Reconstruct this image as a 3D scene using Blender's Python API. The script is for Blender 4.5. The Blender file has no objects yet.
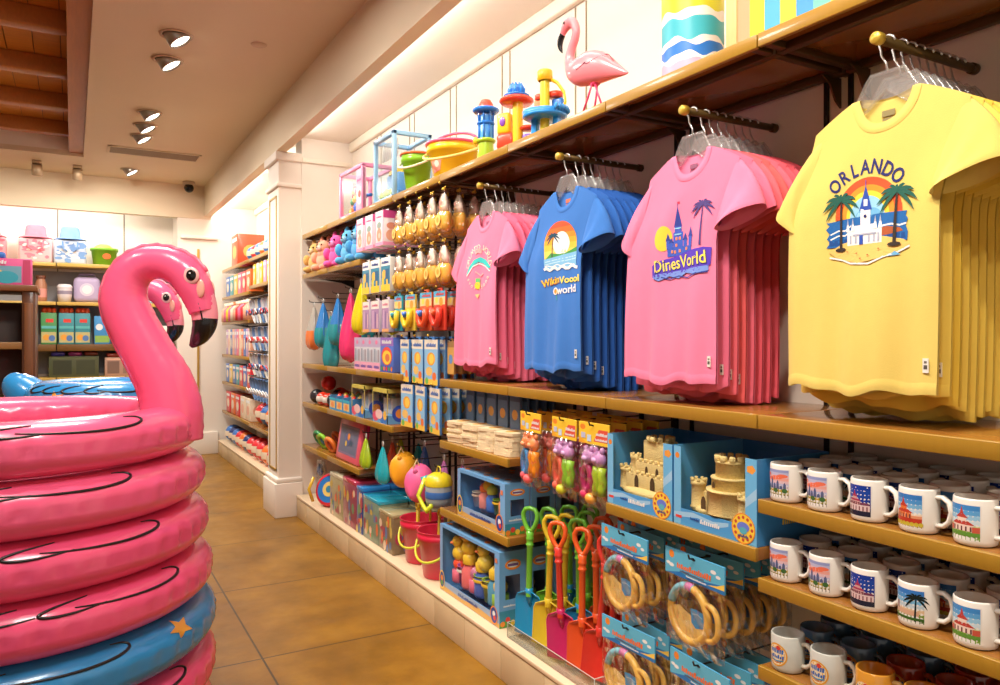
import bpy, bmesh, math, random
from mathutils import Vector, Matrix, noise
from mathutils.geometry import tessellate_polygon
PI = math.pi
sc = bpy.context.scene
COL = sc.collection
rnd = random.Random(7)

# ---------------------------------------------------------------- camera
CAM_H = 1.43
YAW = math.radians(29.7)
cd = bpy.data.cameras.new('camera')
cam = bpy.data.objects.new('camera', cd); COL.objects.link(cam)
cam.location = (0, 0, CAM_H)
cam.rotation_euler = (PI / 2, 0, -YAW)
cd.sensor_fit = 'HORIZONTAL'; cd.sensor_width = 36.0; cd.lens = 750 / 1000 * 36.0
cd.shift_y = -5.5 / 1000
cd.clip_start = 0.05; cd.clip_end = 100
sc.camera = cam

# ---------------------------------------------------------------- world, exposure
w = bpy.data.worlds.new('store_world'); sc.world = w; w.use_nodes = True
bg = w.node_tree.nodes['Background']
bg.inputs[0].default_value = (1.0, 0.90, 0.80, 1); bg.inputs[1].default_value = 0.48
sc.view_settings.view_transform = 'Standard'; sc.view_settings.look = 'None'
sc.view_settings.gamma = 1.0; sc.view_settings.use_curve_mapping = False
sc.view_settings.exposure = 0.15

def area(name, loc, target, sx, sy, power, col, spread=180):
    l = bpy.data.lights.new(name, 'AREA'); l.shape = 'RECTANGLE'; l.size = sx; l.size_y = sy
    l.energy = power; l.color = col; l.spread = math.radians(spread)
    o = bpy.data.objects.new(name, l); COL.objects.link(o)
    o.location = loc
    o.rotation_euler = (Vector(target) - Vector(loc)).to_track_quat('-Z', 'Y').to_euler()
    return o
def spot(name, loc, target, power, angle, col, blend=0.7, radius=0.05):
    l = bpy.data.lights.new(name, 'SPOT'); l.energy = power; l.spot_size = math.radians(angle)
    l.spot_blend = blend; l.color = col; l.shadow_soft_size = radius
    o = bpy.data.objects.new(name, l); COL.objects.link(o); o.location = loc
    o.rotation_euler = (Vector(target) - Vector(loc)).to_track_quat('-Z', 'Y').to_euler()
    return o
WARM = (1.0, 0.90, 0.77); COVE = (1.0, 0.97, 0.90); NEUT = (1.0, 0.95, 0.88)
# cove strips hidden behind the soffit, washing the upper wall
for i in range(5):
    y = -0.9 + i * 1.5
    o = area('cove_strip_light', (1.52, y, 2.975), (2.02, y, 2.72), 1.45, 0.05, 5.0, COVE)
for y in (6.95, 8.2, 9.2):
    area('cove_strip_light', (1.52, y, 2.975), (2.02, y, 2.65), 1.1, 0.05, 6.5, COVE)
area('alcove_strip_light', (-1.2, 9.86, 2.97), (-1.2, 10.25, 2.3), 3.6, 0.05, 20, COVE)
# recessed gimbal lamps over the aisle, tilted to the shelves
LAMP_Y = [-1.6, -0.9, -0.2, 0.45, 1.1, 1.75, 2.4, 3.05, 3.7, 4.94, 5.41, 6.75, 7.18, 7.58, 9.15]
for y in LAMP_Y:
    ty = y + 0.1
    if y < 4: spot('gimbal_spot_light', (0.58, y, 3.20), (1.72, ty, 1.38), 58, 80, WARM)
    else: spot('gimbal_spot_light', (0.58, y, 3.20), (1.72, ty, 1.30), 66, 85, WARM)
# spot lamps over the inflatables and the middle of the shop
spot('track_spot_light', (-0.35, 1.7, 3.22), (-0.1, 2.6, 1.0), 95, 80, WARM)
spot('track_spot_light', (-1.3, 2.4, 3.22), (-0.5, 2.9, 1.0), 60, 80, WARM)
spot('track_spot_light', (-0.25, 3.9, 3.22), (-0.4, 3.5, 1.0), 45, 90, WARM)
spot('track_spot_light', (-1.2, 8.2, 3.2), (-0.3, 10.1, 1.7), 62, 85, WARM)
spot('track_spot_light', (0.3, 8.0, 3.2), (0.5, 10.1, 1.8), 50, 85, WARM)
for y in (1.0, 3.6, 6.2, 8.6):  # broad fill areas added under the ceiling to lower contrast, no fitting there
    area('ceiling_fill_light', (0.2, y, 3.22), (0.2, y, 0), 0.6, 0.6, 33, NEUT)

# ---------------------------------------------------------------- materials
def lin(c):
    c /= 255.0
    return c / 12.92 if c <= 0.04045 else ((c + 0.055) / 1.055) ** 2.4
def rgb(r, g, b): return (lin(r), lin(g), lin(b), 1)
_M = {}
def M(r, g, b, rough=0.5, metal=0.0, var=0.0, vscale=20.0, bump=0.0, bscale=60.0, spec=0.5, coat=0.0, sub=0.0, sheen=0.0, trans=0.0, stretch=None):
    key = (r, g, b, rough, metal, var, vscale, bump, bscale, spec, coat, sub, sheen, trans, stretch)
    if key in _M: return _M[key]
    m = bpy.data.materials.new('surface_%d' % len(_M)); m.use_nodes = True
    nt = m.node_tree; p = nt.nodes['Principled BSDF']
    c = rgb(r, g, b)
    p.inputs['Base Color'].default_value = c
    p.inputs['Roughness'].default_value = rough; p.inputs['Metallic'].default_value = metal
    p.inputs['Specular IOR Level'].default_value = spec
    if coat: p.inputs['Coat Weight'].default_value = coat; p.inputs['Coat Roughness'].default_value = 0.08
    if sub: p.inputs['Subsurface Weight'].default_value = sub; p.inputs['Subsurface Scale'].default_value = 0.01
    if sheen: p.inputs['Sheen Weight'].default_value = sheen
    if trans: p.inputs['Transmission Weight'].default_value = trans
    if var or bump:
        tc = nt.nodes.new('ShaderNodeTexCoord'); src = tc.outputs['Object']
        if stretch:
            mp = nt.nodes.new('ShaderNodeMapping'); mp.inputs['Scale'].default_value = stretch
            nt.links.new(src, mp.inputs[0]); src = mp.outputs[0]
    if var:
        n = nt.nodes.new('ShaderNodeTexNoise'); n.inputs['Scale'].default_value = vscale; n.inputs['Detail'].default_value = 5
        nt.links.new(src, n.inputs['Vector'])
        mx = nt.nodes.new('ShaderNodeMix'); mx.data_type = 'RGBA'
        mx.inputs['A'].default_value = tuple(max(0, v * (1 - var)) for v in c[:3]) + (1,)
        mx.inputs['B'].default_value = tuple(min(1, v * (1 + var)) for v in c[:3]) + (1,)
        nt.links.new(n.outputs['Fac'], mx.inputs['Factor']); nt.links.new(mx.outputs['Result'], p.inputs['Base Color'])
    if bump:
        n2 = nt.nodes.new('ShaderNodeTexNoise'); n2.inputs['Scale'].default_value = bscale; n2.inputs['Detail'].default_value = 4
        nt.links.new(src, n2.inputs['Vector'])
        b_ = nt.nodes.new('ShaderNodeBump'); b_.inputs['Strength'].default_value = bump; b_.inputs['Distance'].default_value = 0.01
        nt.links.new(n2.outputs['Fac'], b_.inputs['Height']); nt.links.new(b_.outputs['Normal'], p.inputs['Normal'])
    _M[key] = m
    return m
def film(name, opacity=0.10, tint=(0.9, 0.95, 1.0), crinkle=0.0, scale=25, rough=0.08, fres=0.4):
    m = bpy.data.materials.new(name); m.use_nodes = True; nt = m.node_tree; nt.nodes.clear()
    out = nt.nodes.new('ShaderNodeOutputMaterial'); mix = nt.nodes.new('ShaderNodeMixShader')
    tr = nt.nodes.new('ShaderNodeBsdfTransparent'); gl = nt.nodes.new('ShaderNodeBsdfGlossy')
    tr.inputs[0].default_value = tint + (1,); gl.inputs['Roughness'].default_value = rough
    lw = nt.nodes.new('ShaderNodeLayerWeight'); lw.inputs['Blend'].default_value = 0.25
    ma = nt.nodes.new('ShaderNodeMath'); ma.operation = 'MULTIPLY_ADD'; ma.inputs[1].default_value = fres; ma.inputs[2].default_value = opacity
    nt.links.new(lw.outputs['Fresnel'], ma.inputs[0]); nt.links.new(ma.outputs[0], mix.inputs[0])
    nt.links.new(tr.outputs[0], mix.inputs[1]); nt.links.new(gl.outputs[0], mix.inputs[2]); nt.links.new(mix.outputs[0], out.inputs[0])
    if crinkle:
        tc = nt.nodes.new('ShaderNodeTexCoord'); n = nt.nodes.new('ShaderNodeTexVoronoi'); n.inputs['Scale'].default_value = scale
        b_ = nt.nodes.new('ShaderNodeBump'); b_.inputs['Strength'].default_value = crinkle; b_.inputs['Distance'].default_value = 0.02
        nt.links.new(tc.outputs['Object'], n.inputs['Vector']); nt.links.new(n.outputs['Distance'], b_.inputs['Height'])
        nt.links.new(b_.outputs[0], gl.inputs['Normal']); nt.links.new(b_.outputs[0], lw.inputs['Normal'])
    return m
BAG = film('clear_bag_film', 0.055, (0.97, 0.97, 0.97), 0.8, 26, 0.14, .30)
WIN = film('clear_window_film', 0.012, (0.94, 0.96, 0.97), rough=.2, fres=.08)
ACR = film('clear_acrylic', 0.07, (0.95, 0.97, 0.97))
CLEAR = film('clear_plastic', 0.10, (0.98, 0.98, 0.98), 0, 20, 0.1)
_nt = CLEAR.node_tree; _df = _nt.nodes.new('ShaderNodeBsdfTranslucent'); _df.inputs[0].default_value = (.95, .95, .95, 1)
_dd = _nt.nodes.new('ShaderNodeBsdfDiffuse'); _dd.inputs[0].default_value = (.92, .91, .9, 1)
_m1 = _nt.nodes.new('ShaderNodeMixShader'); _m1.inputs[0].default_value = .6; _m2 = _nt.nodes.new('ShaderNodeMixShader'); _m2.inputs[0].default_value = .13
_src = [n for n in _nt.nodes if n.type == 'MIX_SHADER' and n not in (_m1, _m2)][0]; _out = [n for n in _nt.nodes if n.type == 'OUTPUT_MATERIAL'][0]
_nt.links.new(_df.outputs[0], _m1.inputs[1]); _nt.links.new(_dd.outputs[0], _m1.inputs[2])
_nt.links.new(_src.outputs[0], _m2.inputs[1]); _nt.links.new(_m1.outputs[0], _m2.inputs[2]); _nt.links.new(_m2.outputs[0], _out.inputs[0])

# ---------------------------------------------------------------- mesh builder
class MB:
    def __init__(s): s.v = []; s.f = []; s.fm = []; s.fs = []; s.mats = []
    def mi(s, m):
        if m not in s.mats: s.mats.append(m)
        return s.mats.index(m)
    def add(s, vs, fs, m, smooth=False, T=None):
        o = len(s.v); k = s.mi(m)
        s.v += [tuple(T @ Vector(p)) if T is not None else tuple(p) for p in vs]
        for f in fs:
            s.f.append([i + o for i in f]); s.fm.append(k); s.fs.append(smooth)
        return s
    def box(s, x0, x1, y0, y1, z0, z1, m, T=None):
        vs = [(x, y, z) for x in (x0, x1) for y in (y0, y1) for z in (z0, z1)]
        return s.add(vs, [(0, 1, 3, 2), (4, 6, 7, 5), (0, 4, 5, 1), (2, 3, 7, 6), (0, 2, 6, 4), (1, 5, 7, 3)], m, False, T)
    def rbox(s, x0, x1, y0, y1, z0, z1, m, r=0.004, T=None, seg=2, smooth=True):
        bm = bmesh.new(); bmesh.ops.create_cube(bm, size=1.0)
        for v in bm.verts: v.co = Vector(((x0 + x1) / 2 + v.co.x * (x1 - x0), (y0 + y1) / 2 + v.co.y * (y1 - y0), (z0 + z1) / 2 + v.co.z * (z1 - z0)))
        bmesh.ops.bevel(bm, geom=list(bm.edges), offset=r, segments=seg, affect='EDGES', profile=0.5)
        bm.verts.index_update()
        s.add([v.co.copy() for v in bm.verts], [[v.index for v in f.verts] for f in bm.faces], m, smooth, T); bm.free()
        return s
    def tube(s, pts, r, m, n=8, closed=False, caps=True, flat=None, up=None, smooth=True, T=None):
        """swept tube; r a number or one per point; flat=(a,b) scales the section"""
        P = [Vector(p) for p in pts]; N = len(P); R = r if isinstance(r, (list, tuple)) else [r] * N
        fa, fb = flat or (1, 1)
        tan = []
        for i in range(N):
            a = P[(i - 1) % N] if (closed or i > 0) else P[i]; b = P[(i + 1) % N] if (closed or i < N - 1) else P[i]
            t = (b - a); tan.append(t.normalized() if t.length > 1e-9 else Vector((0, 0, 1)))
        u = Vector(up) if up else (Vector((0, 0, 1)) if abs(tan[0].z) < 0.9 else Vector((1, 0, 0)))
        vs = []
        for i in range(N):
            t = tan[i]; u = (u - t * u.dot(t))
            if u.length < 1e-6: u = t.orthogonal()
            u.normalize(); w_ = t.cross(u)
            rr = R[i]; ra, rb = rr if isinstance(rr, (list, tuple)) else (rr * fa, rr * fb)
            for k in range(n):
                a = 2 * PI * k / n
                vs.append(P[i] + u * (ra * math.cos(a)) + w_ * (rb * math.sin(a)))
        fs = []
        for i in range(N if closed else N - 1):
            j = (i + 1) % N
            for k in range(n):
                l = (k + 1) % n; fs.append((i * n + k, i * n + l, j * n + l, j * n + k))
        if caps and not closed: fs += [tuple(range(n - 1, -1, -1)), tuple((N - 1) * n + k for k in range(n))]
        return s.add(vs, fs, m, smooth, T)
    def cyl(s, a, b, r, m, n=12, r2=None, smooth=True, T=None): return s.tube([a, b], [r, r if r2 is None else r2], m, n, smooth=smooth, T=T)
    def lathe(s, prof, m, n=20, T=None, smooth=True, a0=0.0, a1=2 * PI):
        full = abs(a1 - a0 - 2 * PI) < 1e-6; c = n if full else n + 1
        vs = []; fs = []
        for r, z in prof:
            for k in range(c):
                a = a0 + (a1 - a0) * k / n; vs.append((r * math.cos(a), r * math.sin(a), z))
        for i in range(len(prof) - 1):
            for k in range(n):
                l = (k + 1) % c; fs.append((i * c + k, i * c + l, (i + 1) * c + l, (i + 1) * c + k))
        return s.add(vs, fs, m, smooth, T)
    def ell(s, c, rad, m, nu=14, nv=8, T=None):
        vs = []; fs = []
        for i in range(nv + 1):
            ph = PI * i / nv
            for k in range(nu):
                a = 2 * PI * k / nu
                vs.append((c[0] + rad[0] * math.sin(ph) * math.cos(a), c[1] + rad[1] * math.sin(ph) * math.sin(a), c[2] + rad[2] * math.cos(ph)))
        for i in range(nv):
            for k in range(nu):
                l = (k + 1) % nu; fs.append((i * nu + k, (i + 1) * nu + k, (i + 1) * nu + l, i * nu + l))
        return s.add(vs, fs, m, True, T)
    def prism(s, poly, h0, h1, m, T=None, smooth=False):
        n = len(poly); tri = tessellate_polygon([[Vector((p[0], p[1], 0)) for p in poly]])
        vs = [(p[0], p[1], h0) for p in poly] + [(p[0], p[1], h1) for p in poly]
        fs = [tuple(t) for t in tri] + [tuple(i + n for i in reversed(t)) for t in tri]
        fs += [(i, (i + 1) % n, (i + 1) % n + n, i + n) for i in range(n)]
        return s.add(vs, fs, m, smooth, T)
    def sheet(s, fn, nu, nv, m, cu=False, cv=False, smooth=True, T=None):
        U = nu if cu else nu + 1; V = nv if cv else nv + 1
        vs = [fn(i / nu, j / nv) for j in range(V) for i in range(U)]
        fs = []
        for j in range(nv):
            for i in range(nu):
                a, b = i, (i + 1) % U; c, d = j, (j + 1) % V
                fs.append((c * U + a, c * U + b, d * U + b, d * U + a))
        return s.add(vs, fs, m, smooth, T)
    def decal(s, layers, fn, maxlen=None, base=0.0006, step=0.0004, T=None):
        """flat coloured shapes laid on a surface: fn(a, b, lift) -> point"""
        for li, (poly, m) in enumerate(layers):
            off = base + step * li
            if poly and isinstance(poly[0], tuple) and poly[0] and poly[0][0] == 'tri':
                pts, tris = poly[0][1], poly[0][2]
            else:
                pts = [tuple(p) for p in poly]; tris = tessellate_polygon([[Vector((p[0], p[1], 0)) for p in pts]])
            T3 = [[Vector(pts[i]).to_2d() if len(pts[i]) > 2 else Vector(pts[i]) for i in t] for t in tris]
            if maxlen:
                outl = []; stack = T3
                while stack:
                    t = stack.pop(); e = [((t[i] - t[(i + 1) % 3]).length, i) for i in range(3)]; L, i = max(e)
                    if L > maxlen:
                        a, b, c = t[i], t[(i + 1) % 3], t[(i + 2) % 3]; mid = (a + b) / 2
                        stack += [[a, mid, c], [mid, b, c]]
                    else: outl.append(t)
                T3 = outl
            ids = {}; vs = []; fs = []
            for t in T3:
                f = []
                for p in t:
                    k = (round(p.x, 6), round(p.y, 6))
                    if k not in ids: ids[k] = len(vs); vs.append(fn(p.x, p.y, off))
                    f.append(ids[k])
                if len(set(f)) == 3: fs.append(tuple(f))
            s.add(vs, fs, m, False, T)
        return s
    def mesh(s, name, recalc=True):
        me = bpy.data.meshes.new(name); me.from_pydata(s.v, [], s.f)
        for m in s.mats: me.materials.append(m)
        me.polygons.foreach_set('material_index', s.fm); me.polygons.foreach_set('use_smooth', s.fs)
        me.update()
        return me
    def build(s, name, parent=None, loc=None, rot=None):
        o = bpy.data.objects.new(name, s.mesh(name)); COL.objects.link(o)
        if parent is not None: o.parent = parent
        if loc is not None: o.location = loc
        if rot is not None: o.rotation_euler = rot
        return o

def thing(name, label, cat, loc=(0, 0, 0), group=None, rotz=0.0):
    o = bpy.data.objects.new(name, None); COL.objects.link(o); o.empty_display_size = 0.05
    o.location = loc; o.rotation_euler = (0, 0, rotz); o['label'] = label; o['category'] = cat
    if group: o['group'] = group
    return o
def tag(o, label, cat, group=None):
    o['label'] = label; o['category'] = cat
    if group: o['group'] = group
    return o
def struct(mb, name):
    o = mb.build(name); o['kind'] = 'structure'; return o
def dup(root, loc, label, group=None, rot=None):
    r = root.copy(); COL.objects.link(r); r.location = loc; r['label'] = label
    if rot is not None: r.rotation_euler = rot
    if group: r['group'] = group
    for ch in list(root.children):
        c = ch.copy(); COL.objects.link(c); c.parent = r
        for g in list(ch.children):
            d = g.copy(); COL.objects.link(d); d.parent = c
    return r
class Proto:
    """first call moves the built thing itself, later calls copy it with its parts"""
    def __init__(s, root): s.root = root; s.used = False
    def put(s, loc, label, group=None, rot=None):
        if not s.used:
            s.used = True; r = s.root; r.location = loc; r['label'] = label
            if group: r['group'] = group
            if rot is not None: r.rotation_euler = rot
            return r
        return dup(s.root, loc, label, group, rot if rot is not None else (0, 0, 0))
def under(t, part, names):
    """hang the named pieces of a thing below the part they sit on"""
    st = lambda o: o.name.split('.')[0]
    ps = [c for c in t.children if st(c) == part]
    for c in list(t.children):
        if st(c) in names and ps: c.parent = min(ps, key=lambda p: (sum((Vector(v) for v in p.bound_box), Vector()) - sum((Vector(v) for v in c.bound_box), Vector())).length)
    return t
ORD = ['first', 'second', 'third', 'fourth', 'fifth', 'sixth', 'seventh', 'eighth', 'ninth', 'tenth', 'eleventh', 'twelfth']

# ---------------------------------------------------------------- 2D drawing
def rect(x0, y0, x1, y1): return [(x0, y0), (x1, y0), (x1, y1), (x0, y1)]
def disc(cx, cy, r, n=24, ry=None, a0=0, a1=2 * PI):
    full = abs(a1 - a0 - 2 * PI) < 1e-6
    return [(cx + r * math.cos(a0 + (a1 - a0) * k / (n if full else n - 1)), cy + (ry or r) * math.sin(a0 + (a1 - a0) * k / (n if full else n - 1))) for k in range(n)]
def arcband(cx, cy, r0, r1, a0=0, a1=PI, n=24):
    A = [a0 + (a1 - a0) * k / n for k in range(n + 1)]
    return [(cx + r1 * math.cos(a), cy + r1 * math.sin(a)) for a in A] + [(cx + r0 * math.cos(a), cy + r0 * math.sin(a)) for a in reversed(A)]
def stroke(pts, w):
    L = []; Rr = []
    for i, p in enumerate(pts):
        a = pts[max(0, i - 1)]; b = pts[min(len(pts) - 1, i + 1)]
        d = Vector((b[0] - a[0], b[1] - a[1])); d = d.normalized() if d.length > 0 else Vector((1, 0))
        ww = w[i] if isinstance(w, (list, tuple)) else w
        L.append((p[0] - d.y * ww / 2, p[1] + d.x * ww / 2)); Rr.append((p[0] + d.y * ww / 2, p[1] - d.x * ww / 2))
    return L + Rr[::-1]
def palm(cx, y0, h, mt, ml, lean=0.0, s=1.0):
    out = []
    tr = [(cx + lean * (k / 6) ** 1.5, y0 + h * k / 6) for k in range(7)]
    out.append((stroke(tr, [h * .07 * s * (1 - .4 * k / 6) for k in range(7)]), mt))
    tx, ty = tr[-1]
    for a, l in ((-25, .40), (5, .44), (32, .42), (62, .36), (92, .30), (118, .36), (148, .42), (175, .44), (205, .40)):
        a = math.radians(a); l *= h * s
        p = [(tx + l * t * math.cos(a), ty + l * t * math.sin(a) - l * .55 * t * t) for t in (0, .25, .5, .75, 1)]
        out.append((stroke(p, [l * .05, l * .16, l * .19, l * .15, l * .02]), ml))
    return out
_TX = {}
def text2d(txt, size, cx, cy, rot=0.0, bold=0.0, sx=1.0):
    """letters as triangles, centred on (cx, cy)"""
    k = (txt, bold)
    if k not in _TX:
        cu = bpy.data.curves.new('lettering', 'FONT'); cu.body = txt; cu.size = 1.0; cu.align_x = 'CENTER'; cu.resolution_u = 3; cu.offset = bold
        ob = bpy.data.objects.new('lettering', cu); COL.objects.link(ob)
        dg = bpy.context.evaluated_depsgraph_get(); dg.update()
        me = bpy.data.meshes.new_from_object(ob.evaluated_get(dg))
        me.calc_loop_triangles()
        vs = [(v.co.x, v.co.y) for v in me.vertices]; ts = [tuple(t.vertices) for t in me.loop_triangles]
        bpy.data.objects.remove(ob); bpy.data.curves.remove(cu); bpy.data.meshes.remove(me)
        _TX[k] = (vs, ts)
    vs, ts = _TX[k]; ca, sa = math.cos(rot), math.sin(rot)
    out = []
    for x, y in vs:
        x, y = x * size * sx, (y - 0.35) * size
        out.append((cx + x * ca - y * sa, cy + x * sa + y * ca))
    return [('tri', out, ts)]
def squiggle(x0, x1, y, h, seed=0):
    """illegible lettering: a run of uneven blobs"""
    r = random.Random(seed); out = []; x = x0
    while x < x1 - h * .3:
        ww = h * r.uniform(.35, .6); hh = h * r.uniform(.6, 1.05)
        out.append([(x, y), (x + ww * .8, y - h * .05), (x + ww, y + hh), (x + ww * .15, y + hh * r.uniform(.8, 1))]); x += ww * 1.12
    return out

def catmull(P, n=5):
    out = []
    for i in range(len(P) - 1):
        p0, p1, p2, p3 = P[max(0, i - 1)], P[i], P[i + 1], P[min(len(P) - 1, i + 2)]
        for k in range(n):
            t_ = k / n; out.append(tuple(.5 * (2 * p1[j] + (p2[j] - p0[j]) * t_ + (2 * p0[j] - 5 * p1[j] + 4 * p2[j] - p3[j]) * t_ * t_ + (3 * p1[j] - p0[j] - 3 * p2[j] + p3[j]) * t_ ** 3) for j in range(len(p1))))
    out.append(tuple(P[-1])); return out
# ---------------------------------------------------------------- the setting
XW, XS, XP = 2.02, 1.60, 1.55            # wall, shelf fronts, plinth front
S = [0.755, 1.41, 2.07, 2.74, 3.42, 4.06, 4.70, 5.33, 6.0]   # shelf seams along the wall
ZT, ZM, ZB, ZC, ZP = 2.245, 1.22, 0.912, 0.575, 0.17         # shelf tops
WHITE = M(238, 228, 215, 0.6, var=0.03, vscale=3)
CREAM = M(240, 230, 212, 0.55, var=0.02, vscale=3)
TAUPE = M(228, 211, 182, 0.7, var=0.03, vscale=2)
GOLDM = M(196, 160, 80, 0.35, 0.6)
BLACK = M(22, 22, 24, 0.4)

def floor_mat():
    m = bpy.data.materials.new('stained_concrete'); m.use_nodes = True; nt = m.node_tree; p = nt.nodes['Principled BSDF']
    N = lambda t: nt.nodes.new(t); Lk = nt.links.new
    g = N('ShaderNodeNewGeometry'); sep = N('ShaderNodeSeparateXYZ'); Lk(g.outputs['Position'], sep.inputs[0])
    def line(axis, off):
        a = N('ShaderNodeMath'); a.operation = 'SUBTRACT'; a.inputs[1].default_value = off; Lk(sep.outputs[axis], a.inputs[0])
        q = N('ShaderNodeMath'); q.operation = 'PINGPONG'; q.inputs[1].default_value = 0.5; Lk(a.outputs[0], q.inputs[0])
        l = N('ShaderNodeMath'); l.operation = 'LESS_THAN'; l.inputs[1].default_value = 0.0045; Lk(q.outputs[0], l.inputs[0]); return l
    lx, ly = line('X', 0.735), line('Y', 3.42)
    mxl = N('ShaderNodeMath'); mxl.operation = 'MAXIMUM'; Lk(lx.outputs[0], mxl.inputs[0]); Lk(ly.outputs[0], mxl.inputs[1])
    n = N('ShaderNodeTexNoise'); n.inputs['Scale'].default_value = 2.6; n.inputs['Detail'].default_value = 8; n.inputs['Roughness'].default_value = 0.62; Lk(g.outputs['Position'], n.inputs['Vector'])
    r = N('ShaderNodeValToRGB'); e = r.color_ramp.elements
    e[0].position = .28; e[0].color = rgb(106, 71, 8); e[1].position = .72; e[1].color = rgb(158, 113, 28)
    k = r.color_ramp.elements.new(.5); k.color = rgb(133, 91, 15)
    Lk(n.outputs['Fac'], r.inputs[0])
    mx = N('ShaderNodeMix'); mx.data_type = 'RGBA'; mx.inputs['B'].default_value = rgb(62, 40, 14)
    Lk(mxl.outputs[0], mx.inputs['Factor']); Lk(r.outputs[0], mx.inputs['A']); Lk(mx.outputs['Result'], p.inputs['Base Color'])
    n2 = N('ShaderNodeTexNoise'); n2.inputs['Scale'].default_value = 9; n2.inputs['Detail'].default_value = 6; Lk(g.outputs['Position'], n2.inputs['Vector'])
    mr = N('ShaderNodeMapRange'); mr.inputs['To Min'].default_value = .26; mr.inputs['To Max'].default_value = .5
    Lk(n2.outputs['Fac'], mr.inputs[0]); Lk(mr.outputs[0], p.inputs['Roughness'])
    return m
struct(MB().box(-5, 2.1, -3, 10.4, -0.05, 0, floor_mat()), 'floor')

# ceiling: a flat field with a timbered recess to the left
WOOD_C = M(212, 142, 52, 0.5, var=0.25, vscale=4, stretch=(1, 12, 1))
WOOD_B = M(180, 114, 46, 0.5, var=0.2, vscale=5, stretch=(14, 1, 6))
mb = MB()
mb.box(0.1, 1.48, -3, 9.85, 3.27, 3.32, TAUPE); mb.box(-5, 0.1, 8.77, 9.85, 3.27, 3.32, TAUPE)
mb.box(-5, 0.1, 8.77, 8.80, 3.32, 3.46, WHITE)
struct(mb, 'ceiling')
mb = MB()
for k in range(30):
    x = -5 + k * .17
    mb.box(x, x + .164, -3, 8.77, 3.53, 3.55, WOOD_C)
mb.box(-5, .1, -3, 8.80, 3.555, 3.60, M(90, 56, 28)); o = struct(mb, 'ceiling_planks')
mb = MB(); mb.box(-0.03, 0.1, -3, 8.77, 3.30, 3.60, WOOD_B); struct(mb, 'ceiling_edge_beam')
for k in range(8):
    y = 8.42 - k * .95
    struct(MB().rbox(-5, -0.03, y, y + .12, 3.40, 3.53, WOOD_B, .01), 'ceiling_beam')
struct(MB().box(1.40, 1.48, -3, 9.75, 2.90, 3.27, TAUPE), 'soffit_beam')
mb = MB(); mb.box(1.48, 2.06, -3, 9.75, 3.03, 3.08, WHITE); struct(mb, 'ceiling_alcove')
mb = MB(); mb.box(XW, 2.1, -3, 10.4, 0, 3.03, WHITE)
mb.rbox(1.985, XW, -3, 6.0, 2.955, 3.03, CREAM, .01); mb.rbox(1.985, XW, 6.2, 9.75, 2.955, 3.03, CREAM, .01)
struct(mb, 'wall_right')
# partition and pillar
mb = MB(); mb.box(1.60, XW, 6.02, 6.20, 0, 3.03, WHITE); mb.rbox(1.60, XW, 6.0, 6.02, 2.83, 2.87, CREAM, .006)
struct(mb, 'partition_wall')
mb = MB()
mb.box(1.42, 1.60, 6.03, 6.39, 0, 2.90, WHITE)
mb.rbox(1.385, 1.605, 6.0, 6.42, 0, 0.27, WHITE, .004); mb.rbox(1.395, 1.605, 6.01, 6.41, 0.27, 0.31, WHITE, .012)
mb.rbox(1.39, 1.605, 6.005, 6.415, 2.83, 2.90, WHITE, .01); mb.rbox(1.40, 1.605, 6.012, 6.408, 2.62, 2.655, WHITE, .01)
mb.box(1.414, 1.421, 6.09, 6.105, 0.36, 2.56, GOLDM); mb.box(1.414, 1.421, 6.315, 6.33, 0.36, 2.56, GOLDM)
mb.box(1.414, 1.421, 6.09, 6.33, 0.36, 0.375, GOLDM); mb.box(1.414, 1.421, 6.09, 6.33, 2.545, 2.56, GOLDM)
struct(mb, 'pillar')
# back wall: header, pilaster, lit display recess
mb = MB(); mb.box(-5, 1.48, 9.75, 9.85, 2.87, 3.27, TAUPE); struct(mb, 'wall_back_header')
mb = MB(); mb.box(1.10, 2.1, 9.76, 10.3, 0, 3.10, WHITE)
mb.rbox(1.13, 1.56, 9.72, 9.765, 0, .27, WHITE, .006); mb.rbox(1.13, 1.56, 9.715, 9.765, 2.62, 2.66, WHITE, .008)
mb.box(1.32, 1.345, 9.745, 9.762, .4, 2.5, GOLDM)
struct(mb, 'wall_back_pilaster')
mb = MB(); mb.box(-5, 1.10, 10.25, 10.3, 0, 3.03, WHITE); mb.box(-5, 1.10, 9.85, 10.3, 3.03, 3.06, WHITE)
for x in (-.155, .545): mb.box(x, x + .012, 10.243, 10.251, .2, 3.03, M(120, 112, 100))
struct(mb, 'wall_back')
struct(MB().box(-5.05, -5, -3, 10.4, 0, 3.62, TAUPE), 'wall_left')
# tiled plinths under the wall shelving
TILE = M(214, 190, 150, 0.45, var=0.10, vscale=9); TILE2 = M(205, 180, 140, 0.45, var=0.12, vscale=7)
def plinth(y0, y1, name):
    mb = MB(); y = y0; k = 0
    while y < y1 - .01:
        ye = min(y + .332, y1); mb.rbox(XP + .004, XP + .03, y + .0012, ye - .0012, 0.0, .148, (TILE, TILE2)[k % 2], .002); y = ye; k += 1
    mb.box(XP + .02, XW, y0, y1, 0, .150, TILE2); mb.box(XP + .01, XP + .03, y0, y1, .146, .152, BLACK)
    mb.rbox(XP, XW, y0, y1, .152, ZP, M(226, 202, 168, 0.4, var=.06, vscale=8), .003)
    struct(mb, name)
plinth(-0.6, 5.995, 'baseboard_right'); plinth(6.425, 9.7, 'baseboard_alcove')

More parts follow.
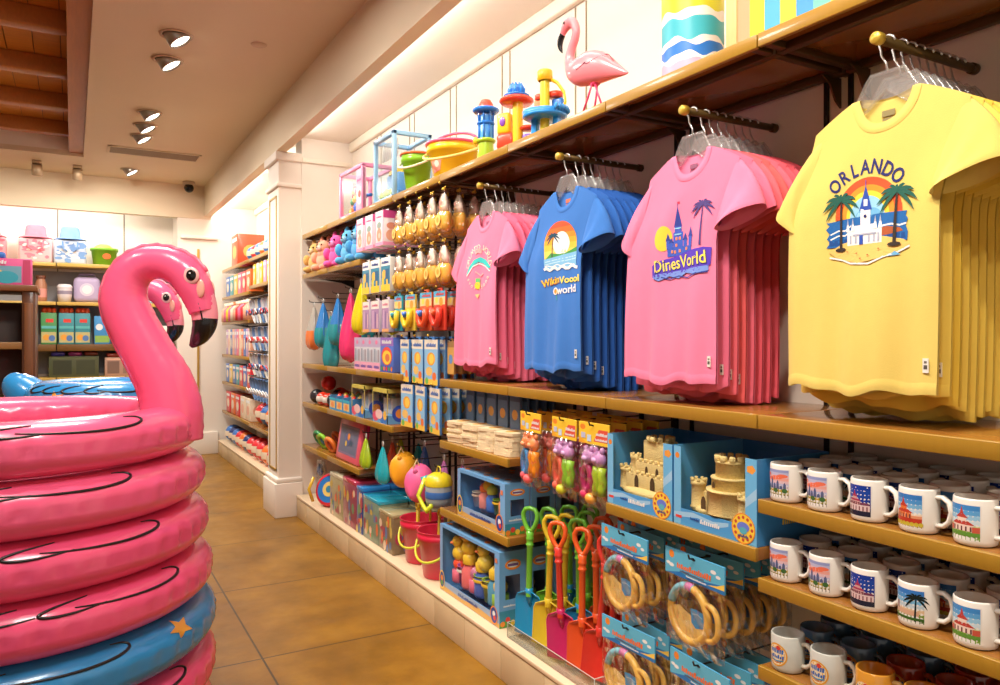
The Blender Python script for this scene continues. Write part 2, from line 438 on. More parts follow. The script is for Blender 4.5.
# ceiling fittings
mb_housing = M(176, 170, 160, 0.3, 0.8); LAMPG = bpy.data.materials.new('lamp_glow'); LAMPG.use_nodes = True
_p = LAMPG.node_tree.nodes['Principled BSDF']; _p.inputs['Emission Color'].default_value = (1, .9, .72, 1); _p.inputs['Emission Strength'].default_value = 9.0
def gimbal():
    t = thing('recessed_gimbal_lamp', '', 'ceiling light')
    MB().tube([(.088 * math.cos(a), .088 * math.sin(a), -.004) for a in [2 * PI * k / 28 for k in range(28)]], .011, M(205, 180, 150, .5), 6, closed=True, flat=(.5, 1)).build('trim_ring', t)
    T = Matrix.Rotation(math.radians(-9), 4, 'X') @ Matrix.Rotation(math.radians(-30), 4, 'Y') @ Matrix.Translation((0, 0, -.002))
    MB().lathe([(.055, .05), (.068, .03), (.07, -.045), (.064, -.05), (.06, -.04)], mb_housing, 24, T).build('lamp_housing', t)
    MB().lathe([(.0001, -.036), (.062, -.036)], LAMPG, 24, T).build('lamp_lens', t)
    MB().lathe([(.0001, -.001), (.08, -.001)], M(60, 45, 32), 24).build('recess', t); bpy.context.view_layer.update(); under(t, 'lamp_housing', ('lamp_lens',))
    return Proto(t)
P_ = gimbal()
names = ['nearest and largest of the row', 'second of the row, just behind the largest', 'first of the tight trio', 'middle of the tight trio', 'last of the tight trio', 'beyond the air vent']
for y, nm in zip([4.94, 5.41, 6.75, 7.18, 7.58, 9.15], names):
    P_.put((.55, y, 3.268), 'lit silver gimbal lamp in the flat ceiling, ' + nm, 'gimbal ceiling lamps')
def track_head():
    t = thing('ceiling_spotlight', '', 'ceiling light')
    MB().rbox(-.045, .045, -.045, .045, -.03, 0, M(190, 165, 130, .5), .006).build('mount', t)
    MB().lathe([(.0001, 0), (.048, 0), (.05, -.11), (.04, -.115), (.0001, -.10)], M(176, 150, 118, .45, .3), 18, Matrix.Translation((0, 0, -.035)) @ Matrix.Rotation(math.radians(14), 4, 'X')).build('lamp_head', t)
    return Proto(t)
P_ = track_head()
P_.put((-.32, 9.2, 3.268), 'unlit beige ceiling spotlight, left one of the two past the timber recess', 'beige ceiling spotlights')
P_.put((.05, 9.25, 3.268), 'unlit beige ceiling spotlight, right one of the two past the timber recess', 'beige ceiling spotlights')
t = thing('air_vent', 'long slotted air vent in the flat ceiling by the back wall', 'vent', (.72, 8.25, 3.268))
mb = MB(); mb.box(-.42, .42, -.16, -.14, -.008, 0, TAUPE); mb.box(-.42, .42, .14, .16, -.008, 0, TAUPE); mb.box(-.42, -.40, -.16, .16, -.008, 0, TAUPE); mb.box(.40, .42, -.16, .16, -.008, 0, TAUPE)
mb.build('frame', t)
mb = MB()
for k in range(14): mb.box(-.4, .4, -.14 + k * .02, -.128 + k * .02, -.006, -.001, M(150, 122, 88))
mb.box(-.4, .4, -.14, .14, -.001, 0, M(70, 52, 36)); mb.build('grille', t)
t = thing('security_camera', 'small black dome security camera in the far ceiling corner', 'camera', (1.2, 9.55, 3.268))
MB().lathe([(.0001, 0), (.07, 0), (.07, -.04), (.0001, -.04)], M(200, 180, 158, .5), 20).build('base', t)
MB().ell((0, -.02, -.075), (.055, .055, .055), M(15, 15, 16, .1), 16, 10).build('dome', t)
tag(MB().lathe([(.0001, -.004), (.045, -.004), (.05, 0)], M(205, 178, 150), 20).build('smoke_detector', None, (1.02, 4.85, 3.268)), 'small flush round detector in the ceiling by the soffit', 'detector')

# ---------------------------------------------------------------- wall shelving
SH_F = M(166, 124, 38, 0.36, 0.0, var=.07, vscale=6, stretch=(1, 14, 1), coat=.3)
SH_T = M(150, 98, 40, 0.22, 0.0, var=.10, vscale=6, stretch=(14, 1, 1), coat=.4)
SH_U = M(66, 42, 20, 0.5); STD = M(34, 32, 30, .45, .4); BRK = M(84, 58, 26, .45, .3)
def shelf(y0, y1, z, where, x0=XS, thick=.036, ribs=False):
    """a shelf board with a front lip and brackets; ribs: a deep open tray seen from below"""
    t = thing('wall_shelf', 'gold-brown shelf board ' + where, 'shelf', (x0, (y0 + y1) / 2, z), 'gold-brown wall shelves')
    h = (y1 - y0) / 2 - .0025; d = XW - x0 - .001
    MB().rbox(.012, d, -h, h, -.016 if ribs else -thick + .002, 0, SH_T, .002).build('board', t)
    MB().rbox(0, .014, -h, h, -thick, .001, SH_F, .0022).build('front_lip', t)
    if ribs:
        MB().rbox(.075, .10, -h, h, -.04, -.016, BRK, .002).build('rail', t)
        MB().rbox(.37, .395, -h, h, -.04, -.016, BRK, .002).build('rail', t)
        for s in (-1, 1): MB().rbox(.014, d, s * (h - .02) - .012, s * (h - .02) + .012, -.036, -.016, BRK, .002).build('side_rail', t)
    for s in (-1, 1):
        poly = [(d - .004, -thick), (d - .004, -.125 if ribs else -.10), (d - .03, -.105 if ribs else -.09), (d - (.055 if ribs else .11), -.06), (d - (.09 if ribs else .3), -.036 if ribs else -thick)]
        mb = MB(); T = Matrix.Translation((0, s * (h - .045), 0)) @ Matrix.Rotation(PI / 2, 4, 'X')
        mb.prism([(a, b) for a, b in poly], -.003, .003, STD if not ribs else BRK, T); mb.build('bracket', t)
    return t
bays = ['at the right edge, above the yellow shirts', 'above the castle print shirts', 'above the blue shirts', 'above the swoosh print shirts', 'above the sand-filled pouches', 'above the pink mini boxes', 'above the blue plush row', 'touching the white partition']
for i in range(8): shelf(S[i], S[i + 1], ZT, 'of the topmost run, ' + bays[i], ribs=True)
shelf(.10, S[0], ZT, 'of the topmost run, mostly outside the frame at right', ribs=True)
bays = ['right under the hems of the yellow shirts', 'right under the hems of the castle print shirts', 'right under the hems of the blue shirts', 'right under the hems of the swoosh print shirts']
for i in range(4): shelf(S[i], S[i + 1], ZM, 'of the middle run, ' + bays[i], thick=.038)
shelf(3.93, S[5], ZM, 'short, of the middle run beside the hung picture cards', thick=.036); shelf(S[5], S[6], ZM, 'of the middle run under the boxed card packs', thick=.036)
shelf(S[6], S[7], ZM, 'of the middle run under the pink cone pouch', thick=.036); shelf(S[7], S[8], ZM, 'of the middle run touching the partition, under the blue pouches', thick=.036)
Z1, Z2, Z3 = 0.994, 0.783, 0.548          # mug shelves
for z, wd in ((Z1, 'upper'), (Z2, 'middle'), (Z3, 'lowest')):
    shelf(S[0] - .2, S[1], z, 'carrying the %s row of mugs' % wd, thick=.036)
ZK = 0.858
shelf(S[1] + .003, S[2], ZK, 'under the two boxed sandcastles')
shelf(S[3], S[4], ZB, 'under the stacks of cream cut-out boards'); shelf(S[3], S[4], ZC, 'under the smaller window box of bath toys')
shelf(4.06, S[6], ZB, 'under the two clear gift boxes'); shelf(S[6], S[7], ZB, 'under the blue open trays'); shelf(S[7], S[8], ZB, 'under the heap of red and white balls by the partition')
shelf(4.64, S[7], ZC, 'under the pink drawing tablet'); shelf(S[7], S[8], ZC, 'under the green and orange ring toys by the partition')
ZH = 1.93
shelf(4.62, S[7], ZH, 'under the blue plush toys'); shelf(S[7], S[8], ZH, 'under the tan and peach plush toys')
for i, y in enumerate(S[1:8]):
    for dy in (.012, .095):
        mb = MB(); mb.box(XW - .012, XW, y + dy - .006, y + dy + .006, ZP, ZT, STD); mb.box(XW - .004, XW, y + dy - .0035, y + dy + .0035, ZT, 2.95, M(150, 136, 104, .6))
        o = mb.build('slotted_upright'); o['kind'] = 'structure'
# ---------------------------------------------------------------- T-shirts on rods
ROD_Z = 2.118
STEEL = M(226, 224, 222, 0.3, 0.75)
def rod(y, nm):
    t = thing('hanging_rod', 'bronze rod with a gold end cap ' + nm, 'clothes rod', (1.60, y, ROD_Z), 'rods for shirts')
    MB().cyl((.02, 0, 0), (.418, 0, 0), .0115, M(92, 70, 30, .4, .5), 14).build('bar', t)
    MB().lathe([(.0001, 0), (.012, .0005), (.0145, .003), (.0150, .014), (.0145, .022), (.0118, .026)], M(202, 168, 60, .35, .4), 16, Matrix.Rotation(PI / 2, 4, 'Y')).build('end_cap', t)
    MB().lathe([(.0115, .396), (.0145, .398), (.0145, .416), (.0115, .418)], BRK, 16, Matrix.Rotation(PI / 2, 4, 'Y')).build('wall_collar', t)
    return t
def hanger_proto():
    t = thing('clothes_hanger', '', 'hanger')
    p = [(0, 0, -.062), (0, 0, -.026)] + [(0, .0175 * math.cos(a) , .0175 * math.sin(a) - .004) for a in [math.radians(d) for d in (-70, -30, 10, 50, 90, 130, 170, 200)]]
    p = [(0, 0, -.064), (0, .002, -.046), (0, .014, -.026)] + [(0, .0195 * math.cos(a), .0195 * math.sin(a) - .001) for a in [math.radians(d) for d in (-35, 0, 35, 70, 105, 140, 170)]]
    MB().tube(p, .0027, STEEL, 8).build('hook', t)
    mb = MB()
    out = [(-.165, -.180), (-.145, -.170), (-.082, -.132), (-.052, -.082), (-.04, -.066), (.04, -.066), (.052, -.082), (.082, -.132), (.145, -.170), (.165, -.180)]
    mb.tube([(0, y, z) for y, z in out], .0042, CLEAR, 8)
    mb.tube([(0, -.145, -.176), (0, -.05, -.146), (0, 0, -.108), (0, .05, -.146), (0, .145, -.176)], .0035, CLEAR, 8)
    mb.prism([(-.04, -.066), (.04, -.066), (.05, -.085), (.082, -.127), (.05, -.14), (0, -.106), (-.05, -.14), (-.082, -.127), (-.05, -.085)], -.0015, .0015, CLEAR, Matrix(((0, 0, 1, 0), (1, 0, 0, 0), (0, 1, 0, 0), (0, 0, 0, 1))))
    mb.build('body', t)
    return Proto(t)

NW = .086
def zfront(y): 
    a = abs(y)
    if a < NW: return -.086 * (1 - (a / NW) ** 2.2) ** .6 - 0.002
    return -.002 - .052 * ((a - NW) / (.19 - NW)) ** 1.1
def zback(y):
    a = abs(y)
    if a < NW: return -.016 * (1 - (a / NW) ** 2)
    return zfront(y) + .0
def shirt(mat, L=.70, d=.016, seed=1, flare=1.0, shear=.085, art=None, tags=None, rich=True, tagmat=None, vseed=0, artoff=0.0):
    """built facing -X; a = viewer's right (world -Y); top of the neck at z = 0"""
    r = random.Random(seed); ph = r.uniform(0, 6); ph2 = r.uniform(0, 6); ph3 = r.uniform(0, 6); hr = random.Random(int(L * 1000) + seed * 3 + vseed); hp_ = hr.uniform(0, 6); dr = hr.uniform(-.002, .002) if vseed else 0
    def W(t): return .19 + .010 * min(1, max(0, (t - .05) / .19))
    def sh(t):
        q = min(1, max(0, (t - .03) / .26)); return -shear * (q * q * (3 - 2 * q)) - .012 * max(0, t - .3)
    def fold(s, t):
        u = max(0, t - .1) / .6
        return (.009 * math.sin(7.5 * s + ph) * u + .004 * math.sin(15 * s + ph2 + 2 * t) * u + .003 * math.sin(4 * s + 9 * t + ph3) * min(1, t * 5))
    def surf(s, z, sgn):
        t = -z; w_ = W(t)
        x = sgn * d * math.sqrt(max(0, 1 - (abs(s) ** 2.6) * .97)) * min(1, .45 + t * 2.0) + fold(s, t) - .010 * max(0, t - .3) * (1 if sgn < 0 else .5)
        return Vector((x, -(s * w_ + sh(t)), z))
    def sheetfn(sgn, zt):
        def fn(u, v):
            s = 2 * u - 1; y = s * .19
            z0 = zt(y); zb = -L + .006 * math.sin(6 * s + hp_) + .004 * math.sin(11 * s + hp_ * 2) + .010 * s * s + (.008 * math.sin(hp_ * 5) * s if vseed else 0)
            z = z0 + (zb - z0) * v
            return surf(s, z, sgn)
        return fn
    mb = MB(); nu, nv = (44, 34) if rich else (30, 20)
    mb.sheet(sheetfn(-1, zfront), nu, nv, mat); mb.sheet(sheetfn(1, zback), nu, nv, mat)
    # hem turn-up
    mb.sheet(lambda u, v: Vector((-.0016, 0, 0)) * (1 if 0 < v < 1 else 0) + sheetfn(-1, zfront)(u, .958 + .042 * v), nu, 3, mat)
    # sleeves: flattened, open at the hem
    for sg in (-1, 1):
        o_ = .023 if rich else .0115
        if sg > 0:   # viewer's right: drapes over the side of the body, hem open
            c0 = Vector((.0, .138, -.150)); a0 = Vector((.002, .044, .097)); b0 = Vector((d * .55, 0, 0))
            c1 = Vector((.000 if rich else .006, .186 - dr * .6, -.226 - dr)); a1 = Vector((.024 if rich else .008, .074, .026)); b1 = Vector((o_, -.010, -.012 if rich else -.006))
        else:
            c0 = Vector((.0, -.208 + (.10 - shear) * .5, -.153)); a0 = Vector((0, .036, .098)); b0 = Vector((d * .45, 0, 0))
            c1 = Vector((.002, -.300 + (.10 - shear), -.272)); a1 = Vector((.0, -.036, .030)); b1 = Vector((o_ * .8, .003, 0.003))
        def fn(u, v, sg=sg):
            a = 2 * PI * u; e = v ** 1.0; bow = math.sin(PI * v) * .012
            c = c0.lerp(c1, e); A = a0.lerp(a1, e); B = b0.lerp(b1, e ** .6)
            wr = .003 * math.sin(9 * v + 3 * math.cos(a) + ph) * math.sin(PI * min(1, v * 1.1)) + .004 * v * math.sin(3 * a + ph2)
            p = c + A * math.cos(a) + B * (math.sin(a) * (1 + .25 * v)) + Vector((math.sin(a) * wr, sg * bow, bow * .6))
            return Vector((p.x, -p.y, p.z))
        mb.sheet(fn, 22, 10, mat, cu=True)
        mb.sheet(lambda u, v, fn=fn, sg=sg: fn(u, 1 - .10 * v) + (Vector((math.sin(2 * PI * u) * .0016, -sg * math.cos(2 * PI * u) * .001, .001)) if v > .05 else Vector((0, 0, 0))), 22, 2, mat, cu=True)
    # ribbed collar
    def col(u, v):
        a = 2 * PI * u; y = NW * math.cos(a)
        if math.sin(a) >= 0: z = zfront(y); sgn = -1
        else: z = zback(y); sgn = 1
        P = surf(y / .19, z, sgn); k = 1 - .24 * v
        up = .020 * v if sgn < 0 else .006 * v
        return Vector((P.x * (1 - .05 * v) + sgn * .0028 * math.sin(PI * min(1, v + .15)), P.y * k, z + up * abs(math.sin(a)) ** .6 * 1.0 + .002 * v))
    mb.sheet(col, 40, 4, mat, cu=True)
    if art:
        def put(a, b, o):
            t = -b; w_ = W(t); s = (a + artoff - sh(t)) / w_
            p = surf(max(-1, min(1, s)), b, -1); return Vector((p.x - o, p.y, p.z))
        mb.decal(art, put, maxlen=.02, base=.0011, step=.00006)
        # neck print inside the back panel
    lm = tagmat or M(176, 150, 130)
    def putb(a, b, o): p = surf(a / .19, b, 1); return Vector((p.x - .0022 - o, p.y, p.z))
    if rich:
        mb.decal([(rect(-.016, -.050, .016, -.036), lm), (rect(-.013, -.060, .013, -.054), lm)], putb, base=.0006)
    o = mb.build('garment')
    return o, surf, W, sh
def make_shirt(nm, mat, **k):
    tg = k.pop('hemtag', True)
    t = thing('tee_shirt', nm, 'T-shirt')
    o, surf, W, sh = shirt(mat, **k); o.parent = t
    if tg:
        L = k.get('L', .70); p = surf(.90, -L + .075, -1)
        mb = MB(); mb.box(p.x - .0035, p.x - .0015, p.y - .0065, p.y + .0065, p.z - .020, p.z + .012, M(238, 235, 225))
        mb.box(p.x - .0041, p.x - .0034, p.y - .004, p.y + .004, p.z - .012, p.z - .003, M(90, 86, 80)); mb.box(p.x - .0041, p.x - .0034, p.y - .003, p.y + .003, p.z + .001, p.z + .006, M(120, 110, 100))
        mb.build('hem_tag', t)
    return t

def cloth(r, g, b): return M(r, g, b, .92, var=.035, vscale=35, bump=.10, bscale=420, spec=.15, sheen=.08)
# --- artwork (a to the viewer's right, b up, metres below the neck)
navy = M(34, 40, 110, .7); RED = M(226, 84, 36, .7); ORG = M(240, 150, 40, .7); YLW = M(250, 214, 60, .7); SKY = M(150, 208, 236, .7); SKY2 = M(110, 180, 224, .7)
SEA = M(24, 104, 178, .7); SEA2 = M(14, 76, 150, .7); SAND = M(240, 200, 110, .7); WHT = M(248, 244, 240, .7); PALMT = M(52, 40, 34, .7); PALML = M(20, 92, 78, .7); ROOF = M(36, 78, 176, .7); BRN = M(176, 88, 44, .7); GREY = M(176, 180, 200, .7)
def art_orlando():
    cx, cy = -.012, -.286; L = []
    for k, ch in enumerate('ORLANDO'):
        a = math.radians(90 + (3 - k) * 14.5)
        L.append((text2d(ch, .048, cx + .122 * math.cos(a) * 1.02, cy - .004 + .122 * math.sin(a), a - PI / 2, bold=.022, sx=.80), navy))
    for r0, r1, m in ((.072, .092, RED), (.058, .074, ORG), (.046, .060, YLW)):
        L.append((arcband(cx + .006, cy, r0, r1, 0, PI, 30), m))
    L.append((disc(cx + .006, cy, .048, 24, a0=0, a1=PI), SKY)); L.append((disc(cx + .010, cy - .002, .036, 20, ry=.022, a0=0, a1=PI), SKY2))
    sea = [(-.122, -.290), (-.06, -.286), (.03, -.284), (.098, -.286), (.094, -.296), (.100, -.304), (.094, -.318), (.1, -.334), (.098, -.352), (-.09, -.352), (-.124, -.352), (-.112, -.338), (-.122, -.330), (-.114, -.318), (-.124, -.306), (-.114, -.298)]
    L.append((sea, SEA)); L.append((rect(-.116, -.348, .096, -.334), SEA2))
    for y in (-.308, -.320): L.append((stroke([(-.112, y - .012), (-.09, y - .004), (-.07, y - .006), (-.05, y + .004)], .0035), WHT))
    L.append((stroke([(.03, -.314), (.06, -.312), (.08, -.317), (.096, -.314)], .004), WHT))
    L.append(([(.02, -.318), (.05, -.316), (.08, -.322), (.088, -.330), (.05, -.336), (.02, -.336)], BRN))
    L.append(([(-.118, -.362), (-.08, -.345), (-.03, -.338), (.04, -.338), (.09, -.350), (.105, -.362), (.085, -.375), (.03, -.388), (-.03, -.396), (-.07, -.386), (-.10, -.376)], SAND))
    L.append((stroke([(-.115, -.376), (-.08, -.384), (-.05, -.395), (0, -.399), (.04, -.386), (.075, -.378), (.105, -.366)], .004), WHT))
    L.append(([(.052, -.386), (.068, -.375), (.082, -.384)], SKY2))
    # a plain white hall with a spire
    L.append((rect(-.062, -.352, .036, -.318), WHT)); L.append((rect(-.040, -.330, .018, -.306), WHT)); L.append((rect(-.022, -.31, .004, -.262), WHT))
    L.append(([(-.026, -.272), (-.009, -.212), (.008, -.272)], ROOF)); L.append((rect(-.014, -.262, -.004, -.246), WHT)); L.append((stroke([(-.009, -.214), (-.009, -.200)], .002), ROOF))
    for x in (-.060, -.044, .018, .032): L.append(([(x - .006, -.318), (x, -.288), (x + .006, -.318)], WHT)); L.append(([(x - .003, -.302), (x, -.286), (x + .003, -.302)], GREY))
    for x in (-.050, -.034, .002, .016, .028): L.append((rect(x - .003, -.348, x + .002, -.328), GREY))
    L.append((rect(-.024, -.352, -.014, -.330), ROOF)); L.append((rect(-.044, -.330, .022, -.326), GREY)); L.append((disc(-.009, -.286, .004, 10), navy))
    for x, l in ((-.082, .003), (.068, .006)):
        L += palm(x, -.358, .118, PALMT, PALML, l, 1.0); L.append((disc(x, -.359, .016, 12, ry=.005), PALMT))
    for x, y in ((-.03, -.372), (.0, -.378), (-.02, -.385), (.03, -.366), (-.06, -.366)): L.append((disc(x, y, .003, 8, ry=.0015), BRN))
    return L
def art_castle():
    Bl = M(58, 92, 196, .7); Bd = M(44, 60, 150, .7); Pu = M(78, 62, 130, .7); Vio = M(86, 54, 190, .7); G2 = M(250, 205, 60, .7); Or = M(240, 140, 90, .7)
    L = []; L.append((disc(-.066, -.262, .036, 26, ry=.043), G2))
    L.append((rect(-.05, -.326, .052, -.296), Bl)); L.append((rect(-.026, -.30, .014, -.246), Bl)); L.append((rect(-.020, -.25, .008, -.222), Bl))
    L.append(([(-.022, -.228), (-.006, -.160), (.010, -.228)], Bd)); L.append((stroke([(-.006, -.162), (-.006, -.148)], .002), Bd)); L.append((rect(-.006, -.152, .003, -.146), M(226, 60, 90, .7)))
    for x, h in ((-.046, .05), (-.034, .034), (.024, .044), (.046, .062)):
        L.append((rect(x - .007, -.30, x + .007, -.296 + h * .5), Bl)); L.append(([(x - .010, -.298 + h * .5), (x, -.296 + h), (x + .010, -.298 + h * .5)], Bd))
    for x, y in ((-.012, -.268), (.002, -.268), (-.012, -.29), (.002, -.31), (-.018, -.312), (-.03, -.31), (.03, -.305)): L.append((rect(x - .004, y - .005, x + .004, y + .005), Or))
    for y in (-.236, -.256): L.append((rect(-.02, y, .008, y + .004), SKY))
    L.append((palm(.088, -.300, .130, Pu, Pu, .006, .8)[0][0], Pu)); L += palm(.088, -.300, .130, Pu, Pu, .006, .8)[1:]
    band = [(-.112, -.352), (-.09, -.338), (-.03, -.330), (.04, -.314), (.10, -.308), (.128, -.312), (.124, -.366), (.09, -.382), (.02, -.384), (-.06, -.390), (-.112, -.392)]
    L.append((band, Vio)); L.append(([(-.108, -.384), (-.05, -.380), (.04, -.374), (.118, -.368), (.118, -.384), (.07, -.392), (.03, -.386), (0, -.402), (-.04, -.392), (-.08, -.406), (-.108, -.396)], M(120, 150, 226, .7)))
    L.append((stroke([(-.1, -.398), (-.07, -.394), (-.04, -.402), (0, -.394), (.04, -.402), (.08, -.390), (.116, -.388)], .004), Bd))
    L.append((text2d('DinesVorld', .058, .006, -.350, math.radians(5), bold=.035, sx=.80), navy)); L.append((text2d('DinesVorld', .058, .004, -.347, math.radians(5), bold=.012, sx=.80), M(255, 226, 90, .7)))
    
    return L
def art_sunset():
    L = []; x0, x1, yb, R = -.072, .072, -.345, .072; c = -.262
    def slab(y0, y1, m):
        P = []
        for k in range(9):
            y = y0 + (y1 - y0) * k / 8; hw = R if y <= c else math.sqrt(max(0, R * R - (y - c) ** 2)); P.append((hw, y))
        L.append((P + [(-a, b) for a, b in reversed(P)], m))
    cols = [M(232, 84, 44, .7), M(238, 110, 44, .7), M(244, 150, 48, .7), M(248, 178, 52, .7), M(250, 200, 70, .7), M(252, 218, 100, .7)]
    ys = [-.191, -.212, -.232, -.250, -.268, -.288, -.318]
    for k in range(6): slab(ys[k + 1], ys[k], cols[k])
    L.append((disc(.008, -.268, .037, 30, ry=.041), WHT))
    Gr = M(70, 160, 80, .7); L.append(([(-.072, -.318), (-.04, -.296), (0, -.304), (.03, -.302), (.072, -.286), (.072, -.312), (0, -.312)], Gr))
    L += palm(-.034, -.314, .076, M(70, 60, 70, .7), M(16, 70, 96, .7), .004, 1.0)
    L.append(([(-.074, -.316), (0, -.310), (.074, -.302), (.072, -.340), (.074, -.352), (-.072, -.356), (-.072, -.336)], M(130, 192, 232, .7)))
    for y in (-.322, -.331): L.append((stroke([(-.07, y - .004), (-.02, y), (.03, y + .002), (.07, y + .006)], .003), M(190, 226, 244, .7)))
    wv = [(-.074 + .0095 * k * 1.0, -.352 + .005 * math.sin(k * 1.5)) for k in range(17)]; L.append((stroke(wv, .010), WHT))
    wv = [(-.07 + .009 * k, -.342 + .003 * math.sin(k * 1.2)) for k in range(16)]; L.append((stroke(wv, .003), WHT))
    L.append((text2d('Wikin', .036, -.040, -.396, math.radians(8), bold=.045), BRN)); L.append((text2d('Wikin', .036, -.040, -.395, math.radians(8), bold=.012), YLW))
    L.append((text2d('Voool', .032, .046, -.393, math.radians(2), bold=.03), M(250, 226, 90, .7)))
    L.append((disc(-.012, -.432, .013, 14, ry=.010), ORG)); L.append((text2d('Oworld', .036, .022, -.428, math.radians(4), bold=.02, sx=.9), WHT)); L.append((stroke([(-.012, -.446), (-.010, -.462)], .004), M(60, 190, 150, .7)))
    return L
def art_swoosh():
    L = []; Cr = M(250, 226, 206, .75); Pk = M(252, 178, 180, .75); Te = M(60, 206, 200, .7); c = (-.012, -.265)
    for k, ch in enumerate('ORLANDO VORLD'):
        a = math.radians(176 - k * 14.5); L.append((text2d(ch, .032, c[0] + .070 * math.cos(a), c[1] + .075 * math.sin(a), a - PI / 2, bold=.006), Cr))
    for k in range(9):
        a = math.radians(60 + 60 * k / 8); L.append((stroke([(c[0] + .030 * math.cos(a), c[1] + .02 + .030 * math.sin(a)), (c[0] + .052 * math.cos(a), c[1] + .02 + .052 * math.sin(a))], .004), Pk))
    sw = [(-.090, -.300), (-.065, -.262), (-.035, -.240), (0, -.232), (.035, -.248), (.066, -.282), (.052, -.284), (.020, -.262), (-.01, -.252), (-.04, -.262), (-.07, -.290)]
    L.append((sw, Te)); L.append((stroke([(-.085, -.304), (-.045, -.268), (-.01, -.258), (.03, -.272), (.06, -.296)], .005), WHT))
    for k in range(9):
        a = math.radians(196 + k * 18.5); L.append((text2d('svorldone'[k], .026, c[0] + .060 * math.cos(a), c[1] - .04 + .052 * math.sin(a), a + PI / 2, bold=.006), Cr))
    L.append((rect(-.030, -.345, -.006, -.318), M(110, 200, 120, .7))); L.append((disc(-.02, -.348, .015, 14), M(250, 214, 50, .7))); L.append((stroke([(-.03, -.29), (.0, -.31), (.02, -.30)], .006), Pk))
    L.append(([(-.034, -.385), (-.010, -.382), (-.022, -.402)], M(250, 210, 140, .7)))
    return L
def resize(L, sx, sy, a0, b0, da=0.0, db=0.0):
    g = lambda p: (a0 + (p[0] - a0) * sx + da, b0 + (p[1] - b0) * sy + db)
    return [([('tri', [g(p) for p in q[0][1]], q[0][2])] if q[0][0] == 'tri' else [g(p) for p in q], m) for q, m in L]
hp = hanger_proto()
def rack(y, n, colours, front_lab, back_lab, art, rodlab, hanglab, group, tagmat, sizes, zoff=-.122, dx=.0358, shear=.10, artoff=-.03):
    rod(y, rodlab)
    protos = {}
    for i in range(n):
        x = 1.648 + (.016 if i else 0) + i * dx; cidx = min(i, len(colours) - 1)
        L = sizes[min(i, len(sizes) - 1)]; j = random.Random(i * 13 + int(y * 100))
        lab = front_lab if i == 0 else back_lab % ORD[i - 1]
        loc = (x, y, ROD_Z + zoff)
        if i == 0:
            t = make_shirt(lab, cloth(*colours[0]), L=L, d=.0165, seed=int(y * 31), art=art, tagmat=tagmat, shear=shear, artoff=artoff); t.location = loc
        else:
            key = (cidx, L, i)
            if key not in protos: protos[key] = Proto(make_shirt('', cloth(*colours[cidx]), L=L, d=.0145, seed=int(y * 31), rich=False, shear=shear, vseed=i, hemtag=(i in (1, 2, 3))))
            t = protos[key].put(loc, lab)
        t['group'] = group
        hp.put((x, y, ROD_Z - .004 + .0), 'clear hanger with a wire hook, %s from front on the %s rod' % (ORD[i], hanglab), 'hangers of the ' + hanglab)
Y4, Y3, Y2, Y1 = 1.07, 1.70, 2.37, 3.01
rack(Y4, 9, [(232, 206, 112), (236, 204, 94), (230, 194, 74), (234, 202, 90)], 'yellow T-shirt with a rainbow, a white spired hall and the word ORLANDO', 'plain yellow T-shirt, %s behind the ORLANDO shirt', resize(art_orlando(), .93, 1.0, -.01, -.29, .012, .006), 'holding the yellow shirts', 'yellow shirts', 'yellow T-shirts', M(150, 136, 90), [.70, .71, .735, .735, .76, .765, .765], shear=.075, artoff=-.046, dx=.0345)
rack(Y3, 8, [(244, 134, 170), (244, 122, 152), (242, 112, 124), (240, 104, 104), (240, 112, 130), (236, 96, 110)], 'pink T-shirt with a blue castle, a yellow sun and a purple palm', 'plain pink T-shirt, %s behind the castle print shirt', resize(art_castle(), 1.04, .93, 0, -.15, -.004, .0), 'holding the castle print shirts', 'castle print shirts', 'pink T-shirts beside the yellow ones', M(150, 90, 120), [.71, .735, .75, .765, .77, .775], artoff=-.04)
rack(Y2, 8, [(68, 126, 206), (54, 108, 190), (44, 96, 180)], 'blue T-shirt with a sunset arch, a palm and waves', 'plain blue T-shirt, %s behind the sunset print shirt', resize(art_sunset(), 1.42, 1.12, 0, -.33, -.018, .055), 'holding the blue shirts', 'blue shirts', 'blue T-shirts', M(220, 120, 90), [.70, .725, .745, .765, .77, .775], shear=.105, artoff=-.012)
rack(Y1, 8, [(246, 134, 168), (246, 118, 152), (242, 104, 136), (246, 120, 150)], 'pink T-shirt with a faded round print crossed by a turquoise swoosh', 'plain pink T-shirt, %s behind the turquoise swoosh shirt', resize(art_swoosh(), 1.45, 1.12, 0, -.27, -.015, .03), 'holding the swoosh print shirts', 'swoosh print shirts', 'pink T-shirts beside the blue ones', M(150, 90, 120), [.70, .725, .745, .765, .77, .775], shear=.11, artoff=-.02)
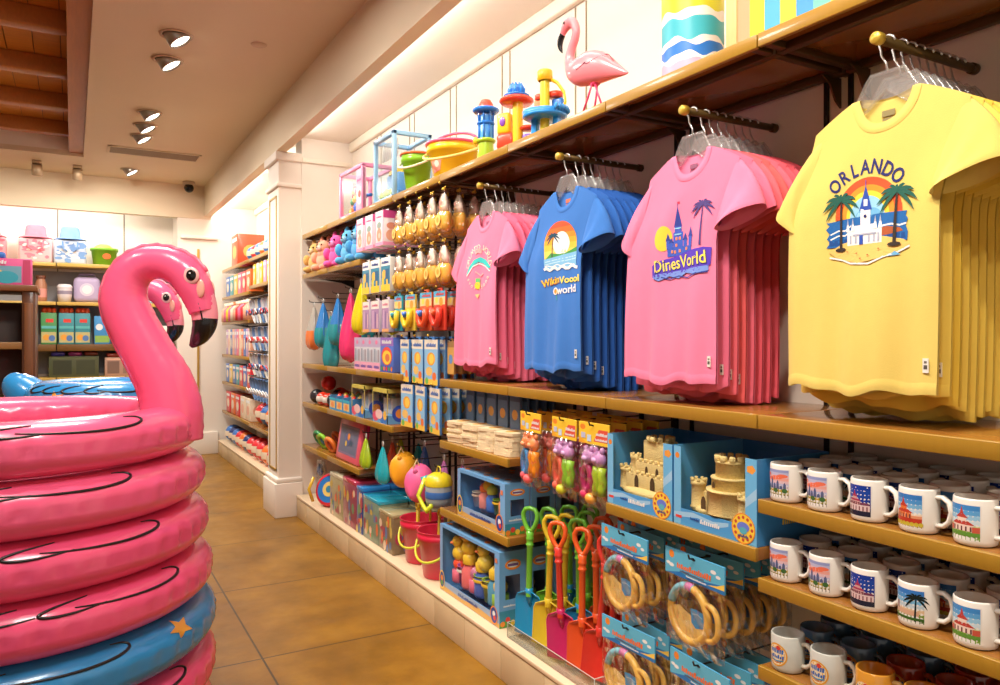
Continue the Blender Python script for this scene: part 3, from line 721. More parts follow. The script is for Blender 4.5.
# ---------------------------------------------------------------- printed mugs
CER = M(240, 236, 228, 0.12, spec=.5, coat=.3)
INK = lambda r, g, b: M(r, g, b, .25)
def mug_art(kind):
    L = [(rect(-.036, .012, .036, .088), INK(236, 232, 226))]
    R = lambda x0, y0, x1, y1, m: L.append((rect(x0, y0, x1, y1), m))
    def bands(cols, y0, y1):
        n = len(cols)
        for k, c in enumerate(cols): R(-.034, y0 + (y1 - y0) * k / n, .034, y0 + (y1 - y0) * (k + 1) / n, INK(*c))
    def pagoda(cx, base, s, mc, mr):
        L.append((rect(cx - .026 * s, base, cx + .026 * s, base + .016 * s), mc)); L.append(([(cx - .032 * s, base + .016 * s), (cx + .032 * s, base + .016 * s), (cx + .016 * s, base + .026 * s), (cx - .016 * s, base + .026 * s)], mr))
        L.append((rect(cx - .012 * s, base + .024 * s, cx + .012 * s, base + .034 * s), mc)); L.append(([(cx - .017 * s, base + .034 * s), (cx + .017 * s, base + .034 * s), (cx + .004 * s, base + .046 * s), (cx - .004 * s, base + .046 * s)], mr))
        L.append(([(cx - .005 * s, base + .044 * s), (cx + .005 * s, base + .044 * s), (cx, base + .064 * s)], mr))
        for k in range(5): L.append((rect(cx + (-.024 + k * .011) * s, base, cx + (-.020 + k * .011) * s, base + .012 * s), INK(110, 60, 60)))
    if kind == 'dusk skyline':
        bands([(96, 84, 70), (150, 140, 50), (190, 160, 60), (200, 180, 190), (190, 190, 224), (226, 190, 200), (236, 170, 160), (232, 190, 196), (190, 190, 220), (150, 160, 210)], .014, .086)
        for x, y, w_ in ((.004, .066, .016), (.018, .070, .014), (-.014, .062, .012), (-.026, .072, .008)): L.append((disc(x, y, w_, 14, ry=.005), INK(240, 120, 90)))
        for k, h in enumerate((.020, .012, .030, .016, .024, .010, .018)): x = -.030 + k * .009; L.append(([(x - .004, .036), (x - .003, .036 + h * .7), (x, .036 + h), (x + .003, .036 + h * .7), (x + .004, .036)], INK(90, 100, 140)))
        for x in (-.026, .0, .024): L.append((disc(x, .032, .007, 10, ry=.006), INK(70, 110, 60)))
    elif kind == 'night hall':
        bands([(24, 24, 60), (30, 34, 90), (40, 50, 130), (36, 60, 150), (34, 70, 164), (30, 70, 168), (28, 62, 160)], .014, .086)
        R(-.034, .014, .034, .028, INK(36, 40, 60)); R(-.03, .026, .032, .040, INK(226, 200, 200)); L.append(([(-.034, .040), (.034, .040), (.028, .046), (-.028, .046)], INK(120, 60, 90)))
        pagoda(-.004, .040, .55, INK(210, 160, 160), INK(170, 60, 90))
        for k in range(7): R(-.026 + k * .0085, .027, -.0235 + k * .0085, .037, INK(120, 50, 60))
        for x, y in ((-.02, .07), (.02, .074), (.012, .064), (-.028, .08), (.027, .082), (0, .08)): L.append((disc(x, y, .0014, 6), INK(240, 240, 250)))
    elif kind == 'orange pagoda':
        bands([(190, 150, 40), (200, 170, 70), (236, 214, 190), (190, 216, 236), (120, 180, 224), (80, 150, 214), (56, 124, 200)], .014, .086)
        R(-.034, .022, .034, .034, INK(190, 60, 40)); R(-.034, .034, .034, .040, INK(226, 150, 110)); pagoda(-.006, .034, .72, INK(226, 120, 60), INK(196, 66, 46))
        for k in range(8): L.append((disc(-.030 + k * .0088, .021, .005, 8), INK(200, 180, 60)))
    elif kind == 'green lawn pagoda':
        bands([(120, 160, 60), (140, 176, 70), (200, 214, 150), (206, 226, 236), (150, 200, 232), (96, 166, 222), (66, 140, 210)], .014, .086)
        pagoda(.0, .032, .8, INK(240, 214, 200), INK(190, 70, 60)); R(-.034, .030, -.020, .042, INK(200, 90, 70)); R(.020, .030, .034, .042, INK(200, 90, 70))
        R(-.034, .022, .034, .030, INK(100, 150, 60))
    elif kind == 'palm and garden':
        bands([(80, 110, 50), (120, 150, 60), (220, 190, 150), (190, 210, 220), (120, 184, 224), (76, 150, 214), (56, 124, 204)], .014, .086)
        R(-.034, .030, .024, .040, INK(214, 170, 140)); R(-.03, .038, -.022, .056, INK(150, 110, 110)); L.extend((p, INK(24, 40, 40)) for p, _m in palm(.016, .018, .052, None, None, .002, 1.2))
        R(-.034, .020, .034, .026, INK(60, 100, 44))
    return L
def mug(kind, r=.0415, h=.100):
    t = thing('mug', '', 'mug'); mb = MB()
    mb.lathe([(.0001, .003), (r * .80, .003), (r * .84, 0), (r * .97, .004), (r, .012), (r, h - .004), (r - .0016, h), (r - .004, h - .003), (r - .0045, .010), (.0001, .006)], CER, 32)
    if kind:
        c = math.radians(180)
        mb.decal(mug_art(kind), lambda a, b, o: Vector(((r + o) * math.cos(c - a * -1 / r), (r + o) * math.sin(c + a / r), b)), maxlen=.010, base=.0003, step=.00003)
    mb.build('body', t)
    MB().tube([(0, -r + .004, .082), (0, -r - .012, .084), (0, -r - .026, .075), (0, -r - .031, .055), (0, -r - .026, .034), (0, -r - .014, .022), (0, -r + .004, .020)], .0075, CER, 10, flat=(.75, 1.15), T=Matrix.Rotation(math.radians(8), 4, 'Z')).build('handle', t)
    return Proto(t)
KIND = {k: mug(k) for k in ('dusk skyline', 'night hall', 'orange pagoda', 'green lawn pagoda', 'palm and garden')}
up = ['dusk skyline', 'dusk skyline', 'night hall', 'orange pagoda', 'green lawn pagoda', 'night hall']
mid = ['dusk skyline', 'dusk skyline', 'night hall', 'palm and garden', 'green lawn pagoda', 'orange pagoda']
MX = [1.656, 1.757, 1.858, 1.955]; MY = [1.360, 1.240, 1.118, 1.000, .876, .755]
ROW = ['front row', 'second row', 'third row', 'wall row']
for z, fr, wd in ((Z1, up, 'upper'), (Z2, mid, 'middle')):
    for i, x in enumerate(MX):
        for k, y in enumerate(MY):
            if k == 5 and i < 2: continue
            kind = fr[k] if i == 0 else ['night hall', 'night hall', 'palm and garden', 'night hall', 'orange pagoda', 'night hall'][(k + i) % 6]
            KIND[kind].put((x + rnd.uniform(-.003, .003), y - (.012 if i % 2 else 0) + rnd.uniform(-.002, .002), z + .0005),
                'white mug, %s print, %s from the sandcastle boxes, %s, %s mug shelf' % (kind, ORD[k], ROW[i], wd), 'white printed mugs on the %s mug shelf' % wd, (0, 0, math.radians(rnd.uniform(-10, 4))))
def badge_mug(col, trans, col2):
    t = thing('glass_mug', '', 'mug'); r, h = .043, .096
    g = M(*col, .08, spec=.6, trans=trans, var=.12, vscale=30, coat=.4); mb = MB()
    mb.lathe([(.0001, .002), (r * .85, 0), (r * .97, .004), (r, .014), (r, h - .003), (r - .002, h), (r - .005, h - .003), (r - .006, .012), (.0001, .010)], g, 30)
    c = math.radians(178); E = [(disc(0, .045, .030, 28), INK(226, 160, 60)), (disc(0, .045, .026, 28), INK(240, 226, 190)), (arcband(0, .045, .019, .022, math.radians(200), math.radians(340), 14), INK(200, 110, 70))]
    for k, (y, hh) in enumerate(((.050, .012), (.036, .010))):
        E += [(p, INK(60, 110, 190)) for p in squiggle(-.021, .021, y, hh, 3 + k)]
    E.append((disc(.006, .064, .006, 12), INK(214, 70, 60))); E.append((stroke([(-.02, .032), (0, .029), (.02, .033)], .003), INK(60, 150, 190)))
    mb.decal(E, lambda a, b, o: Vector(((r + o) * math.cos(c + a / r), (r + o) * math.sin(c + a / r), b)), maxlen=.010, base=.0004, step=.00004)
    mb.build('body', t)
    MB().tube([(0, -r + .004, .076), (0, -r - .012, .078), (0, -r - .024, .068), (0, -r - .028, .050), (0, -r - .022, .030), (0, -r - .010, .020), (0, -r + .004, .019)], .007, M(*col2, .15), 10, flat=(.8, 1.1), T=Matrix.Rotation(math.radians(8), 4, 'Z')).build('handle', t)
    return Proto(t)
BM = {'smoky grey': badge_mug((220, 222, 214), .18, (214, 206, 190)), 'amber': badge_mug((226, 158, 56), .15, (222, 180, 110)), 'blue': badge_mug((96, 140, 180), .12, (90, 120, 150)), 'red': badge_mug((176, 62, 36), .12, (170, 80, 50))}
gl = [['smoky grey', 'smoky grey', 'amber', 'amber', 'amber'], ['blue', 'blue', 'red', 'red', 'blue'], ['blue', 'blue', 'blue', 'red', 'blue'], ['blue', 'blue', 'red', 'blue', 'blue']]
for i, x in enumerate(MX):
    for k, y in enumerate([1.355, 1.232, 1.105, .985, .862]):
        BM[gl[i][k]].put((x, y - (.012 if i % 2 else 0), Z3 + .0005), '%s glass mug, %s from the sand viewers, %s, lowest mug shelf' % (gl[i][k], ORD[k], ROW[i]), 'tinted glass mugs')

# ---------------------------------------------------------------- window boxes
CB = M(96, 176, 226, .35, coat=.3); CBD = M(40, 110, 176, .35); CBL = M(160, 206, 238, .4); PO = M(238, 140, 50, .4); PR = M(226, 70, 60, .4); PY = M(248, 208, 70, .4); PG = M(90, 160, 60, .4); PW = M(238, 240, 240, .4); PN = M(36, 70, 150, .4)
def wbox(name, w, h, d, fl, fr, fb, ft, front, side, top=None, mats=(CB, CBL), sidewin=None, topfilm=False, inner=CBD):
    t = thing(name, '', 'boxed toy'); mb = MB(); c, cl = mats; e = .0025
    mb.box(d - e, d, -w / 2, w / 2, 0, h, inner); mb.box(0, d, -w / 2, w / 2, 0, e, c)
    mb.box(0, d - e, w / 2 - e, w / 2, e, h, c)
    if sidewin:
        z0, z1, a0, a1 = sidewin
        mb.box(0, a0, -w / 2, -w / 2 + e, e, h, c); mb.box(a1, d - e, -w / 2, -w / 2 + e, e, h, c); mb.box(a0, a1, -w / 2, -w / 2 + e, e, z0, c); mb.box(a0, a1, -w / 2, -w / 2 + e, z1, h, c)
    else: mb.box(0, d - e, -w / 2, -w / 2 + e, e, h, c)
    if not topfilm: mb.box(0, d - e, -w / 2 + e, w / 2 - e, h - e, h, c)
    mb.box(0, e, w / 2 - fl, w / 2 - e, e, h - e, c); mb.box(0, e, -w / 2 + e, -w / 2 + fr, e, h - e, c); mb.box(0, e, -w / 2 + fr, w / 2 - fl, e, fb, c)
    if ft: mb.box(0, e, -w / 2 + fr, w / 2 - fl, h - ft, h - e, c)
    mb.decal(front, lambda a, b, o: Vector((-o, -a, b)), base=.0003, step=.00005)
    mb.decal(side, lambda a, b, o: Vector((a, -w / 2 - o, b)), base=.0003, step=.00005)
    if top: mb.decal(top, lambda a, b, o: Vector((b, -a, h + o)), base=.0003, step=.00005)
    mb.build('carton', t)
    mb = MB(); mb.add([(e * .6, w / 2 - fl, fb), (e * .6, -w / 2 + fr, fb), (e * .6, -w / 2 + fr, h - ft), (e * .6, w / 2 - fl, h - ft)], [(0, 1, 2, 3)], WIN)
    if topfilm: mb.add([(e, w / 2 - e, h - .001), (e, -w / 2 + e, h - .001), (d - e, -w / 2 + e, h - .001), (d - e, w / 2 - e, h - .001)], [(0, 1, 2, 3)], WIN)
    if sidewin: mb.add([(a0, -w / 2 + e * .5, z0), (a1, -w / 2 + e * .5, z0), (a1, -w / 2 + e * .5, z1), (a0, -w / 2 + e * .5, z1)], [(0, 1, 2, 3)], WIN)
    mb.build('window', t)
    return t
SANDC = M(240, 212, 140, .9, var=.10, vscale=120, bump=.5, bscale=260)
def crenel(mb, cx, cy, z, r, n, s):
    for k in range(n):
        a = 2 * PI * (k + .3) / n; mb.rbox(-s, s, -s, s, 0, s * 2.0, SANDC, s * .3, Matrix.Translation((cx + r * math.cos(a), cy + r * math.sin(a), z)) @ Matrix.Rotation(a, 4, 'Z'), 1)
def tower(mb, cx, cy, z0, z1, r, n=8):
    mb.lathe([(r * 1.06, z0), (r * 1.04, z0 + .005), (r, z0 + .006), (r * .96, z1 - .012), (r * 1.08, z1 - .010), (r * 1.08, z1), (.0001, z1)], SANDC, 20, Matrix.Translation((cx, cy, 0))); crenel(mb, cx, cy, z1 - .001, r * .93, n, r * .20)
DARK = M(84, 60, 30, .9)
def arch(mb, x, y, z, w_, h_): mb.decal([([(-w_, 0), (w_, 0), (w_, h_ * .6), (w_ * .6, h_ * .9), (0, h_), (-w_ * .6, h_ * .9), (-w_, h_ * .6)], DARK)], lambda a, b, o: Vector((x - o, y - a, z + b)))
def sandcastle(kind, t):
    mb = MB(); T = Matrix.Translation((.066, .006, .051)) @ Matrix.Scale(1.13, 4)
    base = MB()
    base.ell((0, 0, 0), (.050, .128, .020), SANDC, 24, 8)
    n0 = MB()
    if kind == 0:
        n0.rbox(-.030, .035, -.115, .085, .004, .056, SANDC, .003); n0.rbox(-.026, .035, -.10, .055, .05, .094, SANDC, .003)
        for k in range(9): n0.rbox(-.031, -.022, -.112 + k * .023, -.098 + k * .023, .054, .064, SANDC, .002)
        for k in range(7): n0.rbox(-.027, -.018, -.098 + k * .023, -.084 + k * .023, .092, .102, SANDC, .002)
        n0.rbox(-.022, .034, -.075, .015, .09, .158, SANDC, .004, Matrix.Identity(4)); crenel(n0, .006, -.03, .156, .034, 10, .0075)
        tower(n0, -.012, .098, .004, .066, .022, 7); tower(n0, -.016, .055, .05, .108, .015, 6)
        arch(n0, -.0305, .035, .016, .009, .036); arch(n0, -.0305, -.035, .016, .010, .038); arch(n0, -.0265, -.005, .060, .006, .022); arch(n0, -.0265, -.05, .060, .006, .022); arch(n0, -.0305, -.085, .02, .005, .018)
    else:
        n0.rbox(-.020, .035, -.10, .09, .004, .050, SANDC, .004)
        for (y, r, z1) in ((0, .062, .066), (0, .050, .098), (0, .040, .140)): n0.lathe([(r * 1.05, .004), (r, z1 - .006), (r * 1.05, z1 - .005), (r * 1.05, z1), (.0001, z1)], SANDC, 26, Matrix.Translation((.002, y - .012, 0)))
        crenel(n0, .002, -.012, .139, .036, 10, .0075)
        tower(n0, -.018, .085, .004, .075, .020, 7); tower(n0, -.022, -.085, .004, .062, .022, 7); tower(n0, .018, -.112, .004, .086, .018, 7)
        arch(n0, -.0635, .022, .014, .009, .034); arch(n0, -.050, .0, .072, .005, .016)
    for src in (base, n0): mb.add(src.v, [], SANDC)
    mb = MB()
    for src in (base, n0):
        o = len(mb.v); mb.v += [tuple(T @ Vector(p)) for p in src.v]
        for f, k, s_ in zip(src.f, src.fm, src.fs): mb.f.append([i + o for i in f]); mb.fm.append(mb.mi(src.mats[k])); mb.fs.append(s_)
    mb.build('sandcastle', t)
def castle_box(kind, y, label):
    w_, h_, d_ = .322, .238, .30
    F = [(rect(-w_ / 2, .002, w_ / 2, .05), M(80, 160, 222, .35)), (rect(-w_ / 2, .002, -w_ / 2 + .030, h_), M(120, 190, 232, .35)), (rect(w_ / 2 - .040, .002, w_ / 2, h_), M(110, 186, 232, .35))]
    F += [([(-w_ / 2, .02), (-.06, .034), (.02, .022), (.06, .034), (.06, .044), (0, .036), (-.08, .046), (-w_ / 2, .036)], CBL)]
    F += [([(w_ / 2 - .040, .10), (w_ / 2, .13), (w_ / 2, .16), (w_ / 2 - .040, .125)], CBL)]
    F += [(disc(-w_ / 2 + .015, h_ - .028, .009, 14), PO), (disc(w_ / 2 - .020, h_ - .030, .012, 14, ry=.010), PO), (disc(w_ / 2 - .020, h_ - .030, .017, 5, ry=.013), M(240, 160, 70, .4))]
    F += [(rect(-w_ / 2 + .008, .020, -w_ / 2 + .034, .028), PR)] + [(p, PW) for p in squiggle(-.05, .03, .020, .014, 5 + kind)] + [(p, PN) for p in squiggle(-.09, -.055, .024, .008, 8)]
    cx = w_ / 2 - .046; F += [(disc(cx, .042, .042, 30), PO), (disc(cx, .042, .039, 30), PY)]
    for k in range(12): a = 2 * PI * k / 12; F.append((disc(cx + .031 * math.cos(a), .042 + .031 * math.sin(a), .005, 8), M(200, 80, 60, .4)))
    F += [(disc(cx, .046, .022, 18, ry=.014), M(110, 130, 220, .4)), (disc(cx, .036, .014, 12, ry=.010), M(90, 180, 200, .4))] + [(p, PN) for p in squiggle(cx - .02, cx + .02, .018, .008, 4)]
    Sd = [(rect(0, 0, d_, h_), M(64, 140, 200, .35))] + [(p, PY) for p in squiggle(.10, .18, .05, .016, 2)] + [(disc(.2, .16, .05, 20, ry=.02), CB)]
    t = wbox('sandcastle_toy_box', w_, h_, d_, .030, .040, .050, 0, F, Sd, topfilm=True)
    mb = MB(); mb.decal([([(-.10, .08), (-.04, .12), (.02, .08), (.1, .13), (.1, .21), (-.1, .21)], M(60, 120, 190, .4)), (rect(-.02, .165, .07, .172), CBL)], lambda a, b, o: Vector((d_ - .004 - o, -a, b))); mb.build('inner_print', t)
    sandcastle(kind, t); t.location = (1.612, y, ZK + .0008); t['label'] = label; t['group'] = 'boxed sandcastles'
castle_box(0, 1.912, 'blue window box holding a stepped square sandcastle, beside the hung teething-style toys')
castle_box(1, 1.582, 'blue window box holding a round tiered sandcastle, next to the mugs')

def bath_box(name, w_, h_, d_, toys, seed):
    r = random.Random(seed)
    F = [(rect(-w_ / 2, .002, -w_ / 2 + .028, h_), M(130, 170, 214, .4)), (rect(w_ / 2 - .042, .002, w_ / 2, h_), M(120, 176, 226, .4)), (rect(-w_ / 2, .002, w_ / 2, .052), M(150, 176, 206, .4))]
    F += [([(-w_ / 2, .03), (-.05, .02), (.08, .034), (w_ / 2, .02), (w_ / 2, .002), (-w_ / 2, .002)], M(216, 170, 90, .4))] + [(p, PN) for p in squiggle(-.10, .10, .026, .014, seed)]
    F += [(disc(-w_ / 2 + .026, .055, .030, 20, ry=.045), PY), (disc(-w_ / 2 + .026, .055, .024, 20, ry=.038), PN), (disc(-w_ / 2 + .026, .062, .014, 14), PO), (disc(-w_ / 2 + .026, .040, .012, 12), PG)]
    F += [(disc(w_ / 2 - .046, .046, .034, 20, ry=.040), PO), (disc(w_ / 2 - .046, .046, .028, 20, ry=.034), PN), (disc(w_ / 2 - .046, .052, .013, 12), PW), (disc(w_ / 2 - .040, .036, .011, 12), PR)]
    F += [(rect(w_ / 2 - .036, h_ - .05, w_ / 2 - .016, h_ - .030), M(226, 130, 90, .4))]
    Sd = [(rect(.0, .0, d_, h_ * .22), M(56, 140, 170, .4)), ([(0, .02), (d_ * .3, h_ * .10), (d_ * .7, h_ * .06), (d_, h_ * .14), (d_, 0), (0, 0)], PG)]
    for k in range(5): Sd.append((disc(d_ * (.12 + .19 * k), h_ * (.05 + .05 * (k % 2)), .012, 10), (PO, PR, PY)[k % 3]))
    Sd += [(disc(d_ * .5, h_ * .82, d_ * .30, 20, ry=h_ * .07), PO), (disc(d_ * .5, h_ * .82, d_ * .22, 18, ry=h_ * .04), PW), (rect(d_ * .30, h_ * .80, d_ * .70, h_ * .835), M(120, 90, 150, .4))] + [(p, PW) for p in squiggle(d_ * .15, d_ * .85, h_ * .27, .010, 9)]
    Tp = []
    for k in range(9): Tp.append(((disc if k % 2 else disc)(-w_ / 2 + .04 + k * (w_ - .08) / 8, .035 + .03 * (k % 2), .020, 10, ry=.014), (PO, M(150, 90, 60, .4), CBL)[k % 3]))
    t = wbox(name, w_, h_, d_, .028, .042, .052, .014, F, Sd, Tp, mats=(M(110, 166, 216, .35, coat=.2), CBL), sidewin=(h_ * .36, h_ * .68, d_ * .22, d_ * .78), inner=M(150, 150, 168, .5))
    for (y, z, kind, c1, c2) in toys:
        mb = MB(); m1 = M(*c1, .3, coat=.3); m2 = M(*c2, .3, coat=.3); s = h_ / .33 * 1.18; T = Matrix.Translation((.062, y, .003 + z)) @ Matrix.Scale(s, 4)
        if kind == 'duck':
            mb.ell((0, 0, .035), (.032, .040, .034), m1, T=T); mb.ell((-.004, .01, .082), (.027, .027, .026), m1, T=T); mb.ell((-.026, .014, .080), (.014, .012, .006), m2, 10, 6, T)
        elif kind == 'bottle':
            mb.lathe([(.0001, 0), (.034, 0), (.037, .01), (.037, .075), (.024, .095), (.024, .105)], m1, 18, T); mb.lathe([(.030, .100), (.032, .105), (.032, .130), (.018, .146), (.0001, .150)], m2, 18, T)
        elif kind == 'cup':
            mb.lathe([(.0001, 0), (.028, 0), (.038, .085), (.040, .085), (.036, .080), (.027, .006), (.0001, .006)], m1, 18, T); mb.lathe([(.041, .06), (.043, .066), (.041, .072)], m2, 18, T)
        else:
            mb.lathe([(.0001, 0), (.030, 0), (.034, .006), (.034, .05), (.0001, .054)], m1, 18, T); mb.ell((0, 0, .075), (.030, .030, .028), m2, T=T)
        mb.build('bath_toy', t)
    return Proto(t)
Yl, Pk, Bu, Gn, Or, Wh = (244, 200, 60), (226, 110, 130), (70, 120, 200), (150, 190, 70), (236, 120, 60), (236, 230, 220)
bb = bath_box('bath_toy_box', .455, .222, .125, [(.13, .052, 'cup', Wh, (200, 180, 160)), (.065, .052, 'bottle', (230, 140, 130), Or), (.065, .052, 'x', (230, 140, 130), Or), (-.005, .052, 'bottle', Bu, (214, 220, 90)), (-.07, .052, 'cup', Gn, Yl), (-.12, .052, 'bottle', (240, 150, 90), Or), (.03, .135, 'duck', Yl, Or)], 3)
bb.put((1.612, 3.01, ZC + .0008), 'smaller blue window box of bath toys standing at the shelf front', 'window boxes of bath toys')
bb.put((1.742, 3.005, ZC + .0008), 'smaller blue window box tucked behind another of its size on the shelf', 'window boxes of bath toys')
bb.put((1.872, 3.005, ZC + .0008), 'smaller blue window box hard against the wall, last of three on the shelf', 'window boxes of bath toys')
bl = bath_box('bath_toy_box', .60, .328, .135, [(.20, .052, 'x', Pk, (250, 90, 60)), (.20, .15, 'duck', Yl, Or), (.09, .052, 'bottle', (240, 120, 120), Yl), (.13, .052, 'cup', (190, 100, 170), Wh), (.02, .052, 'x', Pk, (200, 120, 150)), (-.04, .052, 'bottle', (80, 110, 190), Yl), (-.04, .052, 'cup', Gn, Yl), (-.12, .052, 'cup', (180, 200, 80), Yl), (-.17, .052, 'bottle', (90, 160, 190), Yl), (-.20, .052, 'x', Gn, Yl), (.10, .20, 'duck', Yl, Or), (-.06, .17, 'duck', (250, 220, 90), Or)], 5)
bl.put((1.60, 3.11, ZP + .0008), 'large blue window box of bath toys on the plinth, in front', 'window boxes of bath toys')
bl.put((1.742, 3.11, ZP + .0008), 'large blue window box of bath toys on the plinth, second from the front', 'window boxes of bath toys')
bl.put((1.882, 3.11, ZP + .0008), 'large blue window box of bath toys on the plinth, against the wall', 'window boxes of bath toys')

# ---------------------------------------------------------------- pegs and hung packs
PEGM = M(60, 52, 44, .35, .7); PEGG = M(214, 176, 60, .35, .5)
def peg_proto(tip):
    t = thing('peg_hook', '', 'hook')
    MB().tube([(.40, 0, 0), (.02, 0, 0), (0, 0, .004), (-.004, 0, .016)], .003, PEGM, 8).build('rod', t)
    if tip: MB().ell((-.004, 0, .018), (.006, .007, .006), PEGG, 10, 8).build('tip', t)
    MB().rbox(.394, .402, -.012, .012, -.03, .02, PEGM, .002).build('plate', t)
    return Proto(t)
pegs = peg_proto(False); pegg = peg_proto(True)
def column(proto, peg, y, z, n, lab, peglab, group, x0=1.625, dx=.06, jit=.012):
    """things hung one behind the other on one peg; z is the peg height; hung things have their hole at their origin"""
    peg.put((x0 - .02, y, z), peglab, 'peg hooks')
    for i in range(n):
        w_ = 'front one' if i == 0 else '%s one back' % ORD[i]
        proto.put((x0 + i * dx, y + (0 if i == 0 else rnd.uniform(-jit, jit)), z - .004), lab % w_, group, (0, 0, math.radians(rnd.uniform(-4, 4))))
XY = lambda a, b, o: Vector((-o, -a, b))
def bag_part(t, w_, z0, z1, d0=.02, d1=.012, mat=None, puff=.006):
    mb = MB()
    def fn(sg):
        def f(u, v):
            a = (u - .5) * w_ * (1 + .04 * math.sin(PI * v)); e = math.sin(PI * u) ** .6
            return Vector((sg * (d0 * (1 - v) * 0 + (d0 * math.sin(PI * min(1, v * .85 + .12)) ** .7) * e) + puff * .5 * math.sin(17 * u + 9 * v) * e * math.sin(PI * v), -a, z0 + (z1 - z0) * v + .004 * math.sin(13 * u) * v))
        return f
    mb.sheet(fn(-1), 12, 12, mat or BAG); mb.sheet(fn(1), 12, 12, mat or BAG)
    return mb.build('clear_bag', t)
def header(t, w_, h_, layers, base, fold=.0028):
    mb = MB(); mb.rbox(-fold, fold, -w_ / 2, w_ / 2, -h_ + .014, .014, base, .0012)
    mb.decal([(disc(0, .002, .007, 14, ry=.003), M(40, 40, 44))] + layers, lambda a, b, o: Vector((-fold - o, -a, b)), base=.0003, step=.00005)
    return mb.build('header_card', t)
# sand viewers: a ring with a handle in a clear bag
def viewer_pack():
    t = thing('sand_viewer_pack', '', 'bagged toy')
    K = [(rect(-.13, -.066, .13, .013), M(96, 186, 220, .4)), ([(-.13, -.066), (-.06, -.050), (0, -.060), (.06, -.048), (.13, -.04), (.13, -.066)], M(40, 120, 190, .4)), ([(.06, -.056), (.10, -.048), (.13, -.036), (.13, -.054)], M(250, 210, 90, .4)), (disc(-.10, -.004, .012, 14), PO)]
    K += [(disc(x, y, r, 12, ry=r * .5), PW) for x, y, r in ((.085, -.012, .012), (.105, -.022, .010), (-.115, -.034, .010), (-.1, -.038, .012))]
    K += [(disc(0, .002, .010, 14, ry=.004), M(30, 40, 60))] + [(p, M(240, 120, 60, .4)) for p in squiggle(-.075, .075, -.040, .018, 21)] + [(p, M(90, 70, 110, .4)) for p in squiggle(-.06, .05, -.049, .006, 22)] + [(p, PW) for p in squiggle(-.03, .06, -.057, .005, 23)]
    header(t, .262, .080, K, M(70, 160, 206, .4))
    bag_part(t, .255, -.062, -.272, .026)
    RY = M(240, 190, 92, .3, coat=.4); cy, cz, R = .022, -.168, .082
    seg = lambda a0, a1, n: [(0, cy + R * math.cos(math.radians(a0 + (a1 - a0) * k / n)), cz + R * math.sin(math.radians(a0 + (a1 - a0) * k / n))) for k in range(n + 1)]
    MB().tube(seg(0, 360, 48)[:-1], .0125, RY, 10, closed=True).build('ring', t)
    MB().tube(seg(14, 104, 14), .0131, M(140, 206, 220, .3, coat=.4), 10).build('ring_band', t)
    MB().tube(seg(84, 102, 4), .0138, M(226, 130, 190, .3, coat=.4), 10).build('ring_band', t)
    MB().tube([q for q in catmull([(0, cy - R * .82, cz + R * .60), (0, cy - R - .016, cz + R * .58), (0, cy - R - .036, cz + R * .36), (0, cy - R - .042, cz), (0, cy - R - .036, cz - R * .38), (0, cy - R - .014, cz - R * .62), (0, cy - R * .80, cz - R * .64)], 4)], .009, RY, 10).build('handle', t)
    mb = MB(); wv = [(-R * .97, .005), (-R * .5, .016), (-.01, .004), (.02, -.004), (R * .98, .004)]
    D = [(wv + [(R * math.cos(a), R * math.sin(a)) for a in [math.radians(-k * 12) for k in range(1, 15)]], M(236, 196, 110, .7, var=.15, vscale=90)), ([(.008, .020), (.036, .024), (R * .94, .018), (R * .92, -.022), (.03, -.034), (.012, -.020)], M(70, 150, 200, .4)), (stroke([(.016, .006), (.04, .010), (.06, .004)], .003), CBL)]
    mb.decal(D, lambda a, b, o: Vector((-o, cy - a, cz + b)), base=.002, step=.0004); mb.prism(disc(0, 0, R * .98, 36), -.001, .001, WIN, Matrix.Translation((0, cy, cz)) @ Matrix(((0, 0, 1, 0), (-1, 0, 0, 0), (0, 1, 0, 0), (0, 0, 0, 1))))
    mb.build('sand_window', t)
    return Proto(under(t, 'ring', ('ring_band',)))
vp = viewer_pack()
for z, rw in ((.762, 'upper'), (.450, 'lower')):
    for y, cw in ((2.000, 'shovel'), (1.670, 'mug')):
        column(vp, pegs, y + (-.02 if rw == 'lower' else 0), z, 5 if rw == 'upper' else 4, 'bagged yellow ring sand viewer, %s in ' + 'the %s row nearest the %ss' % (rw, cw), 'dark peg hook of the %s sand viewer row on the %s side' % (rw, cw), 'bagged sand viewers', dx=.068)
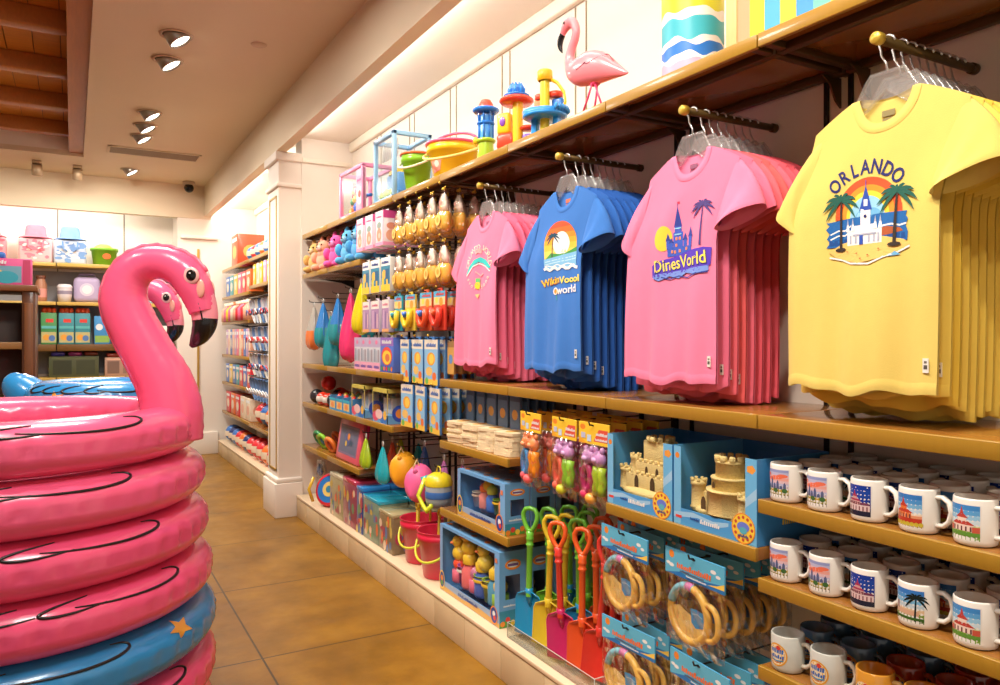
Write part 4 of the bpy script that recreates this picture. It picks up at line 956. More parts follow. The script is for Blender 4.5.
# yellow-card bags of soft toys
def soft_pack(c_top, c_ring, c_block, c_ball, sd):
    t = thing('bagged_bath_toy', '', 'bagged toy')
    K = [(rect(-.085, -.064, .085, .013), M(250, 206, 60, .4)), ([(.0, -.052), (.03, -.008), (.08, -.008), (.08, -.052)], M(226, 90, 70, .4)), ([(-.085, -.04), (-.03, -.064), (-.085, -.064)], M(240, 170, 50, .4)), (disc(-.062, -.004, .016, 14, ry=.010), PO)]
    K += [(p, PW) for p in squiggle(.014, .076, -.030, .012, sd)] + [(p, PW) for p in squiggle(.01, .076, -.048, .009, sd + 1)] + [(rect(-.07, -.044, -.045, -.024), M(190, 196, 220, .4)), (rect(-.035, -.054, -.012, -.030), M(200, 220, 240, .4))]
    header(t, .172, .078, K, M(246, 196, 50, .4)); bag_part(t, .176, -.060, -.290, .030)
    mk = lambda c: M(*c, .35, coat=.3)
    mb = MB(); m = mk(c_top); z = -.108
    mb.ell((-.004, .026, z), (.020, .032, .027), m); mb.ell((-.004, -.030, z - .004), (.021, .036, .030), m)
    for y in (.040, .010, -.016, -.050): mb.ell((-.004, y, z + .026), (.010, .011, .013), m, 10, 6)
    for y in (.030, -.026): mb.ell((-.022, y, z - .006), (.008, .014, .010), M(*[min(255, int(v * .8 + 50)) for v in c_top], .35), 10, 6)
    mb.build('animal_float', t)
    MB().tube([(-.004, .036 + .022 * math.cos(a), -.190 + .046 * math.sin(a)) for a in [2 * PI * k / 28 for k in range(28)]], .0125, mk(c_ring), 10, closed=True).build('oval_ring', t)
    mb = MB()
    for y in (-.022, -.052): mb.tube([(-.004, y, -.140), (-.010, y, -.165), (-.004, y - .002, -.19), (-.008, y, -.215), (-.004, y + .004, -.238)], .0155, mk(c_block), 10)
    mb.build('noodle', t)
    mb = MB(); mb.ell((-.006, .044, -.246), (.018, .022, .018), mk(c_ball[0])); mb.ell((-.010, .006, -.256), (.020, .026, .020), mk(c_ball[1])); mb.build('ball', t)
    return Proto(t)
VI = (206, 150, 206)
sp = [soft_pack((250, 150, 90), (60, 150, 214), (246, 150, 40), ((240, 100, 110), (240, 100, 100)), 3), soft_pack(VI, (240, 110, 80), (150, 206, 60), ((240, 110, 90), (206, 206, 50)), 5), soft_pack(VI, (190, 50, 110), (176, 204, 50), ((226, 60, 110), (240, 170, 70)), 7), soft_pack((226, 120, 110), (220, 90, 40), (240, 150, 50), ((240, 100, 110), (240, 100, 100)), 9), soft_pack((190, 60, 130), (176, 40, 100), (196, 50, 120), ((226, 60, 110), (214, 60, 100)), 11)]
labs = ['orange and blue', 'violet, orange and green', 'violet, magenta and lime', 'orange', 'magenta']
for c, (y, front) in enumerate(((2.595, 0), (2.355, 1), (2.168, 2))):
    pegs.put((1.605, y, 1.112), 'dark peg hook holding yellow-card bags, %s from the cut-out board stacks' % ORD[c], 'peg hooks')
    for i in range(4):
        k = front if i == 0 else (3, 4, 4)[c] if i == 1 else (i + c) % 3
        sp[k].put((1.625 + i * .075, y - (.0 if i == 0 or c else .022), 1.108), 'yellow-card bag of %s toys, %s, %s peg from the board stacks' % (labs[k], 'front' if i == 0 else ORD[i] + ' back', ORD[c]), 'yellow-card toy bags', (0, 0, math.radians(rnd.uniform(-5, 3))))

# ---------------------------------------------------------------- toy shovels in a clear bin
t = thing('acrylic_bin', 'low clear acrylic bin on the plinth holding the toy shovels', 'bin', (1.585, 2.418, ZP + .0008))
mb = MB(); W2, D2, H2 = .302, .40, .062
mb.box(0, .004, -W2, W2, 0, H2, ACR); mb.box(D2 - .004, D2, -W2, W2, 0, H2, ACR); mb.box(.004, D2 - .004, -W2, -W2 + .004, 0, H2, ACR); mb.box(.004, D2 - .004, W2 - .004, W2, 0, H2, ACR); mb.box(.004, D2 - .004, -W2 + .004, W2 - .004, 0, .003, ACR)
mb.build('tray', t)
ed = M(200, 200, 190, .3)
mb = MB()
mb.tube([(.002, -W2, H2), (.002, W2, H2), (D2 - .002, W2, H2), (D2 - .002, -W2, H2)], .0016, ed, 6, closed=True); mb.cyl((.002, -W2, .002), (.002, -W2, H2), .0016, ed, 6); mb.cyl((.002, W2, .002), (.002, W2, H2), .0016, ed, 6)
mb.build('polished_rim', t)
def shovel(cg, cs, cb):
    t = thing('toy_shovel', '', 'toy shovel'); pg, ps, pb = (M(*c, .28, coat=.4) for c in (cg, cs, cb))
    L = .530
    loop = [(0, .012, L - .092), (0, .024, L - .072), (0, .034, L - .048), (0, .035, L - .026), (0, .024, L - .008), (0, 0, L - .003), (0, -.024, L - .008), (0, -.035, L - .026), (0, -.034, L - .048), (0, -.024, L - .072), (0, -.012, L - .092), (0, 0, L - .100)]
    MB().tube(loop, .0095, pg, 10, closed=True, flat=(1, 1.1)).build('grip', t)
    mb = MB(); mb.lathe([(.013, .165), (.0125, L - .16), (.0165, L - .155), (.0165, L - .150), (.0135, L - .148), (.014, L - .135), (.0165, L - .132), (.0165, L - .125), (.014, L - .120), (.018, L - .10), (.0001, L - .095)], ps, 14); mb.build('shaft', t)
    mb = MB()
    def blade(sg):
        def f(u, v):
            hw = .062 * (1 if v < .78 else math.sqrt(max(0, 1 - ((v - .78) / .22) ** 2)) * .88 + .12) * (1 - .10 * (1 - v)); s = 2 * u - 1
            z = .004 + .185 * v + (.012 * s * s if v < .2 else 0) * (1 - v / .2)
            return Vector((-.020 * s * s + .014 + .0016 * sg - .010 * (1 - v) ** 2, hw * s, z))
        return f
    mb.sheet(blade(-1), 14, 14, pb); mb.sheet(blade(1), 14, 14, pb)
    mb.tube([(.012, 0, .125), (.004, 0, .165), (0, 0, .20)], [.006, .014, .0165], pb, 12)
    for s in (-1, 1): mb.tube([Vector(blade(0)(.5 + .5 * s, v)) for v in [k / 10 for k in range(11)]], .0026, pb, 6)
    mb.build('scoop', t)
    return t
SG, SY, SR, SB, SO, SM = (110, 190, 60), (226, 196, 50), (222, 60, 50), (30, 140, 190), (232, 96, 40), (196, 40, 100)
PS = {'green handled blue': Proto(shovel(SG, SG, SB)), 'yellow': Proto(shovel(SY, SY, SY)), 'orange, red and magenta': Proto(shovel(SO, SR, SM)), 'orange': Proto(shovel(SO, SO, (226, 84, 40))), 'green': Proto(shovel(SG, SG, (120, 190, 50))), 'red': Proto(shovel(SR, SR, (214, 50, 40)))}
shv = [('green handled blue', 1.640, 2.640, 2, 6), ('yellow', 1.655, 2.528, -3, 4), ('orange, red and magenta', 1.640, 2.390, 7, 5), ('orange', 1.655, 2.285, 2, 4), ('red', 1.650, 2.195, -7, 5),
       ('green', 1.735, 2.630, 2, 3), ('yellow', 1.725, 2.515, -2, 3), ('green handled blue', 1.735, 2.405, 3, 3), ('orange', 1.730, 2.290, 2, 3), ('red', 1.740, 2.205, 1, 3),
       ('green handled blue', 1.84, 2.62, 2, 2), ('green', 1.84, 2.50, 1, 2), ('orange', 1.84, 2.385, 2, 2), ('red', 1.84, 2.27, 0, 2), ('orange', 1.84, 2.20, 0, 2),
       ('green', 1.925, 2.60, 0, 1), ('orange', 1.925, 2.44, 0, 1), ('red', 1.925, 2.29, 0, 1)]
rowname = ['front row', 'second row', 'third row', 'row nearest the wall']
for i, (c, x, y, tx, ty) in enumerate(shv):
    rw = 0 if i < 5 else 1 if i < 10 else 2 if i < 15 else 3; n = i - (0, 5, 10, 15)[rw]
    lift = .012 if i in (0,) else .004
    PS[c].put((x, y, ZP + .006 + lift), '%s toy shovel, %s from the window boxes, %s of the bin' % (c, ORD[n], rowname[rw]), 'toy shovels', (math.radians(-tx * .6), math.radians(ty * .6), math.radians(28 + rnd.uniform(-8, 8))))

# ---------------------------------------------------------------- cut-out boards in stacks
def plaque():
    BW = M(232, 212, 172, .7, var=.08, vscale=40)
    P = []
    for k in range(28):
        a = 2 * PI * k / 28; q = (abs(math.cos(a)) ** 4 + abs(math.sin(a)) ** 4) ** -.25; b = 1 + .06 * math.sin(3 * a + .6) + .035 * math.sin(5 * a)
        P.append((.094 * q * math.cos(a) * b * .94, .070 * q * math.sin(a) * b))
    mb = MB(); mb.prism(P, 0, .0118, BW)
    mb.decal([([(x * .80, y * .74) for x, y in P], M(240, 222, 180, .6)), (disc(-.02, 0, .036, 18, ry=.028), M(236, 180, 90, .6)), (disc(.03, .01, .030, 16, ry=.022), M(238, 196, 120, .6)), (disc(-.01, .004, .018, 14), M(226, 140, 70, .6))], lambda a, b, o: Vector((a, b, .0118 + o)))
    return Proto(tag(mb.build('cutout_board'), '', 'board'))
pq = plaque()
for ix, x in enumerate((1.712, 1.905)):
    for iy, y in enumerate((3.325, 3.165, 3.005, 2.845)):
        for k in range(8 if ix == 0 else 7):
            pq.put((x + rnd.uniform(-.006, .006), y + rnd.uniform(-.004, .004), ZB + .0012 + k * .0126), 'cream cut-out board, %s from the bottom, %s %s stack from the picture cards' % (ORD[k], ORD[iy], ('front', 'rear')[ix]), 'cream cut-out boards', (0, 0, math.radians(rnd.uniform(-4, 4))))
# ---------------------------------------------------------------- far bays: hung packs, plush, boxes, buckets
mk = lambda c, r=.35: M(*c, r, coat=.25)
# sand-filled pouches with a gold twist
def pouch():
    t = thing('moulding_sand_pouch', '', 'pouch'); YS = M(244, 184, 70, .5, var=.06, vscale=30)
    mb = MB(); pr = [(.010, -.004), (.014, -.014), (.022, -.030), (.034, -.050), (.044, -.085), (.052, -.12), (.056, -.150), (.058, -.185), (.054, -.208), (.036, -.222), (.0001, -.226)]
    mb.lathe([(r * .98, z) for r, z in pr], BAG, 20, Matrix.Scale(.62, 4, (1, 0, 0))); mb.build('clear_bag', t)
    mb = MB(); mb.lathe([(.0001, -.120), (.040, -.122), (.051, -.135), (.054, -.16), (.055, -.185), (.050, -.206), (.034, -.219), (.0001, -.222)], YS, 20, Matrix.Scale(.60, 4, (1, 0, 0)))
    mb.decal([(disc(0, -.165, .028, 18), M(252, 206, 110, .5)), (disc(0, -.165, .014, 14), M(236, 160, 60, .5))], lambda a, b, o: Vector((-.0355 - o, -a, b)))
    mb.build('sand_fill', t)
    mb = MB(); mb.lathe([(.012, -.030), (.026, -.050), (.036, -.085), (.038, -.118), (.0001, -.12)], M(248, 232, 214, .6), 16, Matrix.Scale(.55, 4, (1, 0, 0)))
    mb.decal([(disc(0, -.075, .012, 12), M(240, 170, 150, .5)), (disc(.006, -.100, .010, 12), M(236, 190, 120, .5)), (disc(-.008, -.098, .007, 10), M(230, 140, 120, .5))], lambda a, b, o: Vector((-.0215 - o, -a, b)))
    mb.build('paper_insert', t)
    mb = MB(); mb.lathe([(.011, -.012), (.013, -.008), (.011, -.003)], PEGG, 12); mb.ell((0, .010, 0), (.004, .010, .006), PEGG, 8, 6); mb.ell((0, -.010, .001), (.004, .010, .006), PEGG, 8, 6)
    mb.build('gold_twist', t)
    return Proto(t)
pp = pouch()
for z, rw in ((2.185, 'top'), (1.925, 'second')):
    for c, y in enumerate((4.010, 3.865, 3.715, 3.560, 3.418)):
        column(pp, pegg, y, z, 3, 'yellow sand pouch, %s on ' + '%s peg from the pink boxes, %s row' % (ORD[c], rw), 'gold-tipped peg hook, %s from the pink boxes in the %s row of pouches' % (ORD[c], rw), 'yellow sand pouches', dx=.085, jit=.008)
# small carded goods
def card(name, w_, h_, d_, base, layers, side=None, cat='carded toy', extra=None):
    t = thing(name, '', cat); mb = MB(); mb.rbox(-d_ / 2, d_ / 2, -w_ / 2, w_ / 2, -h_, 0, base, .002)
    mb.box(-.002, .002, -w_ * .2, w_ * .2, 0, .016, base)
    mb.decal(layers, lambda a, b, o: Vector((-d_ / 2 - o, -a, b)), base=.0004, step=.00008)
    if side: mb.decal(side, lambda a, b, o: Vector((a, -w_ / 2 - o, b)), base=.0004, step=.00008)
    mb.build('printed_pack', t)
    if extra: extra(t)
    return Proto(t)
PKW, PKP, PKD, PEA = M(250, 236, 238, .4), M(244, 160, 196, .4), M(222, 80, 150, .4), M(244, 160, 130, .4)
pk = card('pink_mini_box', .125, .205, .10, PKW, [(rect(-.0625, -.205, -.05, 0), PKP), (rect(.052, -.205, .0625, 0), PKP), (rect(-.05, -.030, .052, -.006), M(252, 240, 246, .4)), (disc(0, -.085, .030, 16, ry=.020), M(150, 170, 160, .4)), (disc(0, -.14, .034, 18, ry=.040), PEA), (disc(.004, -.145, .016, 12), M(250, 200, 180, .4)), (rect(-.05, -.205, .052, -.185), PKP)] + [(p, PKD) for p in squiggle(-.04, .04, -.040, .012, 2)],
    [(rect(-.05, -.045, .05, 0), PKD), (rect(-.05, -.205, .05, -.185), PKP), (disc(0, -.09, .03, 16, ry=.02), PEA), (disc(0, -.145, .034, 16), M(246, 180, 150, .4))], 'boxed toy')
TB = M(238, 236, 228, .45)
tb = card('swim_toy_card', .125, .20, .035, TB, [(rect(-.0625, -.20, .0625, -.05), M(60, 140, 170, .4)), (rect(-.0625, -.20, .0625, -.16), M(240, 200, 60, .4)), (disc(-.02, -.10, .028, 16), M(244, 190, 80, .4)), (rect(.0, -.155, .05, -.07), M(40, 100, 140, .4)), (rect(-.05, -.19, -.02, -.12), M(250, 206, 60, .4)), (rect(.012, -.19, .034, -.13), M(250, 206, 60, .4))] + [(p, PN) for p in squiggle(-.05, .05, -.036, .018, 7)])
lv = card('mermaid_toy_card', .125, .19, .035, M(214, 200, 214, .45), [(rect(-.0625, -.05, .0625, 0), M(240, 228, 220, .4)), (rect(-.0625, -.19, .0625, -.05), M(172, 136, 176, .4)), (rect(-.045, -.17, -.02, -.06), M(206, 170, 200, .4)), (rect(.0, -.17, .016, -.07), M(120, 90, 150, .4)), (rect(.028, -.165, .044, -.08), M(224, 190, 190, .4)), (rect(-.0625, -.19, .0625, -.172), M(236, 170, 110, .4))] + [(p, M(220, 120, 150, .4)) for p in squiggle(-.05, .05, -.034, .016, 9)])
def ring_card(c1, c2, sky):
    def ex(t):
        m1, m2 = mk(c1), mk(c2)
        MB().tube([(-.024, .046, -.085), (-.026, .046, -.14), (-.026, .022, -.172), (-.026, -.012, -.172), (-.026, -.034, -.14), (-.024, -.034, -.085)], .0165, m1, 10).build('tube_toy', t)
        mb = MB(); mb.ell((-.030, .020, -.110), (.012, .020, .018), m2); mb.tube([(-.032, .04, -.10), (-.034, .02, -.115), (-.032, 0, -.10)], .010, m2, 8); mb.build('goggle_toy', t)
    return card('water_toy_card', .130, .20, .012, sky, [(rect(-.065, -.05, .065, 0), M(90, 180, 220, .4)), (rect(-.065, -.07, .065, -.03), M(240, 210, 150, .4)), (disc(.02, -.055, .022, 14), M(240, 160, 60, .4)), (disc(-.03, -.045, .016, 12), M(250, 220, 90, .4))] + [(p, PR) for p in squiggle(-.04, .05, -.022, .014, 4)], extra=ex)
rc = [ring_card((240, 200, 40), (30, 150, 170), M(40, 160, 176, .4)), ring_card((246, 206, 40), (50, 110, 210), M(236, 206, 70, .4)), ring_card((232, 84, 40), (60, 130, 226), M(226, 96, 56, .4)), ring_card((226, 64, 44), (220, 90, 40), M(220, 70, 50, .4))]
for c, y in enumerate((4.545, 4.380, 4.205)):
    column(pk, pegs, y, 2.178, 2, 'white and pink mini box, %s on ' + '%s peg from the blue plush' % ORD[c], 'dark peg hook for pink mini boxes, %s from the blue plush' % ORD[c], 'pink mini boxes', dx=.13, jit=.004)
    column(tb, pegs, y - .02, 1.905, 4, 'blue and yellow swim toy card, %s on ' + '%s peg from the plush shelf' % ORD[c], 'dark peg hook for swim toy cards, %s from the shelf end' % ORD[c], 'swim toy cards', jit=.004)
    column(lv, pegs, y - .02, 1.655, 4, 'lilac mermaid toy card, %s on ' + '%s peg from the yellow cone' % ORD[c], 'dark peg hook for lilac cards, %s from the yellow cone' % ORD[c], 'lilac toy cards', jit=.004)
for c, (y, k, nm) in enumerate(((4.015, 0, 'teal and yellow'), (3.84, 1, 'yellow and blue'), (3.63, 2, 'orange and blue'), (3.46, 3, 'red'))):
    column(rc[k], pegg, y, 1.668, 4, 'carded %s water toy, ' % nm + '%s on ' + '%s peg from the lilac cards' % ORD[c], 'gold-tipped peg hook for water toys, %s from the lilac cards' % ORD[c], 'carded water toys', dx=.075, jit=.004)
# boxed packs on the middle shelf, and blue picture cards
gp = card('grey_toy_pack', .115, .205, .16, M(206, 206, 214, .45), [(rect(-.0575, -.06, .0575, 0), M(190, 176, 206, .4)), (rect(-.0575, -.205, .0575, -.155), M(236, 170, 196, .4)), (rect(-.045, -.15, -.015, -.07), M(150, 160, 176, .4)), (rect(-.004, -.15, .012, -.08), M(176, 186, 196, .4)), (rect(.022, -.15, .046, -.075), M(160, 150, 160, .4)), (disc(0, -.03, .022, 14, ry=.014), M(230, 130, 170, .4))] + [(p, M(120, 100, 180, .4)) for p in squiggle(-.045, .045, -.19, .018, 3)], cat='boxed toy')
for c, y in enumerate((4.725, 4.605, 4.487, 4.368)):
    for i in range(2): gp.put((1.70 + i * .17, y, ZM + .207), 'grey and pink toy pack, %s from the pink cone, %s row' % (ORD[c], ('front', 'back')[i]), 'grey toy packs')
fb = card('picture_toy_box', .21, .205, .16, M(90, 120, 206, .4), [(rect(-.105, -.05, .105, 0), M(150, 110, 190, .4)), (disc(.0, -.11, .085, 26, ry=.055), M(236, 84, 70, .4)), (disc(.0, -.118, .070, 24, ry=.042), PY), (disc(.01, -.12, .036, 18, ry=.024), M(220, 120, 80, .4)), (rect(-.105, -.205, .105, -.17), M(60, 90, 190, .4))] + [(p, PW) for p in squiggle(-.08, .08, -.036, .022, 5)] + [(disc(x, -.185, .014, 10), (PG, PO, PR)[k % 3]) for k, x in enumerate((-.08, -.04, .0, .04, .08))], cat='boxed toy')
fb.put((1.70, 4.195, ZM + .207), 'blue picture box with a red and yellow fish shape, beside the grey packs'); fb.root['group'] = 'picture boxes'
def bluecard(sd):
    r = random.Random(sd)
    L = [(rect(-.072, -.235, .072, 0), M(146, 196, 232, .4)), (rect(-.072, -.05, .072, 0), M(236, 226, 206, .4)), (disc(.0, -.10, .045, 20, ry=.034), M(244, 170, 60, .4)), (disc(.005, -.10, .026, 16), M(250, 210, 90, .4)), (disc(-.02, -.165, .036, 16, ry=.024), M(240, 196, 110, .4)), (rect(-.072, -.235, .072, -.205), M(246, 200, 80, .4)), (disc(.035, -.19, .022, 14), M(236, 120, 60, .4)), (disc(-.045, -.215, .018, 12), M(120, 190, 90, .4))]
    return card('blue_picture_card', .144, .235, .014, M(76, 132, 196, .4), L + [(p, M(60, 110, 190, .4)) for p in squiggle(-.055, .055, -.036, .020, sd)])
bc = bluecard(4)
for z, rw, ys, dn in ((1.420, 'upper', (3.915, 3.735, 3.560), 5), (1.170, 'lower', (3.885, 3.700, 3.515), 5)):
    for c, y in enumerate(ys):
        column(bc, pegg, y, z, dn, 'blue orange-sun picture card, %s on ' + '%s peg, %s row beside the shelf' % (ORD[c], rw), 'gold-tipped peg hook for blue cards, %s of the %s row' % (ORD[c], rw), 'blue picture cards', dx=.05, jit=.004)
nb = card('slim_blue_pack', .085, .165, .012, M(90, 120, 160, .45), [(rect(-.04, -.165, .04, -.03), M(110, 150, 200, .4)), (disc(0, -.09, .024, 12), M(236, 190, 110, .4))])
for c, y in enumerate((3.345, 3.235, 3.125, 3.015, 2.905)):
    column(nb, pegs, y, 1.172, 5, 'slim blue pack, %s on ' + '%s peg above the cut-out boards' % ORD[c], 'dark peg hook above the cut-out boards, %s from the blue cards' % ORD[c], 'slim blue packs', x0=1.74, dx=.045, jit=.003)
nb2 = card('slim_amber_pack', .085, .165, .012, M(150, 110, 60, .45), [(rect(-.04, -.165, .04, -.03), M(206, 160, 80, .4)), (disc(0, -.09, .024, 12), M(110, 150, 200, .4))])
for c, y in enumerate((3.40,)):
    column(nb2, pegs, y, 1.412, 6, 'slim amber pack, %s on ' + 'the peg left of the swoosh shirts', 'dark peg hook of slim amber packs left of the swoosh shirts', 'slim amber packs', x0=1.66, dx=.045, jit=.003)
# plush toys sitting on the short upper shelf
def plush(c, s=1.0):
    t = thing('plush_toy', '', 'plush toy'); m = M(*c, .95, var=.10, vscale=60, bump=.4, bscale=160, sheen=.3); m2 = M(*[min(255, int(v * .6 + 100)) for v in c], .95, bump=.4, bscale=160)
    mb = MB(); mb.ell((0, 0, .075), (.070, .082, .080), m, 20, 12); mb.ell((-.014, 0, .178), (.056, .064, .056), m, 20, 12); mb.ell((-.02, 0, .13), (.05, .05, .04), m, 16, 8)
    for sg in (-1, 1): mb.ell((-.062, sg * .048, .024), (.040, .028, .026), m, 14, 8); mb.ell((-.050, sg * .072, .100), (.034, .022, .042), m, 14, 8)
    mb.build('body', t)
    for sg in (-1, 1): MB().ell((-.006, sg * .040, .236), (.014, .022, .030), m, 12, 8).build('ear', t)
    mb = MB(); mb.ell((-.068, 0, .166), (.020, .028, .022), m2, 14, 8); mb.build('muzzle', t)
    for sg in (-1, 1): MB().ell((-.066, sg * .024, .194), (.006, .007, .008), M(20, 18, 20, .1), 10, 6).build('eye', t)
    MB().ell((-.088, 0, .172), (.006, .009, .006), M(40, 26, 26, .2), 10, 6).build('nose', t)
    return Proto(under(t, 'muzzle', ('nose',)))
for c, y, nm in (((214, 170, 96), 5.80, 'tan plush toy next to the partition'), ((242, 170, 140), 5.58, 'peach plush toy between the tan and pink ones'), ((246, 90, 170), 5.26, 'hot pink plush toy between the peach and blue ones'), ((96, 184, 232), 4.985, 'sky blue plush toy next to the hot pink one'), ((86, 176, 230), 4.765, 'sky blue plush toy next to the pink mini boxes')):
    plush(c).put((1.675, y + .02, ZH + .001), nm + ' on the short upper shelf', 'seated plush toys', (0, 0, math.radians(22)))
for c, y, x, nm in (((206, 160, 90), 5.82, 1.90, 'tan'), ((238, 160, 130), 5.56, 1.90, 'peach'), ((92, 180, 230), 4.96, 1.90, 'sky blue')):
    plush(c).put((x, y, ZH + .001), '%s plush toy in the back row behind the other %s one' % (nm, nm), 'seated plush toys', (0, 0, math.radians(22)))
# folded pool floats hung as cones
def cone_float(c, w_=.10, h_=.44, c2=None, name='folded_pool_float'):
    t = thing(name, '', 'pool float'); m = M(*c, .25, coat=.5, bump=.15, bscale=30)
    def f(u, v):
        a = 2 * PI * u; r = w_ * (.07 + 1.02 * v ** .85 * math.sqrt(max(0, 1 - v ** 5)))
        fl = 1 + .13 * math.sin(5 * a + 3 * v) + .06 * math.sin(11 * a + 5 * v)
        return Vector((r * .62 * math.cos(a) * fl, r * math.sin(a) * fl, -.03 - h_ * v))
    mb = MB(); mb.sheet(f, 24, 18, m, cu=True); mb.build('float_body', t)
    mb = MB(); mb.tube([(0, .005, -.035), (0, .012, -.01), (0, 0, .004), (0, -.012, -.01), (0, -.005, -.035)], .003, M(230, 230, 225, .3), 6); mb.build('hang_loop', t)
    if c2: MB().sheet(lambda u, v: f(u, .55 + .43 * v) * 1.0 + Vector((-.004, 0, 0)), 24, 8, M(*c2, .25, coat=.5), cu=True).build('lower_panel', t)
    return Proto(t)
cf = {'pink': cone_float((240, 60, 120), .125, .47), 'yellow': cone_float((226, 206, 30), .105, .34), 'blue': cone_float((50, 130, 206), .105, .34, (40, 150, 160)), 'clear grey and orange': cone_float((176, 170, 160), .105, .34, (226, 120, 60)), 'teal': cone_float((40, 150, 160), .10, .40)}
for k, (nm, y, z, n) in enumerate((('clear grey and orange', 5.80, 1.70, 2), ('blue', 5.56, 1.72, 2), ('teal', 5.36, 1.62, 1), ('blue', 5.20, 1.74, 2), ('pink', 4.92, 1.76, 1), ('yellow', 4.70, 1.815, 2))):
    pegs.put((1.605, y, z), 'dark peg hook for folded floats, %s from the partition' % ORD[k], 'peg hooks')
    for i in range(n): cf[nm].put((1.64 + i * .20, y - .03 * i, z - .004), '%s folded pool float, %s on the %s hook from the partition' % (nm, ('front one', 'back one')[i], ORD[k]), 'folded pool floats', (0, 0, math.radians(15)))
# balls and trays on the 0.91 shelf
def ball(c1, c2, r):
    t = thing('toy_ball', '', 'ball'); mb = MB(); mb.ell((0, 0, r), (r, r, r), mk(c1, .25), 20, 12); mb.build('shell', t)
    mb = MB(); mb.lathe([(r * 1.004 * math.sin(a), r + r * 1.004 * math.cos(a)) for a in [PI * .36 + PI * .28 * k / 6 for k in range(7)]], mk(c2, .25), 20); mb.build('band', t); return Proto(t)
bp = {'red': ball((206, 40, 36), (190, 36, 34), .058), 'red and white': ball((226, 60, 40), (236, 230, 220), .050), 'black': ball((30, 30, 34), (60, 56, 60), .055)}
for k, (nm, x, y, z) in enumerate((('red', 1.73, 5.72, .10), ('red and white', 1.655, 5.62, 0), ('black', 1.67, 5.83, 0), ('red and white', 1.66, 5.48, 0), ('red', 1.80, 5.56, 0), ('black', 1.80, 5.70, 0), ('red', 1.78, 5.40, 0), ('black', 1.67, 5.378, 0), ('red', 1.86, 5.83, 0))):
    bp[nm].put((x, y, ZB + .001 + z), '%s toy ball by the partition, %s' % (nm, ['on top of the heap', 'in front under the top ball', 'lowest at the partition', 'in front of the tray side', 'in the second row, tray side', 'in the second row, under the top ball', 'behind next to the trays', 'in front next to the trays', 'at the back in the partition corner'][k]), 'toy balls')
def tray():
    t = thing('display_tray', '', 'tray'); m = M(80, 160, 214, .4); mb = MB()
    mb.box(0, .004, -.072, .072, 0, .085, m); mb.box(.30, .304, -.072, .072, 0, .13, m); mb.box(.004, .30, -.072, -.068, 0, .10, m); mb.box(.004, .30, .068, .072, 0, .10, m); mb.box(.004, .30, -.068, .068, 0, .004, m)
    mb.decal([(rect(-.06, .014, .06, .064), M(244, 206, 130, .4)), (disc(.0, .038, .034, 16, ry=.020), M(244, 150, 90, .4)), (rect(-.072, .070, .072, .085), M(60, 190, 220, .4))], XY); mb.build('tray_body', t)
    r = random.Random(4)
    for k in range(6):
        x, y = .04 + .045 * k, r.uniform(-.02, .02); c = ((226, 60, 50), (240, 200, 60), (80, 180, 90), (240, 140, 50), (90, 110, 180), (210, 170, 200))[k]
        MB().tube([(x, y - .03, .06 + .004 * k), (x + .01, y, .098 + .004 * k), (x, y + .03, .07 + .004 * k)], .016, mk(c), 8).build('small_toy', t)
    return Proto(t)
tp = tray()
for k, y in enumerate((5.245, 5.09, 4.935)): tp.put((1.615, y, ZB + .001), 'open blue tray of small coloured toys, %s from the heap of balls' % ORD[k], 'open toy trays')
def gift_box():
    t = thing('clear_gift_box', '', 'boxed toy'); w_, h_, d_ = .25, .205, .16; mb = MB()
    for sx in (0, d_ - .004):
        for sy in (-1, 1): mb.box(sx, sx + .004, sy * w_ / 2 - (.004 if sy > 0 else 0), sy * w_ / 2 + (0 if sy > 0 else .004), 0, h_, M(214, 196, 110, .35))
    mb.box(0, d_, -w_ / 2, w_ / 2, h_ - .022, h_, M(206, 190, 90, .35)); mb.box(0, d_, -w_ / 2, w_ / 2, 0, .05, M(110, 170, 220, .4))
    mb.decal([(disc(-.07, .035, .05, 18, ry=.03), M(230, 90, 120, .4)), (disc(.06, .03, .06, 18, ry=.035), M(60, 120, 200, .4)), (disc(-.01, .05, .06, 18, ry=.03), M(240, 200, 196, .4)), (disc(.09, .05, .028, 14), M(240, 190, 80, .4))], XY); mb.decal([(disc(.08, .06, .05, 18), M(60, 90, 190, .4)), (disc(.08, .06, .028, 14), M(240, 150, 70, .4))], lambda a, b, o: Vector((a, -w_ / 2 - o, b)))
    mb.build('carton', t)
    mb = MB(); mb.box(.001, .002, -w_ / 2 + .003, w_ / 2 - .003, .05, h_ - .02, WIN); mb.box(.003, d_ - .003, -w_ / 2 + .001, -w_ / 2 + .002, .05, h_ - .02, WIN); mb.build('window', t)
    mb = MB(); mb.rbox(.05, .12, -.07, .07, .05, .15, M(226, 206, 190, .5), .006); mb.ell((.08, .05, .10), (.03, .03, .045), mk((222, 200, 170))); mb.ell((.07, -.04, .11), (.03, .03, .05), mk((190, 196, 200))); mb.build('contents', t)
    return Proto(t)
gb = gift_box()
for k, y in enumerate((4.70, 4.30)):
    for i in range(2): gb.put((1.615 + i * .18, y, ZB + .001), 'clear gift box with a yellow frame, %s one %s' % (('left', 'right')[k], ('at the shelf front', 'behind at the wall')[i]), 'clear gift boxes')
